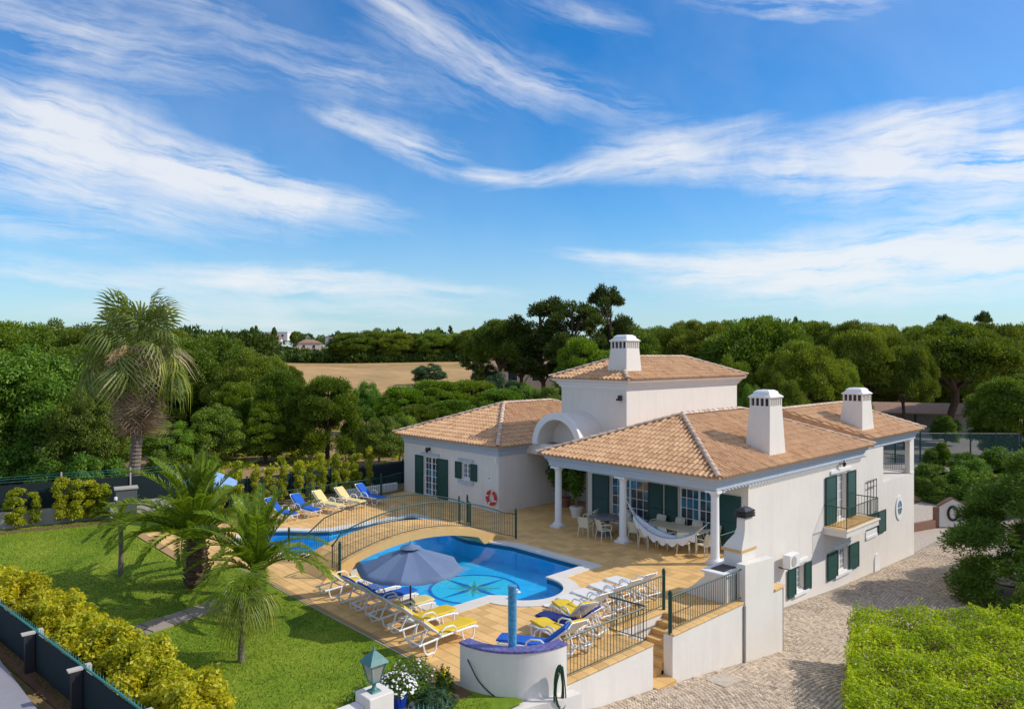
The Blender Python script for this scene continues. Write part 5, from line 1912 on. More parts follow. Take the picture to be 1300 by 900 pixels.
# ------------------------------------------------------------------ garden furniture
def make_lounger():
    """white plastic sun lounger, foot end towards +x, back raised"""
    t = empty('sun_lounger', 'x', 'sun lounger', (0, 0, 0), group='sun loungers round the pool')
    H, W = 0.33, 0.62
    hx, ang, BL = -0.22, R(40), 0.74
    fr = MB()
    for s in (-1, 1):
        y = s * (W / 2 - 0.03)
        fr.tube([(-0.95, y, H - 0.04), (-0.5, y, H - 0.02), (hx, y, H), (0.5, y, H), (0.85, y, H - 0.02), (0.97, y, H - 0.07)], [0.026] * 6, 6)
    for x in (-0.93, -0.35, 0.3, 0.93):
        fr.tube([(x, -W / 2 + 0.04, H - 0.03), (x, W / 2 - 0.04, H - 0.03)], 0.02, 6)
    fr.build('frame', M['white_plastic'], t, True)
    for x in (-0.62, 0.62):
        for s in (-1, 1):
            y = s * (W / 2 - 0.02)
            lg = MB()
            lg.tube([(x - 0.22, y, H - 0.02), (x - 0.17, y + s * 0.015, 0.10), (x - 0.10, y + s * 0.02, 0.025), (x + 0.10, y + s * 0.02, 0.025), (x + 0.17, y + s * 0.015, 0.10), (x + 0.22, y, H - 0.02)], [0.024, 0.026, 0.03, 0.03, 0.026, 0.024], 6)
            lg.build('leg', M['white_plastic'], t, True)
    for s in (-1, 1):
        y = s * (W / 2 + 0.01)
        MB().tube([(-0.30, y, H), (-0.28, y + s * 0.02, H + 0.16), (-0.18, y + s * 0.03, H + 0.23), (0.05, y + s * 0.03, H + 0.22), (0.16, y + s * 0.02, H + 0.14), (0.20, y, H)], [0.02, 0.022, 0.026, 0.026, 0.022, 0.02], 6).build('armrest', M['white_plastic'], t, True)
    c, s_ = math.cos(ang), math.sin(ang)
    bk = MB()
    for s in (-1, 1):
        y = s * (W / 2 - 0.06)
        bk.tube([(hx, y, H + 0.02), (hx - BL * c, y, H + 0.02 + BL * s_)], 0.024, 6)
    for k in range(9):
        q = 0.06 + k * 0.09
        bk.box(-0.032, 0.032, -W / 2 + 0.06, W / 2 - 0.06, -0.008, 0.008, Matrix.Translation((hx - q * c, 0, H + 0.02 + q * s_)) @ Matrix.Rotation(ang, 4, 'Y'))
    bk.tube([(hx - 0.5 * c, -W / 2 + 0.1, H + 0.5 * s_), (hx - 0.62, -W / 2 + 0.1, H - 0.05)], 0.014, 5)
    bk.tube([(hx - 0.5 * c, W / 2 - 0.1, H + 0.5 * s_), (hx - 0.62, W / 2 - 0.1, H - 0.05)], 0.014, 5)
    bk.build('backrest', M['white_plastic'], t)
    st = MB()
    for k in range(12):
        x = hx + 0.07 + k * 0.093
        st.box(x - 0.035, x + 0.035, -W / 2 + 0.05, W / 2 - 0.05, H + 0.0, H + 0.016)
    st.build('seat_slat', M['white_plastic'], t)['kind'] = 'stuff'
    return t


def cushion_mesh(m, raise_=True):
    H, W = 0.355, 0.50
    hx, ang, BL = -0.22, R(40), 0.75
    c, s = math.cos(ang), math.sin(ang)
    prof = []
    for k in range(8 if raise_ else 0):
        q = BL * (1 - k / 8)
        prof.append((hx - q * c + 0.03, H + q * s + 0.02))
    for k in range(10):
        x = hx + 0.03 + (1.17) * k / 9
        prof.append((x, H + 0.015 + 0.008 * math.sin(k * 1.9)))
    vs, fs = [], []
    n = len(prof)
    for i, (x, z) in enumerate(prof):
        w = W / 2 * (1 - 0.05 * (i in (0, n - 1)))
        for (yy, dz) in ((-w, -0.012), (-w * 0.9, 0.03), (0, 0.036), (w * 0.9, 0.03), (w, -0.012)):
            vs.append((x + (0.02 if i < 8 else 0) * (dz > 0), yy, z + dz + random.uniform(-0.004, 0.004)))
    for i in range(n - 1):
        for j in range(4):
            a = i * 5 + j
            fs.append((a, a + 1, a + 6, a + 5))
    for i in range(n - 1):
        a = i * 5
        fs.append((a + 4, a, a + 5, a + 9))
    fs += [(0, 1, 2, 3, 4), tuple((n - 1) * 5 + j for j in (4, 3, 2, 1, 0))]
    mb = MB()
    mb.add(vs, fs)
    return mb.mesh('cushion', m, True)


def build_loungers():
    proto = make_lounger()
    cm = {k: cushion_mesh(M[k]) for k in ('yellow_cloth', 'cream_cloth', 'blue_cloth', 'navy_cloth')}
    cm['seat_only'] = cushion_mesh(M['cream_cloth'], False)
    spec = [
        # x, y, turn, cushion, label
        (11.15, 14.55, 2, 'yellow_cloth', 'yellow lounger next to the parasol pole, nearest the shower of its row'),
        (11.35, 15.65, 0, 'yellow_cloth', 'yellow lounger on the pool side of the parasol pole, second in its row'),
        (11.4, 16.72, 1, 'seat_only', 'pale yellow seated lounger with bare slatted back, third from the shower in its row'),
        (11.5, 17.7, -1, 'blue_cloth', 'blue lounger in the lawn row beside the pale yellow one'),
        (11.5, 18.6, 1, 'blue_cloth', 'blue lounger in the lawn row beside the yellow lounger at the footbridge'),
        (11.5, 19.75, 0, 'yellow_cloth', 'yellow lounger at the footbridge end of the lawn row'),
        (13.0, 30.6, -82, 'blue_cloth', 'blue lounger half hidden behind the palm at the end of the far row'),
        (14.35, 30.55, -78, 'blue_cloth', 'blue towel lounger second in the far row, beside the palm fronds'),
        (15.55, 30.6, -84, 'blue_cloth', 'blue and white lounger in the middle of the far row'),
        (16.75, 30.7, -80, 'cream_cloth', 'pale yellow lounger in the far row right beside the middle blue one'),
        (17.95, 30.75, -80, 'cream_cloth', 'pale yellow lounger in the far row beside the last blue one'),
        (19.2, 30.9, -78, 'blue_cloth', 'blue lounger at the villa end of the far row'),
        (12.35, 12.35, 118, 'blue_cloth', 'blue lounger directly behind the mosaic rim of the shower'),
        (13.25, 12.45, 80, 'yellow_cloth', 'yellow lounger behind the terrace railing next to the blue one'),
        (13.95, 12.7, 100, 'navy_cloth', 'navy lounger behind the terrace railing between two yellow ones'),
        (14.55, 13.1, 70, 'yellow_cloth', 'yellow lounger tucked in the corner of the terrace railing'),
        (15.25, 13.35, 84, None, 'bare white lounger just past the railing corner at the stairwell'),
        (16.0, 13.45, 86, None, 'bare white lounger behind the middle of the stairwell railing'),
        (16.8, 13.5, 84, None, 'bare white lounger behind the stairwell railing, near its ball post'),
        (17.6, 13.55, 82, None, 'bare white lounger beside the ball topped post of the stairwell railing'),
    ]
    for i, (x, y, a, c, lab) in enumerate(spec):
        o = proto if i == 0 else copy_tree(proto, (x, y, 0.03 if (x < 12.4 and 12.7 < y) else 0.0))
        o.location = (x, y, 0.0)
        o.rotation_euler = (0, 0, R(a))
        o['label'] = lab
        o['category'] = 'sun lounger'
        o['group'] = 'sun loungers round the pool'
        if c and i > 0:
            pass
        o['_c'] = c or ''
    # cushions last so that each copy gets its own colour
    for o in [q for q in SC.objects if q.type == 'EMPTY' and '_c' in q.keys()]:
        c = o['_c']
        del o['_c']
        if c:
            link('cushion', cm[c], o)


def make_chair():
    t = empty('terrace_chair', 'x', 'chair', (0, 0, 0), group='cream chairs under the porch')
    m = M['cream_plastic']
    MB().frustum(-0.22, 0.22, -0.22, 0.22, 0.40, -0.24, 0.24, -0.24, 0.24, 0.44).build('seat', m, t, bevel=0.015)
    bk = MB()
    n = 6
    vs = []
    for z, y, w in ((0.44, 0.22, 0.20), (0.60, 0.25, 0.215), (0.76, 0.29, 0.225), (0.86, 0.325, 0.21)):
        for i in range(n + 1):
            u = -1 + 2 * i / n
            vs.append((w * u, y - 0.05 * u * u, z))
    k = len(vs)
    vs += [(x, y + 0.025, z) for x, y, z in vs]
    fs = []
    for j in range(3):
        for i in range(n):
            a = j * (n + 1) + i
            fs += [(a, a + 1, a + n + 2, a + n + 1), (k + a + 1, k + a, k + a + n + 1, k + a + n + 2)]
    for i in range(n):
        a = 3 * (n + 1) + i
        fs += [(a, a + 1, k + a + 1, k + a)]
    for j in range(3):
        for a in (j * (n + 1), j * (n + 1) + n):
            fs += [(a, a + n + 1, k + a + n + 1, k + a)]
    bk.add(vs, fs).build('backrest', m, t, True)
    for sx in (-1, 1):
        for sy in (-1, 1):
            MB().tube([(sx * 0.20, sy * 0.19, 0.41), (sx * 0.235, sy * 0.235, 0.0)], [0.026, 0.018], 6).build('leg', m, t, True)
        MB().tube([(sx * 0.225, -0.22, 0.42), (sx * 0.255, -0.22, 0.60), (sx * 0.265, -0.12, 0.65), (sx * 0.25, 0.12, 0.66), (sx * 0.215, 0.25, 0.64)], [0.02, 0.022, 0.026, 0.026, 0.02], 6).build('armrest', m, t, True)
    return t


def build_furniture():
    proto = make_chair()
    spec = [
        (21.95, 19.2, -75, 'cream chair at the round table on the pool side, between the columns'),
        (22.05, 18.35, -110, 'cream chair at the round table close to the middle column'),
        (23.1, 19.95, 20, 'cream chair at the round table on the side of the potted tree'),
        (23.75, 18.85, 95, 'cream chair at the round table against the porch windows'),
        (23.3, 18.25, 140, 'cream chair at the round table facing the pool from the window side'),
        (22.75, 17.3, -85, 'cream chair beside the middle column at the hammock rope'),
        (22.45, 16.55, -92, 'cream chair partly behind the hammock fringe nearest the middle column'),
        (22.85, 15.95, -95, 'cream chair behind the lowest part of the hammock, pool side of the long table'),
        (22.7, 15.1, -60, 'cream chair at the end of the hammock with its back to the corner column'),
        (23.0, 14.35, -20, 'cream chair right behind the corner column'),
        (24.05, 17.2, 90, 'cream chair on the window side of the long table, end near the shutters'),
        (24.1, 16.35, 88, 'cream chair on the window side of the long table, second from the shutters'),
        (24.1, 15.55, 92, 'cream chair on the window side of the long table, second from its far end'),
        (24.1, 14.75, 90, 'cream chair on the window side of the long table by the corner door'),
    ]
    for i, (x, y, a, lab) in enumerate(spec):
        o = proto if i == 0 else copy_tree(proto, (x, y, 0))
        o.location = (x, y, 0.0)
        o.rotation_euler = (0, 0, R(a + 180))
        o['label'] = lab
    t = empty('round_table', 'round dark stone topped table on a pedestal between the porch columns', 'table', (22.75, 18.9, 0))
    MB().lathe([(0.60, 0.70), (0.62, 0.71), (0.62, 0.74), (0.60, 0.75)], 32).build('tabletop', M['table_stone'], t, True)
    MB().lathe([(0.12, 0.05), (0.09, 0.12), (0.09, 0.62), (0.2, 0.70)], 14).build('pedestal', M['table_stone'], t, True)
    MB().lathe([(0.36, 0.0), (0.36, 0.05), (0.30, 0.07)], 20).build('foot', M['table_stone'], t, True)
    t = empty('long_table', 'long cream dining table behind the hammock under the porch', 'table', (23.45, 15.9, 0))
    MB().box(-0.45, 0.45, -1.2, 1.2, 0.70, 0.74).build('tabletop', M['cream_plastic'], t, bevel=0.01)
    for sx in (-1, 1):
        for sy in (-1, 1):
            MB().box(sx * 0.38 - 0.03, sx * 0.38 + 0.03, sy * 1.1 - 0.03, sy * 1.1 + 0.03, 0, 0.70).build('leg', M['cream_plastic'], t)
    # hammock slung between the columns
    hm = empty('hammock', 'white lace hammock with blue edge slung between two porch columns', 'hammock', (22.4, 15.65, 0.6))
    a, b = Vector((22.35, 17.5, 1.72)), Vector((22.35, 13.82, 1.42))
    n, mm = 26, 8
    vs = []

    def cp(t):
        y = a.y + (b.y - a.y) * t
        z = a.z + (b.z - a.z) * t - 1.06 * (1 - (2 * t - 1) ** 2) ** 0.9
        return y, z
    ts = [0.13 + 0.74 * i / n for i in range(n + 1)]
    for t_ in ts:
        y, z = cp(t_)
        w = 0.36 * math.sin(PI * (t_ - 0.10) / 0.80) ** 0.6
        for j in range(mm + 1):
            u = -1 + 2 * j / mm
            vs.append((22.3 + u * w * 0.75 - hm.location.x, y - hm.location.y, z + 0.20 * u * u * w / 0.5 - hm.location.z))
    fs = [(i * (mm + 1) + j, i * (mm + 1) + j + 1, (i + 1) * (mm + 1) + j + 1, (i + 1) * (mm + 1) + j) for i in range(n) for j in range(mm)]
    MB().add(vs, fs).build('bed', M['trim'], hm, True)
    edge = [vs[i * (mm + 1)] for i in range(n + 1)]
    edge2 = [vs[i * (mm + 1) + mm] for i in range(n + 1)]
    MB().tube(edge, 0.022, 5).tube(edge2, 0.022, 5).build('edge_band', M['parasol2'], hm, True)
    fr = MB()
    k = 0
    for i in range(n):
        p, q = Vector(edge[i]), Vector(edge[i + 1])
        ph = (i % 4) / 4
        d0 = 0.16 + 0.16 * math.sin(PI * ((i % 4) / 4))
        d1 = 0.16 + 0.16 * math.sin(PI * (((i % 4) + 1) / 4))
        o_ = Vector((-0.02 + 0.015 * (i % 2), 0, 0))
        fr.add([p, q, q + o_ + Vector((0, 0, -d1)), p + o_ + Vector((0, 0, -d0))], [(0, 1, 2, 3)])
    fr.build('lace_fringe', M['trim'], hm)
    rp = MB()
    for (e, t_) in ((a, ts[0]), (b, ts[-1])):
        row = [Vector(v) for v in (vs[:mm + 1] if t_ == ts[0] else vs[-(mm + 1):])]
        for v in row[::2]:
            rp.tube([e - hm.location, v], 0.008, 4)
    rp.build('rope', M['trim'], hm)
    # slate parasol by the pool
    p = empty('parasol', 'large slate blue parasol open over the yellow loungers at the pool edge', 'parasol', (11.51, 16.45, 0))
    MB().tube([(0, 0, 0.0), (0, 0, 2.12)], 0.024, 8).build('pole', M['dark_metal'], p, True)
    MB().box(-0.25, 0.25, -0.25, 0.25, 0.0, 0.09).lathe([(0.05, 0.09), (0.045, 0.42)], 10).build('base', M['white_plastic'], p, bevel=0.015)
    parasol_canopy(p, 1.52, 1.46, 2.02, M['parasol'])
    MB().lathe([(0.3, 2.0), (0.26, 2.03), (0.05, 2.10), (0.02, 2.14), (0.012, 2.2)], 10).build('vent_cap', M['parasol'], p, True)
    # pale blue parasol behind the big palm
    p = empty('parasol', 'pale blue parasol half hidden behind the squat date palm', 'parasol', (12.0, 36.4 - 3.6, 0))
    MB().tube([(0, 0, 0.0), (0, 0, 2.3)], 0.022, 8).build('pole', M['white_plastic'], p, True)
    parasol_canopy(p, 1.35, 1.55, 2.25, M['parasol2'])
    MB().box(-0.25, 0.25, -0.25, 0.25, 0.0, 0.09).build('base', M['white_plastic'], p)
    # cobalt flower pot
    fp = empty('flower_pot', 'cobalt blue glazed pot full of small white flowers beside the pillar', 'flower pot', (8.42, 12.55, -0.05))
    MB().lathe([(0.15, 0), (0.2, 0.1), (0.25, 0.38), (0.28, 0.42), (0.28, 0.46), (0.24, 0.46), (0.22, 0.42)], 18).build('pot', M['pot_blue'], fp, True)
    return


def parasol_canopy(p, Rr, zr, zt, m):
    n = 8
    rings = 7
    cv = MB()
    vs = []
    for j in range(rings + 1):
        t = j / rings
        for i in range(n * 4):
            a = 2 * PI * i / (n * 4)
            f = (i % 4) / 4
            sag = math.sin(PI * f)
            r = Rr * t * (1 - 0.085 * sag * t)
            z = zt + (zr - zt) * (t ** 1.12) - 0.075 * sag * t ** 0.7
            vs.append((r * math.cos(a), r * math.sin(a), z))
    k = n * 4
    fs = [(j * k + i, j * k + (i + 1) % k, (j + 1) * k + (i + 1) % k, (j + 1) * k + i) for j in range(rings) for i in range(k)]
    cv.add(vs, fs)
    b = len(cv.v)
    o = cv.build('canopy', m, p, True)
    try:
        o.data.set_sharp_from_angle(angle=R(7))
    except Exception:
        pass
    sm = o.modifiers.new('thickness', 'SOLIDIFY')
    sm.thickness = 0.012
    for i in range(n):
        a = 2 * PI * i / n
        MB().tube([(0.03 * math.cos(a), 0.03 * math.sin(a), zt - 0.03), (Rr * 0.98 * math.cos(a), Rr * 0.98 * math.sin(a), zr - 0.02)], 0.009, 4).build('rib', M['dark_metal'], p)


# ------------------------------------------------------------------ plants
def leaf_quads(P, N, l, w, spread=0.8, seed=0, droop=0.0):
    """diamond leaves at points P, facing roughly along N"""
    g = np.random.default_rng(seed)
    k = len(P)
    n = N + g.normal(0, spread, (k, 3))
    n /= np.linalg.norm(n, axis=1, keepdims=True) + 1e-9
    r = g.normal(0, 1, (k, 3))
    t = np.cross(n, r)
    t /= np.linalg.norm(t, axis=1, keepdims=True) + 1e-9
    t[:, 2] -= droop
    b = np.cross(n, t)
    b /= np.linalg.norm(b, axis=1, keepdims=True) + 1e-9
    L = l * g.uniform(0.65, 1.25, (k, 1))
    W = w * g.uniform(0.7, 1.2, (k, 1))
    V = np.stack([P - t * L / 2, P + b * W / 2 - t * L * 0.05, P + t * L / 2, P - b * W / 2 - t * L * 0.05], 1)
    return V.reshape(-1, 3)


def needle_quads(P, N, l, w, spread=0.5, seed=0):
    """narrow tufts that point outwards along N"""
    g = np.random.default_rng(seed)
    k = len(P)
    t = N + g.normal(0, spread, (k, 3))
    t /= np.linalg.norm(t, axis=1, keepdims=True) + 1e-9
    r = g.normal(0, 1, (k, 3))
    b = np.cross(t, r)
    b /= np.linalg.norm(b, axis=1, keepdims=True) + 1e-9
    L = l * g.uniform(0.6, 1.3, (k, 1))
    W = w * g.uniform(0.7, 1.3, (k, 1))
    V = np.stack([P - t * L * 0.35, P + b * W / 2, P + t * L * 0.65, P - b * W / 2], 1)
    return V.reshape(-1, 3)


def clump_points(C, rad, per, seed, lo=-0.35, shell=0.55):
    """points through the outer part of each clump (C centres, rad radii), with outward normals"""
    g = np.random.default_rng(seed)
    P, N = [], []
    for c, r in zip(C, rad):
        m = max(4, int(per * r * r))
        d = g.normal(0, 1, (m * 2, 3))
        d /= np.linalg.norm(d, axis=1, keepdims=True)
        d = d[d[:, 2] > lo][:m]
        q = r * g.uniform(shell, 1.05, (len(d), 1))
        P.append(c + d * q * np.array([1, 1, 0.85]))
        N.append(d)
    return np.concatenate(P), np.concatenate(N)


def quads_n(V):
    return np.arange(len(V)).reshape(-1, 4)


def dome_clumps(n, rx, rz, zc, rc, seed, lo=-0.15, inner=0.62, flat=0.0):
    g = np.random.default_rng(seed)
    C, Rr = [], []
    while len(C) < n:
        d = g.normal(0, 1, 3)
        d /= np.linalg.norm(d)
        if d[2] < lo:
            continue
        q = g.uniform(inner, 1.0)
        c = np.array([d[0] * rx * q, d[1] * rx * q, zc + d[2] * rz * q])
        r = rc * g.uniform(0.7, 1.3)
        if any(np.linalg.norm((c - e) / np.array([1, 1, 0.8])) < 0.55 * r for e in C):
            if g.random() < 0.75:
                continue
        C.append(c)
        Rr.append(r)
    return np.array(C), np.array(Rr)


def trunk_mesh(h, r0, r1, limbs, bark, lean=(0, 0), seed=0):
    g = random.Random(seed)
    mb = MB()
    pts = []
    n = 7
    for i in range(n + 1):
        t = i / n
        pts.append((lean[0] * t + g.uniform(-1, 1) * r0 * 0.35 * (0 < i), lean[1] * t + g.uniform(-1, 1) * r0 * 0.35 * (0 < i), -0.3 + (h + 0.3) * t))
    mb.tube(pts, [r0 * 1.35] + [r0 + (r1 - r0) * i / n for i in range(1, n + 1)], 9)
    for (t0, c, rr) in limbs:
        i = min(n - 1, int(t0 * n))
        a = Vector(pts[i])
        b = Vector(c)
        m1 = a.lerp(b, 0.4) + Vector((0, 0, 0.08 * (b - a).length))
        m2 = a.lerp(b, 0.75) + Vector((0, 0, 0.06 * (b - a).length))
        mb.tube([a, m1, m2, b], [rr, rr * 0.75, rr * 0.45, rr * 0.15], 6)
    return mb.mesh('trunk', bark, True)


def proto_tree(kind, seed):
    """returns (trunk mesh, crown mesh, natural height, natural radius)"""
    g = np.random.default_rng(seed)
    if kind == 'umbrella_pine':
        C, Rr = dome_clumps(110, 4.3, 3.0, 6.3, 1.0, seed, lo=-0.30, inner=0.62)
        P, N = clump_points(C, Rr, 560, seed, -0.45, 0.45)
        N = N + np.array([0, 0, 0.5])
        V = needle_quads(P, N, 0.30, 0.10, 0.6, seed)
        limbs = [(0.75, C[i], 0.16) for i in range(0, 110, 9)]
        return trunk_mesh(6.2, 0.32, 0.2, limbs, M['bark'], (0.4, 0.2), seed), np_mesh('crown', V, quads_n(V), M['pine']), 10.0, 5.1
    if kind == 'round_pine':
        C, Rr = dome_clumps(110, 3.9, 4.3, 4.4, 0.98, seed, lo=-0.86, inner=0.68)
        P, N = clump_points(C, Rr, 620, seed, -0.5, 0.4)
        V = needle_quads(P, N + np.array([0, 0, 0.45]), 0.29, 0.095, 0.65, seed)
        limbs = [(0.6, C[i], 0.12) for i in range(0, 96, 8)]
        return trunk_mesh(5.0, 0.3, 0.15, limbs, M['bark'], (0.2, 0.1), seed), np_mesh('crown', V, quads_n(V), M['pine']), 9.5, 4.8
    if kind == 'conifer':
        C, Rr = [], []
        for k in range(120):
            z = g.uniform(0.15, 6.4)
            w = 2.4 * (1 - abs((z - 2.3) / 4.4) ** 2.0)
            a = g.uniform(0, 2 * PI)
            q = max(0.1, w) * g.uniform(0.7, 1.02)
            C.append((q * math.cos(a), q * math.sin(a), z - 0.18 * q))
            Rr.append(g.uniform(0.4, 0.7))
        C, Rr = np.array(C), np.array(Rr)
        P, N = clump_points(C, Rr, 2300, seed, -0.7, 0.35)
        V = needle_quads(P, N + np.array([0, 0, 0.1]), 0.15, 0.045, 0.55, seed)
        return trunk_mesh(5.8, 0.2, 0.05, [(min(0.9, C[i][2] / 7), C[i], 0.06) for i in range(0, 120, 6)], M['bark'], (0, 0), seed), np_mesh('crown', V, quads_n(V), M['conifer']), 6.9, 2.85
    if kind == 'dark_pine':
        C, Rr = [], []
        for k in range(46):
            z = g.uniform(4.0, 11.6)
            w = 2.9 * (1 - abs((z - 7.6) / 4.6) ** 2.2) + 0.5
            a = g.uniform(0, 2 * PI)
            q = w * g.uniform(0.35, 1.0)
            C.append((q * math.cos(a), q * math.sin(a), z))
            Rr.append(g.uniform(0.65, 1.15))
        C, Rr = np.array(C), np.array(Rr)
        P, N = clump_points(C, Rr, 420, seed, -0.45, 0.35)
        V = needle_quads(P, N + np.array([0, 0, 0.35]), 0.44, 0.12, 0.6, seed)
        limbs = [(min(0.95, C[i][2] / 12 - 0.06), C[i], 0.10) for i in range(0, 46, 2)]
        return trunk_mesh(11.2, 0.28, 0.08, limbs, M['bark'], (0.5, -0.3), seed), np_mesh('crown', V, quads_n(V), M['pine_dark']), 12.3, 3.6
    if kind == 'bushy_pine':
        C, Rr = [], []
        for k in range(110):
            z = g.uniform(0.7, 6.0)
            w = 2.1 * (1 - abs((z - 2.7) / 3.9) ** 2.2)
            a = g.uniform(0, 2 * PI)
            q = max(0.1, w) * g.uniform(0.72, 1.0)
            C.append((q * math.cos(a), q * math.sin(a), z))
            Rr.append(g.uniform(0.45, 0.75))
        C, Rr = np.array(C), np.array(Rr)
        P, N = clump_points(C, Rr, 1250, seed, -0.5, 0.35)
        V = needle_quads(P, N + np.array([0, 0, 0.9]), 0.20, 0.065, 0.55, seed)
        limbs = [(min(0.9, C[i][2] / 7), C[i], 0.05) for i in range(0, 110, 8)]
        return trunk_mesh(5.6, 0.16, 0.05, limbs, M['bark'], (0, 0), seed), np_mesh('crown', V, quads_n(V), M['bushy']), 6.6, 2.5
    if kind in ('broadleaf_tree', 'olive_tree'):
        C, Rr = dome_clumps(70, 3.4, 3.1, 3.7, 0.9, seed, lo=-0.75, inner=0.55)
        P, N = clump_points(C, Rr, 760, seed, -0.5, 0.4)
        V = leaf_quads(P, N + np.array([0, 0, 0.4]), 0.21, 0.11, 0.8, seed, 0.15)
        limbs = [(0.5, C[i], 0.09) for i in range(0, 70, 5)]
        return trunk_mesh(4.2, 0.22, 0.12, limbs, M['bark_grey'], (0.2, 0.1), seed), np_mesh('crown', V, quads_n(V), M['broad' if kind == 'broadleaf_tree' else 'olive']), 7.6, 4.2
    if kind == 'shrub':
        C, Rr = dome_clumps(34, 1.0, 1.2, 0.7, 0.40, seed, lo=-0.5, inner=0.45)
        P, N = clump_points(C, Rr, 1250, seed, -0.6, 0.4)
        V = leaf_quads(P, N + np.array([0, 0, 0.4]), 0.15, 0.075, 0.8, seed)
        return trunk_mesh(0.9, 0.05, 0.03, [(0.3, C[i], 0.025) for i in range(0, 34, 4)], M['bark_grey'], (0, 0), seed), np_mesh('crown', V, quads_n(V), M['garden']), 2.2, 1.35
    if kind == 'columnar_bush':
        C, Rr = [], []
        for k in range(30):
            z = g.uniform(0.35, 2.25)
            a = g.uniform(0, 2 * PI)
            q = g.uniform(0.05, 0.3)
            C.append((q * math.cos(a), q * math.sin(a), z))
            Rr.append(g.uniform(0.16, 0.28))
        P, N = clump_points(np.array(C), np.array(Rr), 2600, seed, -0.9, 0.3)
        V = leaf_quads(P, N + np.array([0, 0, 0.3]), 0.13, 0.06, 0.8, seed)
        return trunk_mesh(2.0, 0.03, 0.012, [], M['bark_grey'], (0, 0), seed), np_mesh('crown', V, quads_n(V), M['col_leaf']), 2.5, 0.5
    if kind == 'golden_bush':
        C, Rr = dome_clumps(46, 0.68, 0.66, 0.66, 0.21, seed, lo=-0.6, inner=0.5)
        P, N = clump_points(C, Rr, 3300, seed, -0.6, 0.3)
        V = leaf_quads(P, N + np.array([0, 0, 0.6]), 0.105, 0.052, 0.75, seed)
        return trunk_mesh(0.7, 0.03, 0.02, [(0.2, C[i], 0.015) for i in range(0, 40, 4)], M['bark_grey'], (0, 0), seed), np_mesh('crown', V, quads_n(V), M['yellow_leaf']), 1.45, 0.85
    raise KeyError(kind)


PROTOS = {}


def get_proto(kind, i):
    k = (kind, i)
    if k not in PROTOS:
        PROTOS[k] = proto_tree(kind, 100 + 17 * i + sum(map(ord, kind)))
    return PROTOS[k]


def plant(kind, i, x, y, z, h, r, label, cat='tree', group=None, name=None, rz=None):
    tm, cm, H0, R0 = get_proto(kind, i)
    o = empty(name or kind, label, cat, (x, y, z), rz if rz is not None else random.uniform(0, 6.28), group, (r / R0, r / R0, h / H0))
    link('trunk' if kind not in ('shrub', 'columnar_bush', 'golden_bush') else 'stem', tm, o)
    link('crown' if kind not in ('shrub', 'columnar_bush', 'golden_bush') else 'foliage', cm, o)
    return o


def tree_px(kind, i, px, top, hw, d, label, cat='tree', group=None, name=None, z=None):
    p = world_at(px, 500, d)
    z0 = tz(p.x, p.y) if z is None else z
    h = CAMH + (HOR - top) / FPX * d - z0
    return plant(kind, i, p.x, p.y, z0, h, hw / FPX * d, label, cat, group, name)


ORD = ('first', 'second', 'third', 'fourth', 'fifth', 'sixth', 'seventh', 'eighth', 'ninth', 'tenth', 'eleventh', 'twelfth', 'thirteenth', 'fourteenth')


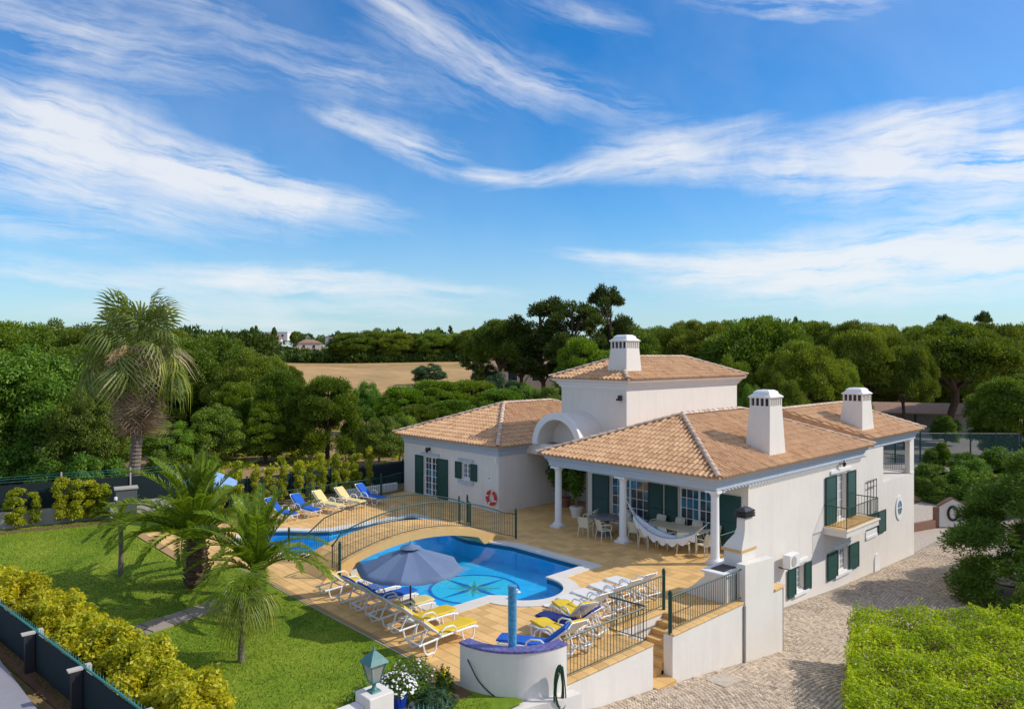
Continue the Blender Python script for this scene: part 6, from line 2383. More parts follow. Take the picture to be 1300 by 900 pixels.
def build_trees():
    g1 = 'umbrella pines of the wood behind the villa'
    g2 = 'pines of the wood behind the lawn'
    T = tree_px
    # --- behind the lawn
    T('broadleaf_tree', 0, 38, 430, 92, 44, 'biggest light green leafy tree, behind the boundary fence beside the tall fan palm')
    T('broadleaf_tree', 1, 112, 486, 52, 41.5, 'leafy green tree over the boundary fence at the foot of the fan palm')
    T('broadleaf_tree', 1, -28, 470, 70, 42, 'leafy green tree cut by the picture edge behind the lawn')
    T('broadleaf_tree', 0, 275, 508, 46, 48, 'light green leafy tree between the fan palm and the bushy pines')
    T('broadleaf_tree', 1, 216, 532, 40, 46, 'low leafy tree just beside the fan palm trunk')
    T('broadleaf_tree', 0, 150, 520, 36, 45, 'leafy tree directly behind the fan palm trunk')
    for i2, (px, top, hw, d, i) in enumerate(((10, 396, 80, 74, 0), (70, 401, 55, 84, 1), (128, 404, 60, 77, 2), (204, 409, 58, 88, 0), (-50, 402, 60, 80, 1), (170, 436, 52, 66, 1), (90, 430, 55, 68, 2))):
        T('round_pine', i, px, top, hw, d, ORD[i2] + ' round topped pine of the dense wood behind the lawn, counted from the picture edge', group=g2)
    T('round_pine', 2, 256, 416, 74, 61, 'broad green pine right of the fan palm crown, sloping down to the field')
    T('round_pine', 1, 314, 440, 54, 57, 'green pine at the near corner of the tan field')
    T('round_pine', 0, 352, 462, 30, 60, 'dark pine standing at the near corner of the tan field beside the narrow bushy pine')
    T('round_pine', 1, 205, 440, 60, 58, 'dark green pine right behind the fan palm trunk and skirt')
    T('round_pine', 2, 338, 447, 34, 76, 'pine behind the near field corner, farther back than its neighbours')
    T('round_pine', 0, 368, 460, 22, 88, 'small pine standing at the left end of the tan field')
    T('round_pine', 1, 298, 428, 52, 82, 'broad pine of the wood between the fan palm and the far houses')
    T('bushy_pine', 0, 300, 482, 38, 52, 'dark bushy pine under the broad pine, first of the bushy row')
    T('bushy_pine', 1, 356, 466, 36, 50, 'tall narrow bushy pine in front of the near field corner')
    T('bushy_pine', 0, 416, 474, 48, 50, 'widest rounded bushy pine in front of the tan field')
    T('bushy_pine', 1, 338, 505, 30, 49, 'small bushy pine between the narrow and the dark bushy pines')
    T('broadleaf_tree', 1, 482, 526, 36, 47, 'leafy tree next to the villa wing roof corner')
    T('broadleaf_tree', 0, 508, 520, 30, 49, 'leafy tree touching the villa wing eave')
    T('broadleaf_tree', 1, 465, 482, 26, 66, 'small round leafy tree at the near edge of the tan field')
    for (px, top, hw, d, i, lab) in ((512, 488, 40, 62, 0, 'bushy pine by the field, left of the pair over the wing roof'), (552, 480, 48, 64, 1, 'bright green bushy pine over the wing roof, by the field'),
                                     (598, 480, 50, 66, 0, 'wide bushy pine over the wing roof ridge'), (636, 492, 44, 60, 1, 'bushy pine beside the wing ridge end'),
                                     (575, 505, 45, 56, 1, 'low bushy pine close behind the wing roof'), (530, 512, 36, 54, 0, 'low bushy pine behind the wing roof corner')):
        T('bushy_pine', i, px, top, hw, d, lab)
    T('broadleaf_tree', 0, 668, 482, 40, 62, 'leafy green tree between the wing ridge and the tower wall')
    T('broadleaf_tree', 1, 700, 488, 36, 60, 'leafy green tree just beside the tower wall')
    T('olive_tree', 0, 640, 470, 32, 72, 'grey green tree below the pink house')
    T('olive_tree', 0, 545, 460, 25, 112, 'round grey green tree standing alone in the tan field')
    # --- tall dark group
    T('umbrella_pine', 0, 638, 402, 50, 84, 'dark round topped pine left of the tallest dark pines, before the pink house')
    T('dark_pine', 0, 690, 378, 46, 82, 'tall dark pine with several open layers, left one of the tallest group')
    T('dark_pine', 1, 728, 380, 46, 80, 'tall dark pine in the middle of the tallest group')
    T('dark_pine', 0, 771, 362, 34, 85, 'tallest dark pine with open tufted top above the tower chimney')
    T('dark_pine', 1, 612, 424, 26, 92, 'smaller dark pine at the end of the tan field')
    T('dark_pine', 1, 660, 405, 36, 95, 'dark pine between the round one and the tallest group')
    T('bushy_pine', 0, 736, 425, 38, 72, 'lighter green pine in front of the tallest dark group')
    T('round_pine', 1, 806, 408, 46, 92, 'green pine just right of the tallest dark group')
    T('bushy_pine', 1, 775, 440, 40, 70, 'dark green pine directly behind the tower chimney')
    # --- wood behind the villa
    T('umbrella_pine', 2, 962, 402, 82, 84, 'widest umbrella pine above the right end of the tower roof')
    T('umbrella_pine', 0, 1018, 428, 56, 72, 'nearer rounded pine between the two facade chimneys')
    T('umbrella_pine', 1, 1102, 412, 56, 82, 'pale green umbrella pine behind the end chimney')
    T('umbrella_pine', 0, 1206, 407, 92, 88, 'huge umbrella pine with a thick dark trunk in the court yard')
    T('round_pine', 2, 1290, 466, 62, 72, 'pine at the picture edge above the hedge shrubs')
    T('umbrella_pine', 1, 1150, 432, 40, 80, 'umbrella pine between the end chimney and the huge court pine')
    T('umbrella_pine', 0, 905, 406, 62, 93, 'umbrella pine rising behind the tower roof hip')
    T('umbrella_pine', 1, 852, 411, 52, 100, 'umbrella pine rising behind the tower roof ridge')
    T('umbrella_pine', 2, 1285, 411, 56, 96, 'high umbrella pine at the picture edge behind the huge court pine')
    T('broadleaf_tree', 1, 955, 484, 26, 60, 'small leafy tree in the gap between tower and facade chimney')
    for i2, (px, top, hw, d, i) in enumerate(((830, 444, 44, 82, 0), (925, 446, 44, 74, 1), (880, 448, 44, 80, 2), (1062, 448, 36, 78, 2), (990, 470, 40, 68, 1), (1078, 476, 30, 70, 1))):
        T('round_pine', i, px, top, hw, d, ORD[i2] + ' green pine of the lower rows directly behind the villa roof, from the tower on', group=g1)
    for k, px in enumerate(range(790, 1340, 42)):
        T('umbrella_pine', k % 3, px + random.uniform(-8, 8), 408 + 5 * math.sin(k * 1.7) + (3 if px > 1240 else 0), 38 + 6 * math.sin(k * 2.3), 138 + 12 * math.sin(k * 1.3), ORD[k] + ' pine of the skyline row far behind the villa, counted from the tower chimney', group='skyline pines far behind the villa')
    for k, (px, top, hw, d, lab) in enumerate(((14, 556, 40, 41, 'leafy bush filling the gap behind the boundary fence at the picture edge'), (66, 566, 34, 40, 'leafy bush behind the boundary fence under the biggest leafy tree'), (108, 572, 30, 39.5, 'leafy bush behind the boundary fence near the cabinet'), (142, 576, 22, 41, 'leafy bush behind the dark cabinet'), (206, 570, 26, 43, 'leafy bush just past the fan palm trunk'), (262, 576, 24, 46, 'leafy bush above the pale blue parasol'), (-24, 560, 40, 41, 'leafy bush cut by the picture edge behind the fence'))):
        T('shrub', k % 3, px, top, hw, d, lab, 'shrub', 'leafy bushes behind the boundary fence', 'garden_shrub')
    for k, (px, top, hw) in enumerate(((1075, 440, 30), (1118, 446, 30), (1160, 450, 30), (1200, 446, 32), (1244, 450, 30), (1288, 444, 34))):
        T('round_pine', k % 3, px, top, hw, 121 + 3 * (k % 2), ORD[k] + ' low dark pine directly behind the open shelter, counted from the villa', group='low pines behind the open shelter')
    for (px, top, hw, d, lab) in ((1012, 402, 11, 170, 'small dark open pine poking above the skyline behind the widest umbrella pine'), (1197, 399, 17, 175, 'feathery pine poking above the skyline over the huge court pine'), (1249, 395, 15, 178, 'highest feathery pine on the skyline near the picture edge')):
        T('dark_pine', 0, px, top, hw, d, lab)
    # --- beyond the field
    for k, (px, top, hw) in enumerate(((446, 419, 32), (478, 415, 33), (505, 418, 28), (528, 420, 26), (552, 418, 28), (577, 420, 26), (600, 415, 30))):
        T('round_pine', k % 3, px, top, hw, 216 + 6 * (k % 2), ORD[k] + ' round pine in the row beyond the tan field, counted from the far houses', group='pines along the far side of the field')
    T('dark_pine', 1, 572, 412, 4, 230, 'thin dark cypress spike above the row beyond the field', name='cypress')
    for k, (px, top, hw, d, lab) in enumerate(((311, 417, 4, 420, 'lone far pine on the ridge, lowest of the three left of the white house'), (320, 414, 3.5, 430, 'lone far pine on the ridge, tallest of the left three'), (325, 413, 3, 440, 'lone far pine on the ridge next to the tallest'), (348, 414, 4, 420, 'single far pine with ball crown right over the white house'), (376, 420, 9, 400, 'flat far umbrella pines standing right of the white house'))):
        T('umbrella_pine', k % 3, px, top, hw, d, lab)
    # --- shrubs by the court and driveway end
    S = []
    for k, (px, top, hw, d) in enumerate(((1180, 583, 26, 56), (1212, 590, 30, 54), (1246, 596, 32, 51), (1282, 598, 36, 48), (1192, 606, 24, 52), (1268, 566, 32, 62), (1170, 602, 15, 53), (1304, 574, 34, 60), (1238, 580, 24, 60), (1262, 622, 26, 47), (1228, 612, 20, 51), (1184, 566, 16, 66), (1222, 570, 20, 64))):
        T('shrub', k % 3, px, top, hw, d, ORD[k] + ' leafy green shrub of the thicket between driveway and court fence', 'shrub', 'shrubs between the driveway and the court', 'garden_shrub', z=-3.25)
    T('bushy_pine', 0, 1196, 560, 10, 66, 'young light green tree by the court fence', z=-3.2)
    T('broadleaf_tree', 1, 1200, 526, 22, 84, 'small leafy tree before the long shelter')
    # big dark conifer over the driveway
    T('conifer', 1, 1328, 562, 122, 30.0, 'large dark conifer leaning over the driveway beside the clipped hedge', z=-3.35)
    T('shrub', 1, 1296, 738, 34, 26.5, 'light green shrub between the clipped hedge and the large dark conifer', 'shrub', z=-3.0)
    T('conifer', 0, 1376, 560, 80, 34, 'second conifer behind the large dark one at the picture edge', z=-3.35)
    # --- columnar bushes along the pool fence
    xs = [12.9, 13.7, 14.5, 15.25, 16.0, 16.7, 17.4, 18.1, 18.75, 19.4, 20.05, 20.75]
    for k, x in enumerate(xs):
        plant('columnar_bush', k % 3, x, 33.6 + 0.15 * math.sin(k * 2.1), -0.05, 2.2 + 0.35 * math.sin(k * 1.9), 0.35 + 0.06 * math.sin(k * 2.7), ORD[k] + ' yellow green columnar bush behind the far loungers, counted towards the villa', 'bush', 'columnar bushes behind the far loungers')
    for k, (px, top, hw, d, lab) in enumerate(((18, 618, 15, 30.3, 'first thin yellow green bush by the pale boundary wall at the picture edge'), (45, 622, 9, 30.9, 'thin sapling between two fuller bushes at the boundary wall'), (78, 604, 13, 31.3, 'fullest yellow green bush before the boundary wall, one of a pair'), (97, 606, 12, 31.6, 'yellow green bush beside the fullest one at the boundary wall'), (118, 606, 15, 32.1, 'yellow green bush nearest the cabinet, first'), (131, 613, 12, 32.3, 'yellow green bush touching the dark cabinet'))):
        T('columnar_bush', k % 3, px, top, hw, d, lab, 'bush', z=-0.05)
    # --- golden hedge along the street fence
    hy = [(3.1, 25.2), (3.35, 23.6), (3.7, 22.2), (3.85, 21.1), (3.75, 20.2), (4.05, 19.5), (3.95, 18.6), (4.2, 17.9), (4.1, 17.0), (4.35, 16.4), (4.3, 15.5), (4.55, 14.75), (4.5, 13.9)]
    for k, (x, y) in enumerate(hy):
        plant('golden_bush', k % 3, x + 0.28, y, -0.05, 1.42 + 0.18 * math.sin(k * 2.2), 0.84 + 0.1 * math.sin(k * 1.3), ORD[k] + ' golden yellow leafed bush along the screened street fence, counted towards the pillar', 'bush', 'golden bushes along the street fence')


def build_far_wood():
    g = np.random.default_rng(3)
    P, N = [], []
    n = 0
    while n < 640:
        px = g.uniform(-120, 1420)
        d = 190 + 760 * g.random() ** 1.6
        p = world_at(px, 500, d)
        if d < 226 and 335 < px < 640:
            continue
        if 395 < px < 640 and 226 < d < 232:
            continue
        if 322 < px < 374 and 240 < d < 470 or 374 < px < 428 and 226 < d < 345:
            low = True
        else:
            low = False
        z = tz(p.x, p.y)
        h = g.uniform(6.5, 10.5)
        if low:
            h = g.uniform(2.4, 3.6)
        r = g.uniform(3.5, 6.5)
        m = 420 if d < 400 else 200
        q = g.normal(0, 1, (m, 3))
        q /= np.linalg.norm(q, axis=1, keepdims=True)
        q[:, 2] = np.where(q[:, 2] < -0.3, -q[:, 2], q[:, 2])
        lump = 1 + 0.16 * np.sin(q[:, :1] * 7 + n) * np.cos(q[:, 1:2] * 6 + n * 2)
        c = np.array([p.x, p.y, z + h * 0.5])
        P.append(c + q * lump * np.array([r, r, h * 0.5]))
        N.append(q)
        n += 1
    for k in range(110):                                   # dense belt along the far edge of the field
        p = world_at(g.uniform(285, 655), 500, g.uniform(211, 222))
        q = g.normal(0, 1, (200, 3))
        q /= np.linalg.norm(q, axis=1, keepdims=True)
        q[:, 2] = np.abs(q[:, 2])
        r, h = g.uniform(1.8, 3.6), g.uniform(1.2, 2.6)
        P.append(np.array([p.x, p.y, tz(p.x, p.y)]) + q * np.array([r, r, h]))
        N.append(q)
    P, N = np.concatenate(P), np.concatenate(N)
    V = needle_quads(P, N + np.array([0, 0, 0.5]), 1.7, 0.75, 0.6, 9)
    tag(link('far_woodland', np_mesh('far_woodland', V, quads_n(V), M['pine_dark'])), kind='stuff')
    # low scrub between garden and trees
    P, N = [], []
    for k in range(420):
        px = g.uniform(-40, 640)
        d = g.uniform(44, 96)
        p = world_at(px, 500, d)
        if p.x > 20 and p.y < 36 or p.y < 38:
            continue
        z = tz(p.x, p.y)
        r = g.uniform(0.3, 0.9)
        q = g.normal(0, 1, (60, 3))
        q /= np.linalg.norm(q, axis=1, keepdims=True)
        q[:, 2] = np.abs(q[:, 2])
        P.append(np.array([p.x, p.y, z]) + q * r * np.array([1.2, 1.2, 0.7]))
        N.append(q)
    P, N = np.concatenate(P), np.concatenate(N)
    V = leaf_quads(P, N, 0.34, 0.14, 0.7, 11)
    tag(link('undergrowth', np_mesh('undergrowth', V, quads_n(V), M['col_leaf'])), kind='stuff')


def build_hedge():
    """big clipped hedge in the corner of the driveway"""
    zt = -0.42
    poly = [(22.55, 8.98), (16.2, 6.62), (13.0, 5.4), (16.0, 2.0), (26.6, 5.2), (26.3, 5.6)]
    zb = float(drive_z(21.0))
    g = np.random.default_rng(21)
    n = 120000
    P = np.stack([g.uniform(12, 27, n), g.uniform(1.5, 9.2, n)], -1)
    P = P[np_inside(P, poly)]
    r, d = P[:, 0] * ST - P[:, 1] * CT, P[:, 0] * CT + P[:, 1] * ST
    ok = (650 + FPX * r / d < 1330) & (d > 8)
    P = P[ok]
    lump = 0.14 * np.sin(P[:, 0] * 2.3 + 0.5) * np.cos(P[:, 1] * 2.9) + 0.06 * np.sin(P[:, 0] * 6.1) * np.sin(P[:, 1] * 5.3)
    Pt = np.stack([P[:, 0], P[:, 1], zt + lump - (0.30 + 0.5 * (np.sin(P[:, 0] * 3.7 + 1) * np.sin(P[:, 1] * 4.3 + 2) > 0.72)) * g.random(len(P)) ** 1.7], -1)
    Nt = np.tile([0, 0, 1.0], (len(Pt), 1))
    S, SN = [], []
    for a, b in zip(poly, poly[1:] + poly[:1]):
        a, b = np.array(a), np.array(b)
        L = np.linalg.norm(b - a)
        nn = np.array([(b - a)[1], -(b - a)[0]]) / L
        c = np.mean(poly, axis=0)
        if np.dot(nn, (a + b) / 2 - c) < 0:
            nn = -nn
        m = int(L * 2.4 * 420)
        t = g.random((m, 1))
        q = a + (b - a) * t
        off = (0.10 * np.sin(t * L * 2.6) + g.uniform(-0.25, 0.05, (m, 1)))
        z = g.uniform(zb - 0.6, zt, (m, 1))
        S.append(np.concatenate([q + nn * off, z], 1))
        SN.append(np.tile([nn[0], nn[1], 0.3], (m, 1)))
    Pall = np.concatenate([Pt] + S)
    Nall = np.concatenate([Nt] + SN)
    # twigs that escaped the shears
    V = leaf_quads(Pall, Nall, 0.088, 0.05, 0.55, 5)
    tw = []
    for k in range(260):
        i = g.integers(0, len(Pt))
        c = Pt[i]
        h = g.uniform(0.08, 0.3) * (1.6 if g.random() < 0.08 else 1)
        m = 9
        q = np.repeat(c[None], m, 0) + np.stack([g.normal(0, 0.03, m), g.normal(0, 0.03, m), g.uniform(0.05, h, m)], -1)
        tw.append(q)
    Q = np.concatenate(tw)
    V = np.concatenate([V, leaf_quads(Q, g.normal(0, 1, Q.shape), 0.10, 0.05, 0.5, 6)])
    h = empty('clipped_hedge', 'big square clipped bright green hedge in the corner of the cobbled driveway', 'hedge', (20, 6, zb))
    V -= np.array([20, 6, zb])
    i = g.integers(0, len(Pt), 420)
    D = leaf_quads(Pt[i] + np.array([0, 0, 0.02]), g.normal(0, 1, (420, 3)), 0.085, 0.05, 0.5, 12) - np.array([20, 6, zb])
    link('dead_leaf', np_mesh('dead_leaf', D, quads_n(D), M['dead']), h)['kind'] = 'stuff'
    link('foliage', np_mesh('foliage', V, quads_n(V), M['hedge']), h)
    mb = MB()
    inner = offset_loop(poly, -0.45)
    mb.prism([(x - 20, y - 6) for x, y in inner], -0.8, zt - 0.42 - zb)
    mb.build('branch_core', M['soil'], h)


def build_litter():
    g = np.random.default_rng(50)
    P = []
    while len(P) < 520:
        x, y = g.uniform(12, 44), g.uniform(6.5, 13.4)
        if x < 22 and y > 10.75 or x * ST - y * CT > 0.62 * (x * CT + y * ST):
            continue
        P.append((x, y, float(drive_z(x)) + 0.02))
    while len(P) < 640:
        x, y = g.uniform(10.3, 21), g.uniform(11.5, 31)
        if inside_poly((x, y), TERRACE) and not inside_poly((x, y), POOL_OUT):
            P.append((x, y, 0.008))
    P = np.array(P)
    V = leaf_quads(P, np.tile([0, 0, 1.0], (len(P), 1)), 0.06, 0.035, 0.15, 3)
    tag(link('fallen_leaves', np_mesh('fallen_leaves', V, quads_n(V), M['dead'])), kind='stuff')


# ------------------------------------------------------------------ palms
def frond_mesh(L, e0, droop, n=34, leaf=0.42, seed=0, m=None, vee=0.5, w=0.032):
    g = random.Random(seed)
    pts = [Vector((0, 0, 0))]
    k = 14
    for i in range(k):
        t = (i + 0.5) / k
        e = e0 - droop * t ** 1.3
        pts.append(pts[-1] + Vector((math.cos(e), 0, math.sin(e))) * (L / k))
    V, Q = [], []
    mb = MB()
    mb.tube(pts, [0.035 * (1 - 0.85 * i / k) + 0.004 for i in range(k + 1)], 5)
    V = [tuple(p) for p in mb.v]
    tri = []
    for f in mb.f:
        if len(f) == 4:
            Q.append(f)
    for i in range(n):
        t = 0.12 + 0.88 * i / (n - 1)
        s = t * k
        j = min(k - 1, int(s))
        p = pts[j].lerp(pts[j + 1], s - j)
        d = (pts[j + 1] - pts[j]).normalized()
        side = Vector((0, 1, 0))
        up = side.cross(d) * -1
        if up.z < 0 and abs(d.z) < 0.9:
            up = -up
        ll = leaf * (0.55 + 0.75 * math.sin(PI * min(1, 0.12 + 0.86 * t)) ) * g.uniform(0.85, 1.1) * 0.85
        for sg in (-1, 1):
            v = (side * sg * 0.80 + d * (0.45 + 0.5 * t) + up * vee * g.uniform(0.4, 1.2)).normalized()
            tipv = p + v * ll + Vector((0, 0, -0.10 * ll))
            wv = v.cross(up).normalized() * w * g.uniform(0.8, 1.2)
            mid = p + v * ll * 0.45 + Vector((0, 0, -0.02 * ll))
            b = len(V)
            V += [tuple(p), tuple(mid + wv), tuple(tipv), tuple(mid - wv)]
            Q.append((b, b + 1, b + 2, b + 3))
    return np_mesh('frond', np.array(V), np.array(Q), m or M['frond'])


def fan_mesh(pet, Rf, droop, seed, m, n=22, slim=1.0):
    """fan leaf on its stalk: stalk along +x, drooping split segments"""
    g = random.Random(seed)
    V, Q = [], []
    mb = MB()
    mb.tube([(0, 0, 0), (pet * 0.5, 0, pet * 0.06), (pet, 0, 0)], [0.022, 0.016, 0.012], 5)
    V = [tuple(p) for p in mb.v]
    Q = [f for f in mb.f if len(f) == 4]
    c = Vector((pet, 0, 0))
    for i in range(n):
        a = R(-125 + 250 * (i + 0.5) / n)
        L = Rf * (1 - 0.25 * abs(a) / R(125)) * g.uniform(0.85, 1.08)
        d = Vector((math.cos(a), math.sin(a), 0))
        s = Vector((-math.sin(a), math.cos(a), 0))
        w = Rf * R(250 / n) * 0.32 * slim
        p1 = c + d * L * 0.5 + Vector((0, 0, 0.05 * (1 if i % 2 else -1) - droop * 0.18 * L))
        p2 = c + d * L * 0.80 + Vector((0, 0, -droop * 0.60 * L))
        p3 = c + d * L * (0.98 - 0.10 * droop) + Vector((0, 0, -droop * 1.35 * L * g.uniform(0.75, 1.15)))
        b = len(V)
        V += [tuple(c), tuple(p1 + s * w), tuple(p1 - s * w), tuple(p2 + s * w * 0.75), tuple(p2 - s * w * 0.75), tuple(p3)]
        Q += [(b, b + 2, b + 1, b), (b + 1, b + 2, b + 4, b + 3), (b + 3, b + 4, b + 5, b + 5)]
    V = np.array(V)
    tri = []
    for q in Q:
        u = []
        for i in q:
            if i not in u:
                u.append(i)
        if len(u) == 4:
            tri += [(u[0], u[1], u[2]), (u[0], u[2], u[3])]
        else:
            tri.append(tuple(u))
    return np_mesh('leaf', V, np.array(tri), m)


def place_leaf(me, parent, name, base, az, tilt, roll=0.0, s=1.0):
    o = bpy.data.objects.new(name, me)
    COL.objects.link(o)
    o.parent = parent
    o.location = base
    o.rotation_mode = 'XYZ'
    o.rotation_euler = (roll, -tilt, az)
    o.scale = (s, s, s)
    return o


def scaly_trunk(mb, pts, rads, rings, seg=12, bulge=0.1, seed=0):
    g = random.Random(seed)
    pts = [Vector(p) for p in pts]
    n = rings
    P, Rr = [], []
    for i in range(n * 2 + 1):
        t = i / (n * 2)
        s = t * (len(pts) - 1)
        j = min(len(pts) - 2, int(s))
        P.append(pts[j].lerp(pts[j + 1], s - j))
        r = rads[j] + (rads[j + 1] - rads[j]) * (s - j)
        Rr.append(r * (1 + bulge * (1 if i % 2 else -0.4) + g.uniform(-0.02, 0.02)))
    return mb.tube(P, Rr, seg)


def build_palms():
    # tall fan palm with its skirt of dead leaves
    p = empty('fan_palm', 'tall fan palm with brown skirt of dead leaves behind the lawn', 'palm tree', (10.9, 39.4, 0.0))
    zc = 7.1
    mb = MB()
    scaly_trunk(mb, [(0.0, 0.25, -0.3), (-0.05, 0.1, 1.5), (0.05, 0.0, 3.4), (0.1, 0.0, 5.2), (0.1, 0, zc)], [0.34, 0.25, 0.25, 0.30, 0.28], 40, 12, 0.12)
    mb.build('trunk', M['palm_bark'], p, False)
    live = [fan_mesh(1.4, 0.85, dr, 3 + k, M['fan'], 20, 0.62) for k, dr in enumerate((0.35, 0.8, 1.15, 1.45))]
    liveg = [fan_mesh(1.3, 0.82, dr, 13 + k, M['fan_y'], 20, 0.62) for k, dr in enumerate((1.1, 1.5))]
    dead = [fan_mesh(0.75, 0.85, dr, 23 + k, M['dead'], 18, 0.5) for k, dr in enumerate((1.2, 1.6, 2.0))]
    g = random.Random(4)
    for i in range(84):
        t = i / 84
        az = i * 2.39996 + g.uniform(-0.3, 0.3)
        tilt = R(86 - 112 * t ** 0.85 + g.uniform(-22, 20))
        me = live[0] if t < 0.25 else (live[1] if t < 0.45 else (live[2] if t < 0.75 else live[3]))
        if t > 0.45 and g.random() < 0.4:
            me = liveg[i % 2]
        if t > 0.5 and g.random() < 0.16:
            me = dead[i % 3]
        place_leaf(me, p, 'leaf', (0.1 + 0.16 * math.cos(az), 0.16 * math.sin(az), zc + 0.55 - 0.75 * t), az, tilt, g.uniform(-0.9, 0.9), g.uniform(0.75, 1.5) * (1.1 if t < 0.3 else 1.0))
    for i in range(120):
        t = i / 120
        az = i * 2.39996 * 1.7 + g.uniform(-0.3, 0.3)
        z = zc - 0.1 - 2.5 * t
        tilt = R(-34 - 48 * min(1, t * 1.5) + g.uniform(-12, 8))
        rr = 0.30 - 0.08 * t
        place_leaf(dead[i % 3], p, 'dead_leaf', (0.1 + rr * math.cos(az), rr * math.sin(az), z), az, tilt, g.uniform(-0.5, 0.5), g.uniform(1.0, 1.35) * (1 - 0.25 * t))
    for i in range(16):
        az = 3.9 + g.uniform(-1.3, 1.3)
        e = R(g.uniform(5, 45))
        pts = [Vector((0.2 * math.cos(az), 0.2 * math.sin(az), zc + 0.2))]
        for k in range(8):
            ee = e - 1.9 * (k / 7) ** 1.3
            pts.append(pts[-1] + Vector((math.cos(az) * math.cos(ee), math.sin(az) * math.cos(ee), math.sin(ee))) * 0.27)
        st = MB().tube(pts, [0.022 - 0.0018 * k for k in range(9)], 5)
        for k in range(4, 9):
            for q in range(5):
                d = Vector((g.uniform(-1, 1), g.uniform(-1, 1), g.uniform(-1.2, 0.2))) * 0.28
                st.tube([pts[k], pts[k] + d * 0.6, pts[k] + d + Vector((0, 0, -0.1))], [0.012, 0.012, 0.006], 4)
        st.build('flower_stalk', M['stalk'], p)
    # date palms
    fr = [[frond_mesh(L, R(e), R(dr), 62, 0.36, 40 + i * 3 + j, None, 0.5, 0.032) for j, dr in enumerate((drs))] for i, (L, e, drs) in enumerate(((2.4, 87, (14, 28)), (2.8, 76, (48, 70)), (3.0, 64, (88, 112)), (3.0, 50, (92, 114)), (2.7, 38, (82, 100))))]

    def date_palm(label, x, y, hc, r, ntr, n, s, seed, tm='phoenix_bark'):
        q = empty('date_palm', label, 'palm tree', (x, y, -0.03))
        mb = MB()
        scaly_trunk(mb, [(0, 0, -0.2), (0.02, 0, hc * 0.3), (0, 0.02, hc * 0.75), (0, 0, hc + 0.1)], [r * 0.86, r, r * 0.95, r * 0.75], ntr, 14, 0.13, seed)
        mb.build('trunk', M[tm], q)
        # cut leaf bases give the trunk its rough outline
        bs = MB()
        g = random.Random(seed)
        for i in range(int(ntr * 9)):
            az = i * 2.39996
            z = hc * (0.05 + 0.95 * i / (ntr * 9))
            rr = r * 0.92
            c = Vector((rr * math.cos(az), rr * math.sin(az), z))
            o = Vector((math.cos(az), math.sin(az), 0.9)).normalized()
            bs.bar(c, c + o * 0.10 * (0.8 + r), 0.07, 0.035)
        bs.build('leaf_base', M[tm], q)['kind'] = 'stuff'
        for i in range(n):
            t = i / n
            az = i * 2.39996 + g.uniform(-0.15, 0.15)
            b = min(4, int(t * 5.2 + g.uniform(-0.3, 0.3)))
            b = max(0, b)
            place_leaf(fr[b][i % 2], q, 'frond', (0.1 * math.cos(az), 0.1 * math.sin(az), hc + 0.26 - 0.3 * t), az, R(g.uniform(-7, 7)), g.uniform(-0.25, 0.25), s * g.uniform(0.85, 1.12))
        return q
    date_palm('squat date palm with thick rough trunk and long arching fronds on the lawn', 8.28, 23.6, 1.40, 0.34, 8, 42, 1.03, 3)
    date_palm('smaller date palm with arching fronds at the edge of the terrace', 8.75, 20.15, 1.15, 0.2, 7, 32, 0.84, 8)
    # young palm on a thin pale stem, hidden behind the fronds
    yg = empty('young_palm', 'thin stemmed young palm whose pale stem stands alone on the lawn', 'palm tree', (6.84, 26.45, -0.03))
    scaly_trunk(MB(), [(0, 0, -0.1), (0.02, 0, 0.8), (0.0, 0, 1.75)], [0.09, 0.075, 0.07], 22, 10, 0.05).build('trunk', M['palm_bark'], yg)
    g = random.Random(9)
    for i in range(16):
        az = i * 2.39996
        b = min(4, 1 + int(i / 16 * 4))
        place_leaf(fr[b][i % 2], yg, 'frond', (0, 0, 1.78), az, 0, 0, 0.36)
    # small palm with yellowing feathery crown
    sp = empty('small_palm', 'small thin trunked palm with drooping yellowing crown on the front lawn', 'palm tree', (7.03, 17.05, -0.03))
    scaly_trunk(MB(), [(0, 0, -0.1), (0.02, 0.0, 0.8), (0.0, 0, 1.55)], [0.085, 0.07, 0.065], 20, 10, 0.05).build('trunk', M['palm_bark'], sp)
    fm = [fan_mesh(0.40, 0.48, dr, 60 + k, M[m], 26, 0.42) for k, (dr, m) in enumerate(((0.5, 'frond'), (1.1, 'frond'), (1.5, 'fan_y'), (1.8, 'fan_y')))]
    for i in range(24):
        t = i / 24
        az = i * 2.39996 + g.uniform(-0.2, 0.2)
        me = fm[min(3, int(t * 4))]
        place_leaf(me, sp, 'leaf', (0.03 * math.cos(az), 0.03 * math.sin(az), 1.62 - 0.14 * t), az, R(70 - 95 * t + g.uniform(-12, 12)), g.uniform(-0.5, 0.5), g.uniform(0.8, 1.15))


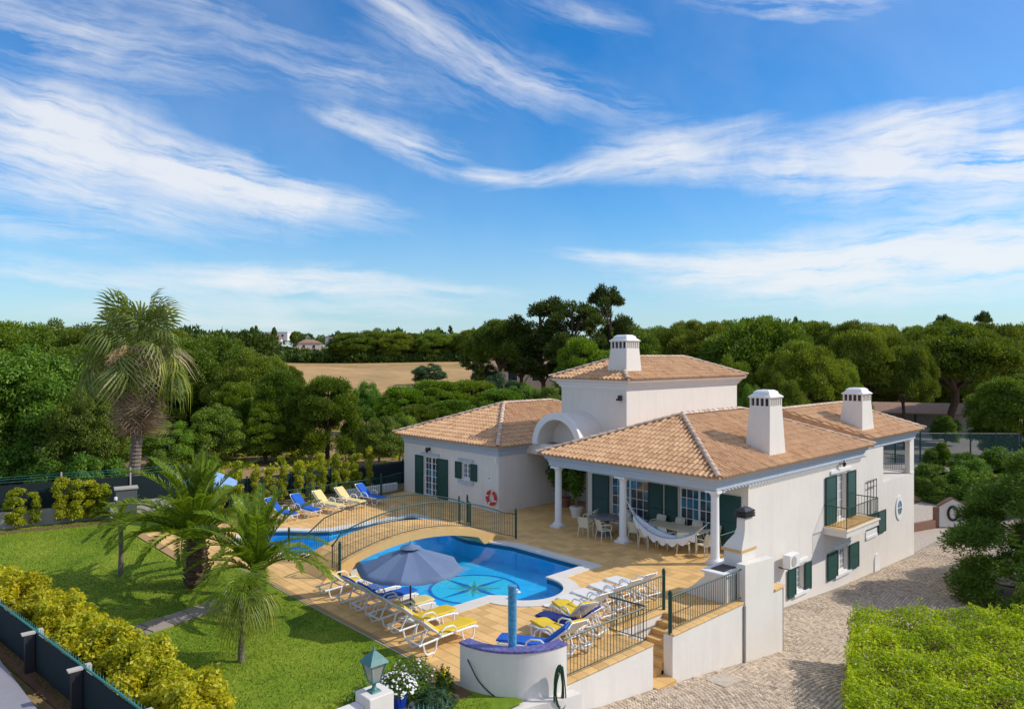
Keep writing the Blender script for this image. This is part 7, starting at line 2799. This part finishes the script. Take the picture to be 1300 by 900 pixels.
def build_garden_plants():
    g = np.random.default_rng(33)

    def bed_plant(name, label, x, y, r, h, leafm, petal=None, npet=40, l=0.075, w=0.03, z=-0.03, nl=2600):
        o = empty(name, label, 'plant', (x, y, z))
        d = g.normal(0, 1, (nl, 3))
        d /= np.linalg.norm(d, axis=1, keepdims=True)
        d[:, 2] = np.abs(d[:, 2])
        P = d * np.array([r, r, h]) * g.uniform(0.4, 1.0, (nl, 1)) * (1 + 0.22 * np.sin(d[:, :1] * 9 + x) * np.cos(d[:, 1:2] * 8 + y))
        V = leaf_quads(P, d + np.array([0, 0, 0.5]), l, w, 0.7, int(x * 100 + y * 10))
        link('foliage', np_mesh('foliage', V, quads_n(V), M[leafm]), o)
        if petal:
            d = g.normal(0, 1, (npet, 3))
            d /= np.linalg.norm(d, axis=1, keepdims=True)
            d[:, 2] = np.abs(d[:, 2])
            C = d * np.array([r, r, h]) * 1.03
            P = np.repeat(C, 4, 0) + g.normal(0, 0.009, (npet * 4, 3))
            V = leaf_quads(P, np.repeat(d, 4, 0) + np.array([0, 0, 1.0]), 0.045, 0.036, 0.4, int(x * 37))
            link('blossom', np_mesh('blossom', V, quads_n(V), M[petal]), o)
        return o
    o = [q for q in SC.objects if q.name == 'flower_pot'][0]
    d = g.normal(0, 1, (2600, 3))
    d /= np.linalg.norm(d, axis=1, keepdims=True)
    d[:, 2] = np.abs(d[:, 2])
    P = np.array([0, 0, 0.44]) + d * np.array([0.42, 0.42, 0.30]) * g.uniform(0.5, 1, (2600, 1))
    V = leaf_quads(P, d + np.array([0, 0, 0.5]), 0.06, 0.025, 0.7, 5)
    link('foliage', np_mesh('foliage', V, quads_n(V), M['garden']), o)
    P = np.array([0, 0, 0.44]) + d[:190] * np.array([0.44, 0.44, 0.32])
    V = leaf_quads(np.repeat(P, 3, 0) + g.normal(0, 0.008, (570, 3)), np.repeat(d[:190], 3, 0) + np.array([0, 0, 1.0]), 0.045, 0.038, 0.4, 8)
    link('blossom', np_mesh('blossom', V, quads_n(V), M['flower_w']), o)
    bed_plant('flower_clump', 'white flowered ground plant at the corner of the terrace tiles', 9.55, 13.6, 0.55, 0.42, 'garden', 'flower_w', 26)
    bed_plant('flower_clump', 'lilac and green flower clump between the lantern and the loungers', 9.2, 13.35, 0.42, 0.4, 'garden', 'flower_p', 40)
    bed_plant('flower_clump', 'yellow flowered plant against the curved shower wall', 9.62, 12.5, 0.22, 0.55, 'garden', 'flower_y', 34)
    bed_plant('flower_clump', 'dark green ground plant with sparse white flowers behind the blue pot', 9.1, 12.8, 0.5, 0.35, 'garden', 'flower_w', 22)
    bed_plant('flower_clump', 'low grassy clump right of the blue pot', 9.1, 12.15, 0.45, 0.34, 'olive', None, l=0.2, w=0.02)
    bed_plant('flower_clump', 'reddish green clump behind the lantern on the lawn edge', 8.0, 13.1, 0.42, 0.5, 'garden', 'flower_p', 16)
    bed_plant('flower_clump', 'spiky yellow green clump in front of the white pillar', 7.0, 12.65, 0.4, 0.45, 'col_leaf', None, l=0.26, w=0.022)
    bed_plant('flower_clump', 'green clump under the reaching fronds of the smaller date palm', 8.7, 20.9, 0.5, 0.5, 'garden', None)
    # stones in the bed
    for k in range(14):
        a, r = random.uniform(0, 6.28), random.uniform(0, 0.45)
        s = random.uniform(0.05, 0.11)
        tag(MB().ball((8.75 + r * math.cos(a), 12.25 + r * math.sin(a) * 0.5, 0.0), s, 7, 4, (1.2, 1, 0.6)).build('bed_stone', M['concrete'], None, True), 'small pale stone on the soil beside the blue pot', 'stone', 'pale stones beside the blue pot')
    # potted trees in the entrance recess
    for (x, y, z, rx, lab) in ((25.6, 23.7, 0.0, 1.0, 'bushy potted tree in the shaded entrance recess behind the first column'), (24.4, 21.9, 0.0, 0.42, 'slim potted plant in a white pot by the porch wall end')):
        o = empty('potted_tree', lab, 'potted plant', (x, y, z))
        MB().lathe([(0.2, 0), (0.28, 0.35), (0.31, 0.4), (0.31, 0.45), (0.25, 0.45)], 16).build('pot', M['brick'] if rx > 0.6 else M['trim'], o, True)
        MB().tube([(0, 0, 0.4), (0.03, 0, 1.0), (0, 0.02, 1.5)], [0.05, 0.04, 0.03], 7).build('stem', M['bark_grey'], o)
        nl = int(4200 * rx)
        d = g.normal(0, 1, (nl, 3))
        d /= np.linalg.norm(d, axis=1, keepdims=True)
        P = np.array([0, 0, 1.65]) + d * np.array([0.85 * rx, 0.85 * rx, 0.85]) * g.uniform(0.45, 1.05, (nl, 1)) * (1 + 0.2 * np.sin(d[:, :1] * 8) * np.cos(d[:, 2:] * 7))
        V = leaf_quads(P, d, 0.16, 0.07, 0.7, 77)
        link('foliage', np_mesh('foliage', V, quads_n(V), M['garden']), o)


# ------------------------------------------------------------------ far buildings and the court
def simple_house(name, label, px, d, w, dp, h, roof_h, wallm, roofm, rz, wins=(), zoff=0.0, flat=False):
    p = world_at(px, 500, d)
    z = tz(p.x, p.y) + zoff
    o = empty(name, label, 'house', (p.x, p.y, z), rz)
    MB().box(-w / 2, w / 2, -dp / 2, dp / 2, -1, h).build('wall', wallm, o)
    if flat:
        MB().box(-w / 2 - 0.2, w / 2 + 0.2, -dp / 2 - 0.2, dp / 2 + 0.2, h + 0.003, h + 0.5).build('roof', roofm, o)
    else:
        e = 0.4
        MB().add([(-w / 2 - e, -dp / 2 - e, h), (w / 2 + e, -dp / 2 - e, h), (w / 2 + e, dp / 2 + e, h), (-w / 2 - e, dp / 2 + e, h), (-w / 2 + dp / 2, 0, h + roof_h), (w / 2 - dp / 2, 0, h + roof_h)],
                 [(0, 1, 5, 4), (1, 2, 5), (2, 3, 4, 5), (3, 0, 4), (3, 2, 1, 0)]).build('roof', roofm, o)
    for (x, zz, ww, hh) in wins:
        f = MB().box(x - ww / 2 - 0.1, x + ww / 2 + 0.1, -dp / 2 - 0.06, -dp / 2 - 0.003, zz - hh / 2 - 0.1, zz + hh / 2 + 0.1).build('window', M['trim'], o)
        MB().box(x - ww / 2, x + ww / 2, -dp / 2 - 0.08, -dp / 2 - 0.063, zz - hh / 2, zz + hh / 2).build('pane', M['glass'], f)
    return o


def build_far():
    a = THETA - R(90)
    simple_house('house', 'white house with orange tiled roof far away on the wooded ridge', 343, 420, 13, 9, 4.5, 2.2, M['trim'], M['red_roof'], a + 0.2, [(-4, 2.4, 1.2, 1.4), (0, 2.4, 1.2, 1.4), (4, 2.4, 1.2, 1.4)], 3.5)
    simple_house('house', 'upper white block of the far ridge house', 352, 432, 16, 8, 3.5, 1, M['trim'], M['trim'], a - 0.1, [(-5, 1.8, 1.3, 1.3), (0, 1.8, 1.3, 1.3), (5, 1.8, 1.3, 1.3)], 8.0, True)
    simple_house('house', 'pale low house among trees below the ridge beyond the field', 393, 300, 9, 6, 3.2, 1.6, M['pink_wall'], M['brown_roof'], a + 0.35, [(-2.5, 1.8, 1.0, 1.2), (1.5, 1.8, 1.0, 1.2)], 2.5)
    simple_house('house', 'tiny white house between trees right of the pale low house', 420, 330, 4, 4, 3, 1, M['trim'], M['brown_roof'], a, [(0, 1.6, 1, 1.2)], 5.5)
    simple_house('house', 'pink walled house with dull tiled roof glimpsed between the dark pine trunks', 660, 108, 14, 8, 3.2, 1.6, M['pink_wall'], M['brown_roof'], a + 0.1, [(-4.5, 1.9, 1.3, 1.4), (-1.5, 1.9, 1.3, 1.4), (2.0, 1.9, 1.3, 1.4), (5, 1.9, 1.2, 1.4)], 0.0)
    # long open shelter behind the court
    A, B = Vector((103.0, 41.0, 0)), Vector((110.5, 27.2, 0))
    L = (B - A).length
    z = -3.25
    sh = empty('open_shelter', 'long open shelter with brown tiled roof behind the court', 'shelter', (A.x, A.y, z), math.atan2(B.y - A.y, B.x - A.x))
    MB().box(-4, L, 3.4, 3.7, 0, 2.9).build('rear_wall', M['dull_wall'], sh)
    MB().add([(-4.5, -0.6, 2.75), (L + 0.5, -0.6, 2.75), (L + 0.5, 4.2, 3.9), (-4.5, 4.2, 3.9), (-4.5, -0.6, 2.6), (L + 0.5, -0.6, 2.6), (L + 0.5, 4.2, 3.75), (-4.5, 4.2, 3.75)],
             [(0, 1, 2, 3), (7, 6, 5, 4), (0, 4, 5, 1), (1, 5, 6, 2), (2, 6, 7, 3), (3, 7, 4, 0)]).build('roof', M['brown_roof'], sh)
    for i in range(6):
        x = -3.5 + i * (L + 3) / 5
        MB().box(x - 0.12, x + 0.12, -0.15, 0.1, 0, 2.62).build('post', M['dark_metal'], sh)
    MB().box(-4, L, -0.2, -0.05, 0.0, 0.75).build('parapet', M['dull_wall'], sh)
    tag(MB().box(0, 12, -0.12, 0.12, -0.3, 2.2, Matrix.Translation((110.8, 27.0, z)) @ Matrix.Rotation(R(-128), 4, 'Z')).build('yard_wall', M['dull_wall']), 'pale yard wall running from the end of the shelter', 'wall')
    pts = [world_at(px, py, 50) for px, py in ((1080, 600), (1300, 600))]
    # court surface
    ctr = [(66, 30), (74, 18), (118, 20), (112, 46), (88, 46)]
    poly_sheet('court', ctr, [], -3.14, M['court'])
    cf = empty('court_fence', 'tall green netting fence along the near side of the court', 'fence', (76, 21, -3.2))
    a_, b_ = Vector((69, 30.5, 0)), Vector((82.5, 17.2, 0))
    Lc = (b_ - a_).length
    Mx = Matrix.Translation(Vector((a_.x - 76, a_.y - 21, 0))) @ Matrix.Rotation(math.atan2(b_.y - a_.y, b_.x - a_.x), 4, 'Z')
    MB().box(0, Lc, -0.01, 0.01, 0.1, 3.0, Mx).build('netting', M['netting'], cf)
    for i in range(9):
        MB().box(i * Lc / 8 - 0.05, i * Lc / 8 + 0.05, -0.05, 0.05, 0, 3.1, Mx).build('post', M['green_metal'], cf)
    MB().box(0, Lc, -0.03, 0.03, 3.0, 3.07, Mx).box(0, Lc, -0.1, 0.1, 0, 0.16, Mx).build('rail', M['dull_wall'], cf)
    lp = empty('lamp_post', 'thin dark lamp post on the grass seen through the loggia', 'street lamp', (69.5, 27.6, -3.2))
    MB().tube([(0, 0, 0), (0, 0, 2.9)], [0.06, 0.04], 8).build('pole', M['dark_metal'], lp)
    MB().lathe([(0.1, 2.9), (0.2, 3.1), (0.22, 3.3), (0.05, 3.5)], 10).build('lamp_head', M['trim'], lp)
    poly_sheet('rear_lawn', [(44, 16.5), (66, 22), (66, 34), (44, 34)], [], -3.12, M['lawn'])
    # gabled garden wall panel with an oval wreath
    gp = empty('gabled_panel', 'small white gabled wall panel with a dark oval wreath at the driveway end', 'wall', (50.1, 14.0, -3.25), math.atan2(CT, -ST) + PI)
    poly = [(-0.85, 0), (0.85, 0), (0.85, 1.25), (0.45, 1.5), (0, 1.72), (-0.45, 1.5), (-0.85, 1.25)]
    Mx = Matrix(((1, 0, 0, 0), (0, 0, 1, -0.1), (0, 1, 0, 0), (0, 0, 0, 1)))
    MB().prism(poly, 0, 0.2, Mx).build('wall_face', M['stucco'], gp)
    cp = MB()
    for p, q in (((-0.9, 1.25), (-0.45, 1.52)), ((-0.45, 1.52), (0, 1.75)), ((0, 1.75), (0.45, 1.52)), ((0.45, 1.52), (0.9, 1.25))):
        cp.bar((p[0], 0, p[1] + 0.03), (q[0], 0, q[1] + 0.03), 0.3, 0.07)
    cp.build('coping', M['brick'], gp)
    wr = MB()
    wr.tube([(0.30 * math.cos(2 * PI * i / 28), 0.0, 0.42 * math.sin(2 * PI * i / 28)) for i in range(29)], 0.075, 8, False)
    for face in (-0.13, 0.13):
        w_ = MB()
        w_.v = [(x, y + face, z + 0.85) for x, y, z in wr.v]
        w_.f, w_.mi = list(wr.f), list(wr.mi)
        w_.build('wreath', M['black'], gp, True)
    for sx in (-1, 1):
        MB().box(sx * 0.98 - 0.12, sx * 0.98 + 0.12, -0.14, 0.14, 0, 1.2).build('brick_pier', M['brick'], gp)
    tag(MB().box(0, 9, -0.12, 0.12, 0, 0.5, Matrix.Translation((44.5, 16.0, -3.3)) @ Matrix.Rotation(math.atan2(14.7 - 16.0, 49.2 - 44.5), 4, 'Z') @ Matrix.Diagonal((0.54, 1, 1, 1))).build('bed_wall', M['brick']), 'low reddish bed wall beside the gabled panel', 'wall')


# ------------------------------------------------------------------ assemble
build_ground()
build_lawn()
build_drive()
build_terrace()
build_pool()
build_bridge()
build_walls()
build_villa()
build_barbecue()
build_loungers()
build_furniture()
build_palms()
build_garden_plants()
build_hedge()
build_trees()
build_far_wood()
build_litter()
build_far()
